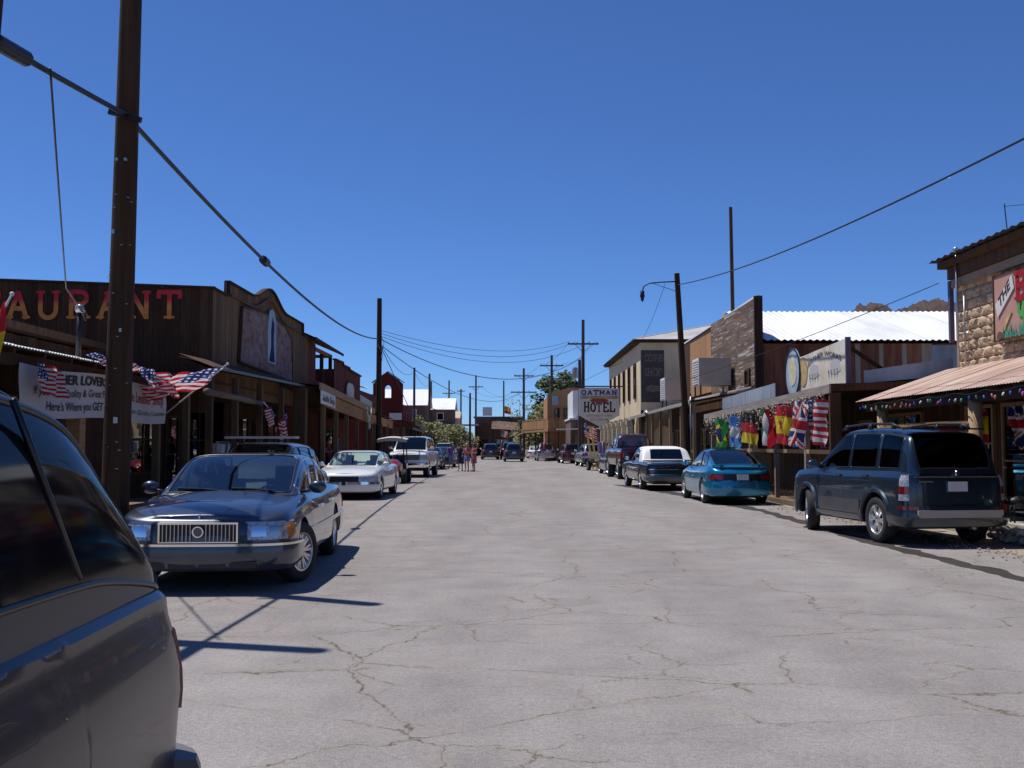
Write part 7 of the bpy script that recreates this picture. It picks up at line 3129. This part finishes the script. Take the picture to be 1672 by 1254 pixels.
# flags on the left
flag('bright stars and stripes flying from a white staff over the banner end', c_us, (-5.52, 19.4, 3.10), (-1.45, -.75, -.34), (-.56, .26, -.44), wave=.07, waves=1.5, ph=.6, droop=.12, stick=((-7.03, 20.0, 2.05), (-5.47, 19.38, 3.13)), group='flags on the left porches')
flag('stars and stripes draped along the tin eave next to the thick pole', c_us, (-6.62, 17.9, 2.97), (.02, 1.7, -.05), (.12, .18, -.42), wave=.08, waves=1.8, ph=2, group='flags on the left porches')
flag('crumpled stars and stripes lying on the tin eave above the banner', c_us, (-6.72, 15.9, 3.03), (.05, 1.4, .02), (.28, .1, -.20), wave=.06, waves=2.2, ph=1, group='flags on the left porches')
flag('dim stars and stripes hanging limp in front of the banner start', c_us, (-6.68, 14.15, 2.74), (.02, .72, -.06), (.02, .1, -.42), wave=.06, waves=2.0, ph=3, group='flags on the left porches')
flag('yellow and red flag on a silver topped staff before the leather shop', c_spain, (-6.0, 11.95, 3.28), (-.42, .1, -.3), (-.15, .0, -1.35), wave=.08, waves=1.6, ph=.4, stick=((-6.98, 12.5, 1.9), (-5.92, 11.88, 3.36)), group='flags on the left porches')
flag('small dim stars and stripes on a stick at the log beam', c_us, (-6.75, 28.4, 2.65), (.02, -.9, -.12), (.05, .24, -.50), wave=.05, waves=1.6, ph=2.5, stick=((-7.08, 30.2, 2.44), (-6.66, 27.1, 2.71)), group='flags on the left porches', res=(40, 26))
flag('small stars and stripes hanging folded beside the thick dark post', c_us, (-6.72, 30.0, 2.52), (.04, -.75, -.30), (-.02, .3, -.72), wave=.08, waves=1.8, ph=1.2, group='flags on the left porches', res=(40, 26))
flag('stars and stripes hung flat in the stone shop window', c_us, (9.58, 17.1, 2.40), (.0, -1.35, .0), (.0, .0, -.72), wave=.02, waves=1.0, group=None)
flag('red flag on the bare pole behind the corner store', c_arizona, (-1.2, 164.8, 7.9), (1.0, 0, -.3), (0, 0, -1.2), wave=.15, waves=1.5, res=(20, 12), group=None)
flag('grey and white flag above the silver crossover', c_us, (5.6, 79.0, 3.3), (1.0, .1, -.5), (.1, 0, -1.1), wave=.12, waves=1.4, res=(26, 16), group=None)
for i, (x, cf) in enumerate(((-1.6, c_us), (-.2, c_uk), (1.2, c_italy))):
    flag(('red white and blue flag', 'blue crossed flag', 'green white red flag')[i] + ' on the corner store awning', cf, (x, 147.4, 3.7), (1.0, -.1, -.2), (.0, 0, -1.0), wave=.12, waves=1.3, ph=i, res=(20, 13), group='flags on the corner store')

# ---------------------------------------------------------------- strings of bulbs
def bulbs(name, label, pts, mats, r=.03, drop=.10, step=.22, seed=1, stretch=1.7):
    rr = random.Random(seed)
    root = thing(name, label, 'string lights', pts[0], world=True)
    mb = MB()
    mb.tube(pts, .006, 5)
    mb.build('cord', 'dark_metal', root)
    L_ = [0]
    for a, b_ in zip(pts[:-1], pts[1:]):
        L_.append(L_[-1] + (Vector(b_) - Vector(a)).length)
    s_ = 0
    sets = [MB() for _ in mats]
    bulbs_ = []
    while s_ < L_[-1]:
        p = Vector([float(np.interp(s_, L_, [q[i] for q in pts])) for i in range(3)])
        d = drop * rr.uniform(.6, 1.3)
        c = p + Vector((rr.uniform(-.04, .04), 0, -d))
        m_ = rr.randrange(len(mats))
        bulbs_.append((c, m_))
        s_ += step * rr.uniform(.7, 1.3)
    cache = {}
    for c, m_ in bulbs_:
        if m_ not in cache:
            b_ = MB()
            b_.ball((0, 0, 0), r, 8, 6, (1, 1, stretch))
            cache[m_] = b_.mesh('bulb', mats[m_], smooth=True)
        piece('bulb', None, root, c, (1, 1, 1), (rr.uniform(-.6, .6), rr.uniform(-.6, .6), 0), mesh=cache[m_])
    return root


pts = [(7.62, lerp(8.2, 22.3, i / 70), 2.47 - .05 * abs(math.sin(i * .55))) for i in range(71)]
bulbs('string_lights', 'coloured bulbs strung along the rusted awning edge', pts, ['bulb_pink', 'bulb_blue', 'bulb_green', 'bulb_amber', 'bulb_white'], r=.021, drop=.09, step=.24, seed=2)
# net of dead vine and tiny lamps under the weathered fascia
rr = random.Random(12)
mb = MB()
for i in range(4200):
    y = rr.uniform(22.8, 37.0)
    dz = abs(rr.gauss(0, .26)) * (1 + .5 * math.sin(y * 2.2))
    c = Vector((7.10 + rr.uniform(-.10, .06), y, EZ(y) - .14 - min(.62, dz)))
    a = Vector((rr.uniform(-1, 1), rr.uniform(-1, 1), rr.uniform(-1, 1))).normalized() * rr.uniform(.010, .030)
    b_ = a.orthogonal().normalized() * a.length * .8
    mb.add([c - a, c + b_, c + a, c - b_], [(0, 1, 2, 3)], 0 if rr.random() < .5 else 1)
for k in range(24):
    y0 = 22.9 + .58 * k
    z0 = EZ(y0) - .15
    mb.tube([(7.08, y0 + .58 * t, z0 - rr.uniform(.1, .28) * math.sin(math.pi * t)) for t in (0, .25, .5, .75, 1)], .006, 4, mi=0)
o = solo(mb, 'vine_garland', ['canvas', 'dark_plank'], 'tangle of dry vine and tiny lamps below the flag shop fascia', 'garland', (7.1, 30, 2.4))
o['kind'] = 'stuff'

# longhorn skull on the tan fascia
sk = thing('longhorn_skull', 'bleached longhorn skull hung on the tan fascia', 'skull', (-6.35, 44.6, 2.45), world=True)
mb = MB()
mb.ball((-6.34, 44.6, 2.71), .17, 10, 8, (.6, .8, 1.0))
mb.ball((-6.30, 44.6, 2.42), .10, 10, 8, (.7, .8, 1.6))
mb.build('head', 'bone', sk, smooth=True)
for sd in (1, -1):
    mb = MB()
    mb.tube([(-6.34, 44.6 + sd * .12, 2.83), (-6.32, 44.6 + sd * .42, 2.85), (-6.30, 44.6 + sd * .62, 3.0), (-6.30, 44.6 + sd * .70, 3.24)], [.05, .042, .03, .008], 8)
    mb.build('horn', 'bone', sk, smooth=True)

# ================================================================ people
def skinned(verts, edges, radii, root_i=0, sub=2):
    me = bpy.data.meshes.new('figure')
    me.from_pydata([tuple(v) for v in verts], edges, [])
    ob = bpy.data.objects.new('figure', me)
    COL.objects.link(ob)
    sm = ob.modifiers.new('skin', 'SKIN')
    sm.use_smooth_shade = True
    for i, v in enumerate(me.skin_vertices[0].data):
        r_ = radii[i]
        v.radius = r_ if hasattr(r_, '__len__') else (r_, r_)
        v.use_root = (i == root_i)
    ss_ = ob.modifiers.new('sub', 'SUBSURF')
    ss_.levels = ss_.render_levels = sub
    bpy.context.view_layer.update()
    dg = bpy.context.evaluated_depsgraph_get()
    m2 = bpy.data.meshes.new_from_object(ob.evaluated_get(dg))
    bpy.data.objects.remove(ob)
    m2.polygons.foreach_set('use_smooth', [True] * len(m2.polygons))
    return m2


def person(label, at, face, H, top, bottom, hair, arms='down', skirt=.5, sleeve=False, long_hair=False, bag=None):
    """face: heading angle; arms 'down', 'phone' (raised to the face) or 'bent'"""
    root = thing('person', label, 'person', (at[0], at[1], 0), face, group='people standing in the road')
    s = H / 1.70
    V = {'pel': (0, 0, .93), 'wai': (0, .01, 1.06), 'che': (0, .0, 1.27), 'nec': (0, .0, 1.43), 'nk2': (0, .015, 1.50), 'hd1': (0, .03, 1.57), 'hd2': (0, .02, 1.655)}
    Rr = {'pel': (.15, .11), 'wai': (.125, .095), 'che': (.15, .105), 'nec': (.06, .06), 'nk2': (.05, .052), 'hd1': (.072, .085), 'hd2': (.07, .08)}
    E = [('pel', 'wai'), ('wai', 'che'), ('che', 'nec'), ('nec', 'nk2'), ('nk2', 'hd1'), ('hd1', 'hd2')]
    for sd, n in ((1, 'r'), (-1, 'l')):
        V.update({'hip' + n: (sd * .09, 0, .86), 'kne' + n: (sd * .10, .025, .48), 'ank' + n: (sd * .105, -.02, .09), 'toe' + n: (sd * .125, .13, .035), 'sho' + n: (sd * .18, 0, 1.39)})
        Rr.update({'hip' + n: .085, 'kne' + n: .055, 'ank' + n: .036, 'toe' + n: (.04, .03), 'sho' + n: .052})
        if arms == 'phone':
            el, wr, ha = (sd * .28, .12, 1.20), (sd * .12, .30, 1.45), (sd * .06, .33, 1.52)
        elif arms == 'bent':
            el, wr, ha = (sd * .30, -.05, 1.12), (sd * .22, .18, 1.15), (sd * .14, .24, 1.18)
        else:
            el, wr, ha = (sd * .25, -.03, 1.12), (sd * .27, .06, .88), (sd * .265, .09, .80)
        V.update({'elb' + n: el, 'wri' + n: wr, 'han' + n: ha})
        Rr.update({'elb' + n: .038, 'wri' + n: .027, 'han' + n: (.032, .022)})
        E += [('pel', 'hip' + n), ('hip' + n, 'kne' + n), ('kne' + n, 'ank' + n), ('ank' + n, 'toe' + n), ('che', 'sho' + n), ('sho' + n, 'elb' + n), ('elb' + n, 'wri' + n), ('wri' + n, 'han' + n)]
        h0 = Vector(ha)
        d0 = (Vector(ha) - Vector(wr)).normalized()
        side_ = Vector((sd, 0, 0))
        for k in range(5):
            o_ = (k - 1.6) * .014
            ln_ = (.045, .07, .078, .072, .055)[k]
            side2 = d0.orthogonal().normalized()
            a_ = h0 + side2 * o_ + d0 * .02
            if k == 0:
                a_ = h0 + side2 * -.03 - d0 * .01
            b2 = a_ + d0 * ln_ * .6 + side2 * (-.02 if k == 0 else 0)
            c2 = b2 + d0 * ln_ * .4 + Vector((0, .008, -.006))
            V.update({'f%d%sa' % (k, n): tuple(b2), 'f%d%sb' % (k, n): tuple(c2)})
            Rr.update({'f%d%sa' % (k, n): .009, 'f%d%sb' % (k, n): .007})
            E += [('han' + n, 'f%d%sa' % (k, n)), ('f%d%sa' % (k, n), 'f%d%sb' % (k, n))]
    names = list(V)
    me = skinned([Vector(V[n]) * s for n in names], [(names.index(a), names.index(b_)) for a, b_ in E], [tuple(q * s for q in (Rr[n] if hasattr(Rr[n], '__len__') else (Rr[n], Rr[n]))) for n in names], 0, 1)
    me.materials.append(M('skin'))
    o = bpy.data.objects.new('body', me)
    COL.objects.link(o)
    o.parent = root
    # face: nose, eyes, mouth, ears
    def bit(nm, c, rad, sc_, mt):
        mb = MB()
        mb.ball([q_ * s for q_ in c], rad * s, 6, 5, sc_)
        mb.build(nm, mt, root, smooth=True)
    bit('nose', (0, .118, 1.60), .016, (.8, 1, 1.3), 'skin')
    bit('mouth', (0, .110, 1.555), .018, (1.3, .5, .4), 'hair_dark')
    for sd in (1, -1):
        bit('ear', (sd * .078, .02, 1.605), .026, (.4, .8, 1.2), 'skin')
        bit('eye', (sd * .032, .104, 1.625), .010, (1, 1, 1), 'hair_dark')
    # clothes
    def tube_cloth(nm, rings, mt):
        mb = MB()
        n = 20
        rows = []
        for (z, rx, ry, yo) in rings:
            rows.append([(rx * s * math.cos(2 * math.pi * k / n), (yo + ry * math.sin(2 * math.pi * k / n)) * s, z * s) for k in range(n + 1)])
        mb.grid(rows)
        mb.build(nm, mt, root, smooth=True)
    tube_cloth('shirt', [(.93, .185, .145, 0), (1.05, .155, .122, .01), (1.18, .165, .13, .01), (1.30, .178, .128, 0), (1.39, .165, .10, 0), (1.43, .085, .075, 0)], top)
    if skirt:
        tube_cloth('skirt', [(.98, .168, .132, 0), (.90, .195, .155, 0), (.75, .215, .17, .0), (skirt, .235, .185, .01)], bottom)
    else:
        for sd in (1, -1):
            mb = MB()
            mb.tube([Vector((sd * .085, 0, .95)) * s, Vector((sd * .095, .01, .75)) * s, Vector((sd * .10, .02, .42)) * s], [.125 * s, .11 * s, .085 * s], 14, caps=False)
            mb.build('trouser_leg', bottom, root, smooth=True)
    for sd, n in ((1, 'r'), (-1, 'l')):
        mb = MB()
        a, b_ = Vector(V['sho' + n]) * s, Vector(V['elb' + n]) * s
        mb.tube([a + Vector((-sd * .03, 0, .03)) * s, a, a.lerp(b_, .55 if sleeve else .3)], [.062 * s, .070 * s, .06 * s], 12, caps=False)
        mb.build('sleeve', top, root, smooth=True)
        mb = MB()
        mb.ball(Vector(V['toe' + n]) * s + Vector((0, -.05, .0)) * s, .06 * s, 10, 6, (.75, 2.1, .58))
        mb.build('shoe', 'matte_black', root, smooth=True)
    mb = MB()
    mb.ball((0, .0 * s, 1.635 * s), .098 * s, 12, 8, (.95, 1.05, 1.05))
    if long_hair:
        mb.ball((0, -.05 * s, 1.52 * s), .085 * s, 10, 8, (1.0, .6, 1.9))
    mb.build('hair', hair, root, smooth=True)
    if arms == 'phone':
        mb = MB()
        mb.box(-.075 * s, .075 * s, .35 * s, .38 * s, 1.52 * s, 1.62 * s)
        mb.build('camera', 'matte_black', root)
    if bag:
        mb = MB()
        mb.ball((.24 * s, .05, .92 * s), .12, 10, 8, (.6, 1.1, .8))
        mb.tube([(.24 * s, .05, 1.0 * s), (.1, .12, 1.25 * s), (-.1, .08, 1.42 * s)], .01, 5)
        mb.build('handbag', bag, root, smooth=True)


person('person in dark clothes raising a camera with both hands', (-3.08, 60.6), R(170), 1.68, 'cloth_navy', 'cloth_navy', 'hair_dark', 'phone', skirt=.45, sleeve=True)
person('person in a pink top and pale blue skirt, blond hair, bag at the hip', (-2.66, 59.8), R(150), 1.64, 'cloth_rose', 'cloth_denim', 'hair_blond', 'bent', skirt=.62, long_hair=True, bag='cloth_purple')
person('person in a rose dress with dark hair next to the blond one', (-2.26, 60.0), R(120), 1.62, 'cloth_rose', 'cloth_rose', 'hair_dark', 'bent', skirt=.50, long_hair=True)
person('person in a purple shirt walking behind the dark saloon', (-4.05, 67.2), R(20), 1.66, 'cloth_purple', 'cloth_denim', 'hair_dark', 'down', skirt=0, sleeve=True)
person('person in a red shirt leaning at the porch rail', (-7.1, 39.1), R(-90), 1.70, 'cloth_red', 'cloth_navy', 'hair_dark', 'bent', skirt=0, sleeve=True)
person('person in a teal shirt on the porch beside the red shirted one', (-7.15, 41.3), R(-100), 1.76, 'cloth_teal', 'cloth_denim', 'hair_dark', 'down', skirt=0, sleeve=True)
for o in bpy.data.objects:
    if o.get('category') == 'person' and o.location.x < -5.5:
        o.location.z = .17
        o['group'] = 'people on the porch'

# ================================================================ small street things
# goods along the porches: hanging clothes, boxes, benches
def rack(label, x, y0, y1, z, cols, drop=.75, base=0.0, group='clothes rails outside the shops'):
    root = thing('clothes_rail', label, 'clothes rail', (x, (y0 + y1) / 2, base), group=group, world=True)
    mb = MB()
    mb.tube([(x, y0, z), (x, y1, z)], .015, 6)
    for y in (y0 + .03, y1 - .03):
        mb.tube([(x, y, base), (x, y, z)], .018, 6)
        mb.beam((x - .25, y, base + .02), (x + .25, y, base + .02), .03, .03)
    mb.build('frame', 'steel', root, smooth=True)
    y = y0 + .12
    k = 0
    rr = random.Random(int(y0 * 10))
    while y < y1 - .08:
        mb = MB()
        wv, h = rr.uniform(.18, .24), drop * rr.uniform(.75, 1.1)
        rows = []
        for (t, wk) in ((0, .3), (.06, .95), (.3, .9), (.7, .92), (1, 1.05)):
            rows.append([(x + wv * wk * c, y + .025 * s_, z - .03 - h * t) for c, s_ in ((-1, 0), (-.5, 1), (0, .6), (.5, 1), (1, 0), (.5, -1), (0, -.6), (-.5, -1), (-1, 0))])
        mb.grid(rows)
        mb.build('shirt', cols[k % len(cols)], root, smooth=True)
        y += rr.uniform(.08, .14)
        k += 1


rack('clothes rail of dark and red shirts in the leather shop porch', -8.0, 14.6, 16.0, 1.65, ['cloth_navy', 'cloth_red', 'cloth_white', 'seat_dark'], base=.16)
rack('clothes rail of pale shirts at the restaurant porch', -7.9, 27.0, 28.3, 1.65, ['cloth_white', 'cloth_purple', 'cloth_teal', 'seat_dark'], base=.17)
rack('clothes rail of bright shirts outside the gift shop', 7.4, 54.2, 55.8, 1.7, ['cloth_purple', 'cloth_red', 'cloth_white', 'cloth_teal'], base=.1)
rack('clothes rail of mixed shirts below the balcony saloon', 3.0, 95.0, 96.6, 1.8, ['cloth_red', 'cloth_navy', 'cloth_white', 'cloth_teal'])
rack('clothes rail of blue and purple shirts next to the hotel piers', 6.2, 69.4, 71.0, 1.8, ['cloth_purple', 'cloth_denim', 'cloth_white'])


def bench(label, x, y, rot, base=0.0):
    b = thing('bench', label, 'bench', (x, y, base), rot, group='benches on the porches')
    for k in range(3):
        piece('slat', 'tan_board', b, (0, -.15 + .15 * k, .45), (1.5, .12, .035))
    for k in range(2):
        piece('slat', 'tan_board', b, (0, -.27, .62 + .16 * k), (1.5, .03, .11))
    for sx in (-.62, .62):
        mb = MB()
        mb.box(sx - .03, sx + .03, -.25, -.19, 0, .85)
        mb.box(sx - .03, sx + .03, .13, .19, 0, .43)
        mb.build('leg', 'dark_plank', b)


bench('slatted bench against the leather shop wall', -9.1, 18.0, R(-90), .16)
bench('slatted bench against the flag shop wall', 9.55, 27.3, R(90), .12)
bench('slatted bench on the stone shop porch', 9.3, 18.2, R(90), .14)

# metal yard ornaments on the stone border
def ornament(label, x, y, k):
    r_ = thing('metal_ornament', label, 'ornament', (x, y, .30), R(40 * k), group='metal ornaments on the stone border')
    rr = random.Random(k)
    mb = MB()
    mb.ball((0, 0, .34), .13, 12, 8, (1.5, .8, .8))
    mb.tube([(.15, 0, .38), (.24, 0, .52), (.30, 0, .56)], [.05, .04, .035], 8)
    mb.ball((.32, 0, .57), .055, 8, 6, (1.4, .8, .9))
    mb.tube([(-.18, 0, .38), (-.30, 0, .5), (-.34, 0, .42)], [.03, .02, .01], 6)
    mb.build('body', ('dark_metal', 'rust_tin', 'steel')[k % 3], r_, smooth=True)
    for (sx, sy) in ((-.12, .06), (-.12, -.06), (.12, .06), (.12, -.06)):
        mb = MB()
        mb.tube([(sx, sy, .3), (sx * 1.1, sy, .15), (sx * 1.05, sy * 1.1, 0)], .016, 6)
        mb.build('leg', 'dark_metal', r_, smooth=True)


ornament('dark metal burro figure at the end of the stone border', 8.3, 16.6, 0)
ornament('rusty metal burro figure in the middle of the stone border', 8.5, 15.8, 1)
ornament('bright metal burro figure on the stone border', 8.3, 15.0, 2)
for i, (px, d, h) in enumerate(((968, 66.0, 2.75), (962, 66.3, 2.2))):
    q = P(px, 726, d)
    mb = MB()
    mb.beam((q.x + .25, d, 0), (q.x - .12, d, h), .11, .11)
    if i == 0:
        mb.beam((q.x - .4, d - .12, h - .06), (q.x + .08, d - .12, h - .02), .1, .1)
    solo(mb, 'prop_post', 'yellow_wood', ('leaning yellow post with a short top bar under the hotel sign', 'shorter leaning yellow post under the hotel sign')[i], 'post', (q.x + .25, d, 0))

# stack of crates and barrels by the porches
def barrel(label, x, y, base, k):
    b = thing('barrel', label, 'barrel', (x, y, base), group='barrels on the porches')
    for i in range(14):
        a = 2 * math.pi * i / 14
        mb = MB()
        rows = []
        for t in (0, .25, .5, .75, 1):
            rad = .24 + .06 * math.sin(math.pi * t)
            rows.append([(rad * math.cos(a + o), rad * math.sin(a + o), .85 * t) for o in (-.215, 0, .215)])
        mb.grid(rows)
        mb.build('stave', 'brown_plank', b, smooth=True)
    for z in (.12, .42, .73):
        mb = MB()
        rad = .245 + .06 * math.sin(math.pi * z / .85)
        mb.lathe([(rad + .006, z - .025), (rad + .006, z + .025)], (0, 0, 0), 20)
        mb.build('hoop', 'dark_metal', b, smooth=True)
    mb = MB()
    mb.lathe([(.24, .82), (.001, .82)], (0, 0, 0), 18)
    mb.build('lid', 'brown_plank', b)


barrel('wooden barrel at the thick dark post of the restaurant porch', -6.9, 32.6, .17, 0)
barrel('wooden barrel at the end post of the flag shop', 7.9, 23.6, .12, 1)
barrel('wooden barrel by the leather shop door', -8.8, 12.4, .16, 2)

# ================================================================ plants
blotchy('leaf_dark', [(.030, .058, .018), (.055, .095, .03), (.085, .13, .045)], 2.0, rough=.8, bump=0)
blotchy('leaf_olive', [(.14, .145, .05), (.21, .21, .08), (.27, .26, .12)], 2.0, rough=.8, bump=0)
blotchy('bark', [(.06, .045, .035), (.12, .095, .075)], 6, rough=.95, bump=.4)


def tree(name, label, x, y, z, h, rad, mat, n_cl=60, leaf=.18, per=60, trunk=.3, group=None, seed=1, squash=.8, stem=.3, cat='tree'):
    rr = random.Random(seed)
    root = thing(name, label, cat, (x, y, z), group=group, world=True)
    mb = MB()
    top_ = Vector((x, y, z + h * .55))
    mb.tube([(x, y, z - .2), (x + .1, y, z + h * stem * .6), tuple(top_)], [trunk, trunk * .75, trunk * .4], 8)
    cl = []
    for k in range(n_cl):
        a = rr.uniform(0, 2 * math.pi)
        t = rr.random() ** .5
        zz = rr.uniform(0, 1)
        prof_ = math.sin(math.pi * min(1, (zz * .85 + .12))) ** .6
        c = Vector((x + rad * t * prof_ * math.cos(a), y + rad * t * prof_ * math.sin(a), z + h * (stem + (1 - stem) * zz)))
        cl.append((c, rad * rr.uniform(.16, .30)))
        if k % 4 == 0:
            mb.tube([tuple(top_.lerp(Vector((x, y, z + h * stem)), rr.random())), tuple((c + top_) / 2 + Vector((0, 0, -.1))), tuple(c)], [trunk * .3, trunk * .2, .02], 5)
    mb.build('trunk', 'bark', root, smooth=True)
    mb = MB()
    for (c, r_) in cl:
        for _ in range(per):
            d = Vector((rr.gauss(0, 1), rr.gauss(0, 1), rr.gauss(0, squash)))
            d = d.normalized() * r_ * rr.random() ** .4
            p = c + d
            a = Vector((rr.uniform(-1, 1), rr.uniform(-1, 1), rr.uniform(-.6, .6))).normalized() * leaf * rr.uniform(.6, 1.3)
            b_ = a.orthogonal().normalized() * leaf * .5
            mb.add([p - a, p + b_, p + a, p - b_], [(0, 1, 2, 3)])
    cr = mb.build('crown', mat, root)
    return root


tree('pine_tree', 'tall round dark green tree rising behind the balcony saloon', 6.0, 133, 0, 10.4, 4.2, 'leaf_dark', 80, .30, 70, .35, seed=3, stem=.3)
tree('green_tree', 'lower dull green tree in front of the tall round one', 5.0, 128, 0, 6.6, 3.8, 'leaf_olive', 60, .26, 70, .25, seed=4, stem=.15)
tree('green_tree', 'olive tree half hidden by the two armed pole', 3.6, 139, 0, 5.4, 3.4, 'leaf_olive', 50, .28, 60, .22, seed=6, stem=.15)
tree('bare_tree', 'thin grey leafless tree beside the two armed pole', 1.0, 131, 0, 8.0, 2.4, 'leaf_olive', 26, .16, 10, .18, seed=7, stem=.3)
for i, (px, d, h, rd, lb) in enumerate(((698, 108, 3.7, 2.3, 'olive mesquite shrub below the hill house with the broad roof'),
                                        (720, 116, 3.9, 2.5, 'spreading olive mesquite shrub beside the bare pole'),
                                        (742, 124, 3.7, 2.3, 'rounded olive mesquite shrub next to the corner store canopy'),
                                        (756, 130, 3.2, 2.0, 'small dark mesquite shrub under the corner store canopy'),
                                        (680, 122, 4.6, 2.1, 'tall olive mesquite shrub between the curio shop and the hill house'))):
    q = P(px, 726, d)
    tree('mesquite_shrub', lb, q.x, d, 0, h, rd, 'leaf_olive', 44, .17, 62, .14, seed=20 + i, stem=.08, cat='shrub', group='mesquite shrubs')

rack('clothes rail of red and white shirts under the corner store awning', -1.5, 145.6, 147.0, 2.2, ['cloth_red', 'cloth_white', 'cloth_navy'], drop=1.0)
rack('clothes rail of teal and white shirts under the corner store awning', 1.4, 145.6, 147.0, 2.2, ['cloth_teal', 'cloth_white', 'cloth_red'], drop=1.0)

# pebbles and grit along the right verge
rr = random.Random(77)
mb = MB()
for i in range(900):
    y = rr.uniform(9, 34)
    x = float(np.interp(y, [9, 17, 24, 34], [7.2, 7.2, 7.0, 6.3])) + rr.uniform(-.7, .35) * rr.random()
    s_ = rr.uniform(.008, .030)
    c = Vector((x, y, s_ * .5))
    mb.add([c + Vector((s_, 0, 0)), c + Vector((0, s_, 0)), c + Vector((-s_, 0, 0)), c + Vector((0, -s_, 0)), c + Vector((0, 0, s_ * .8)), c - Vector((0, 0, s_ * .5))], [(0, 1, 4), (1, 2, 4), (2, 3, 4), (3, 0, 4), (1, 0, 5), (2, 1, 5), (3, 2, 5), (0, 3, 5)])
o = structure(mb, 'gravel', 'rubble', kind='stuff')
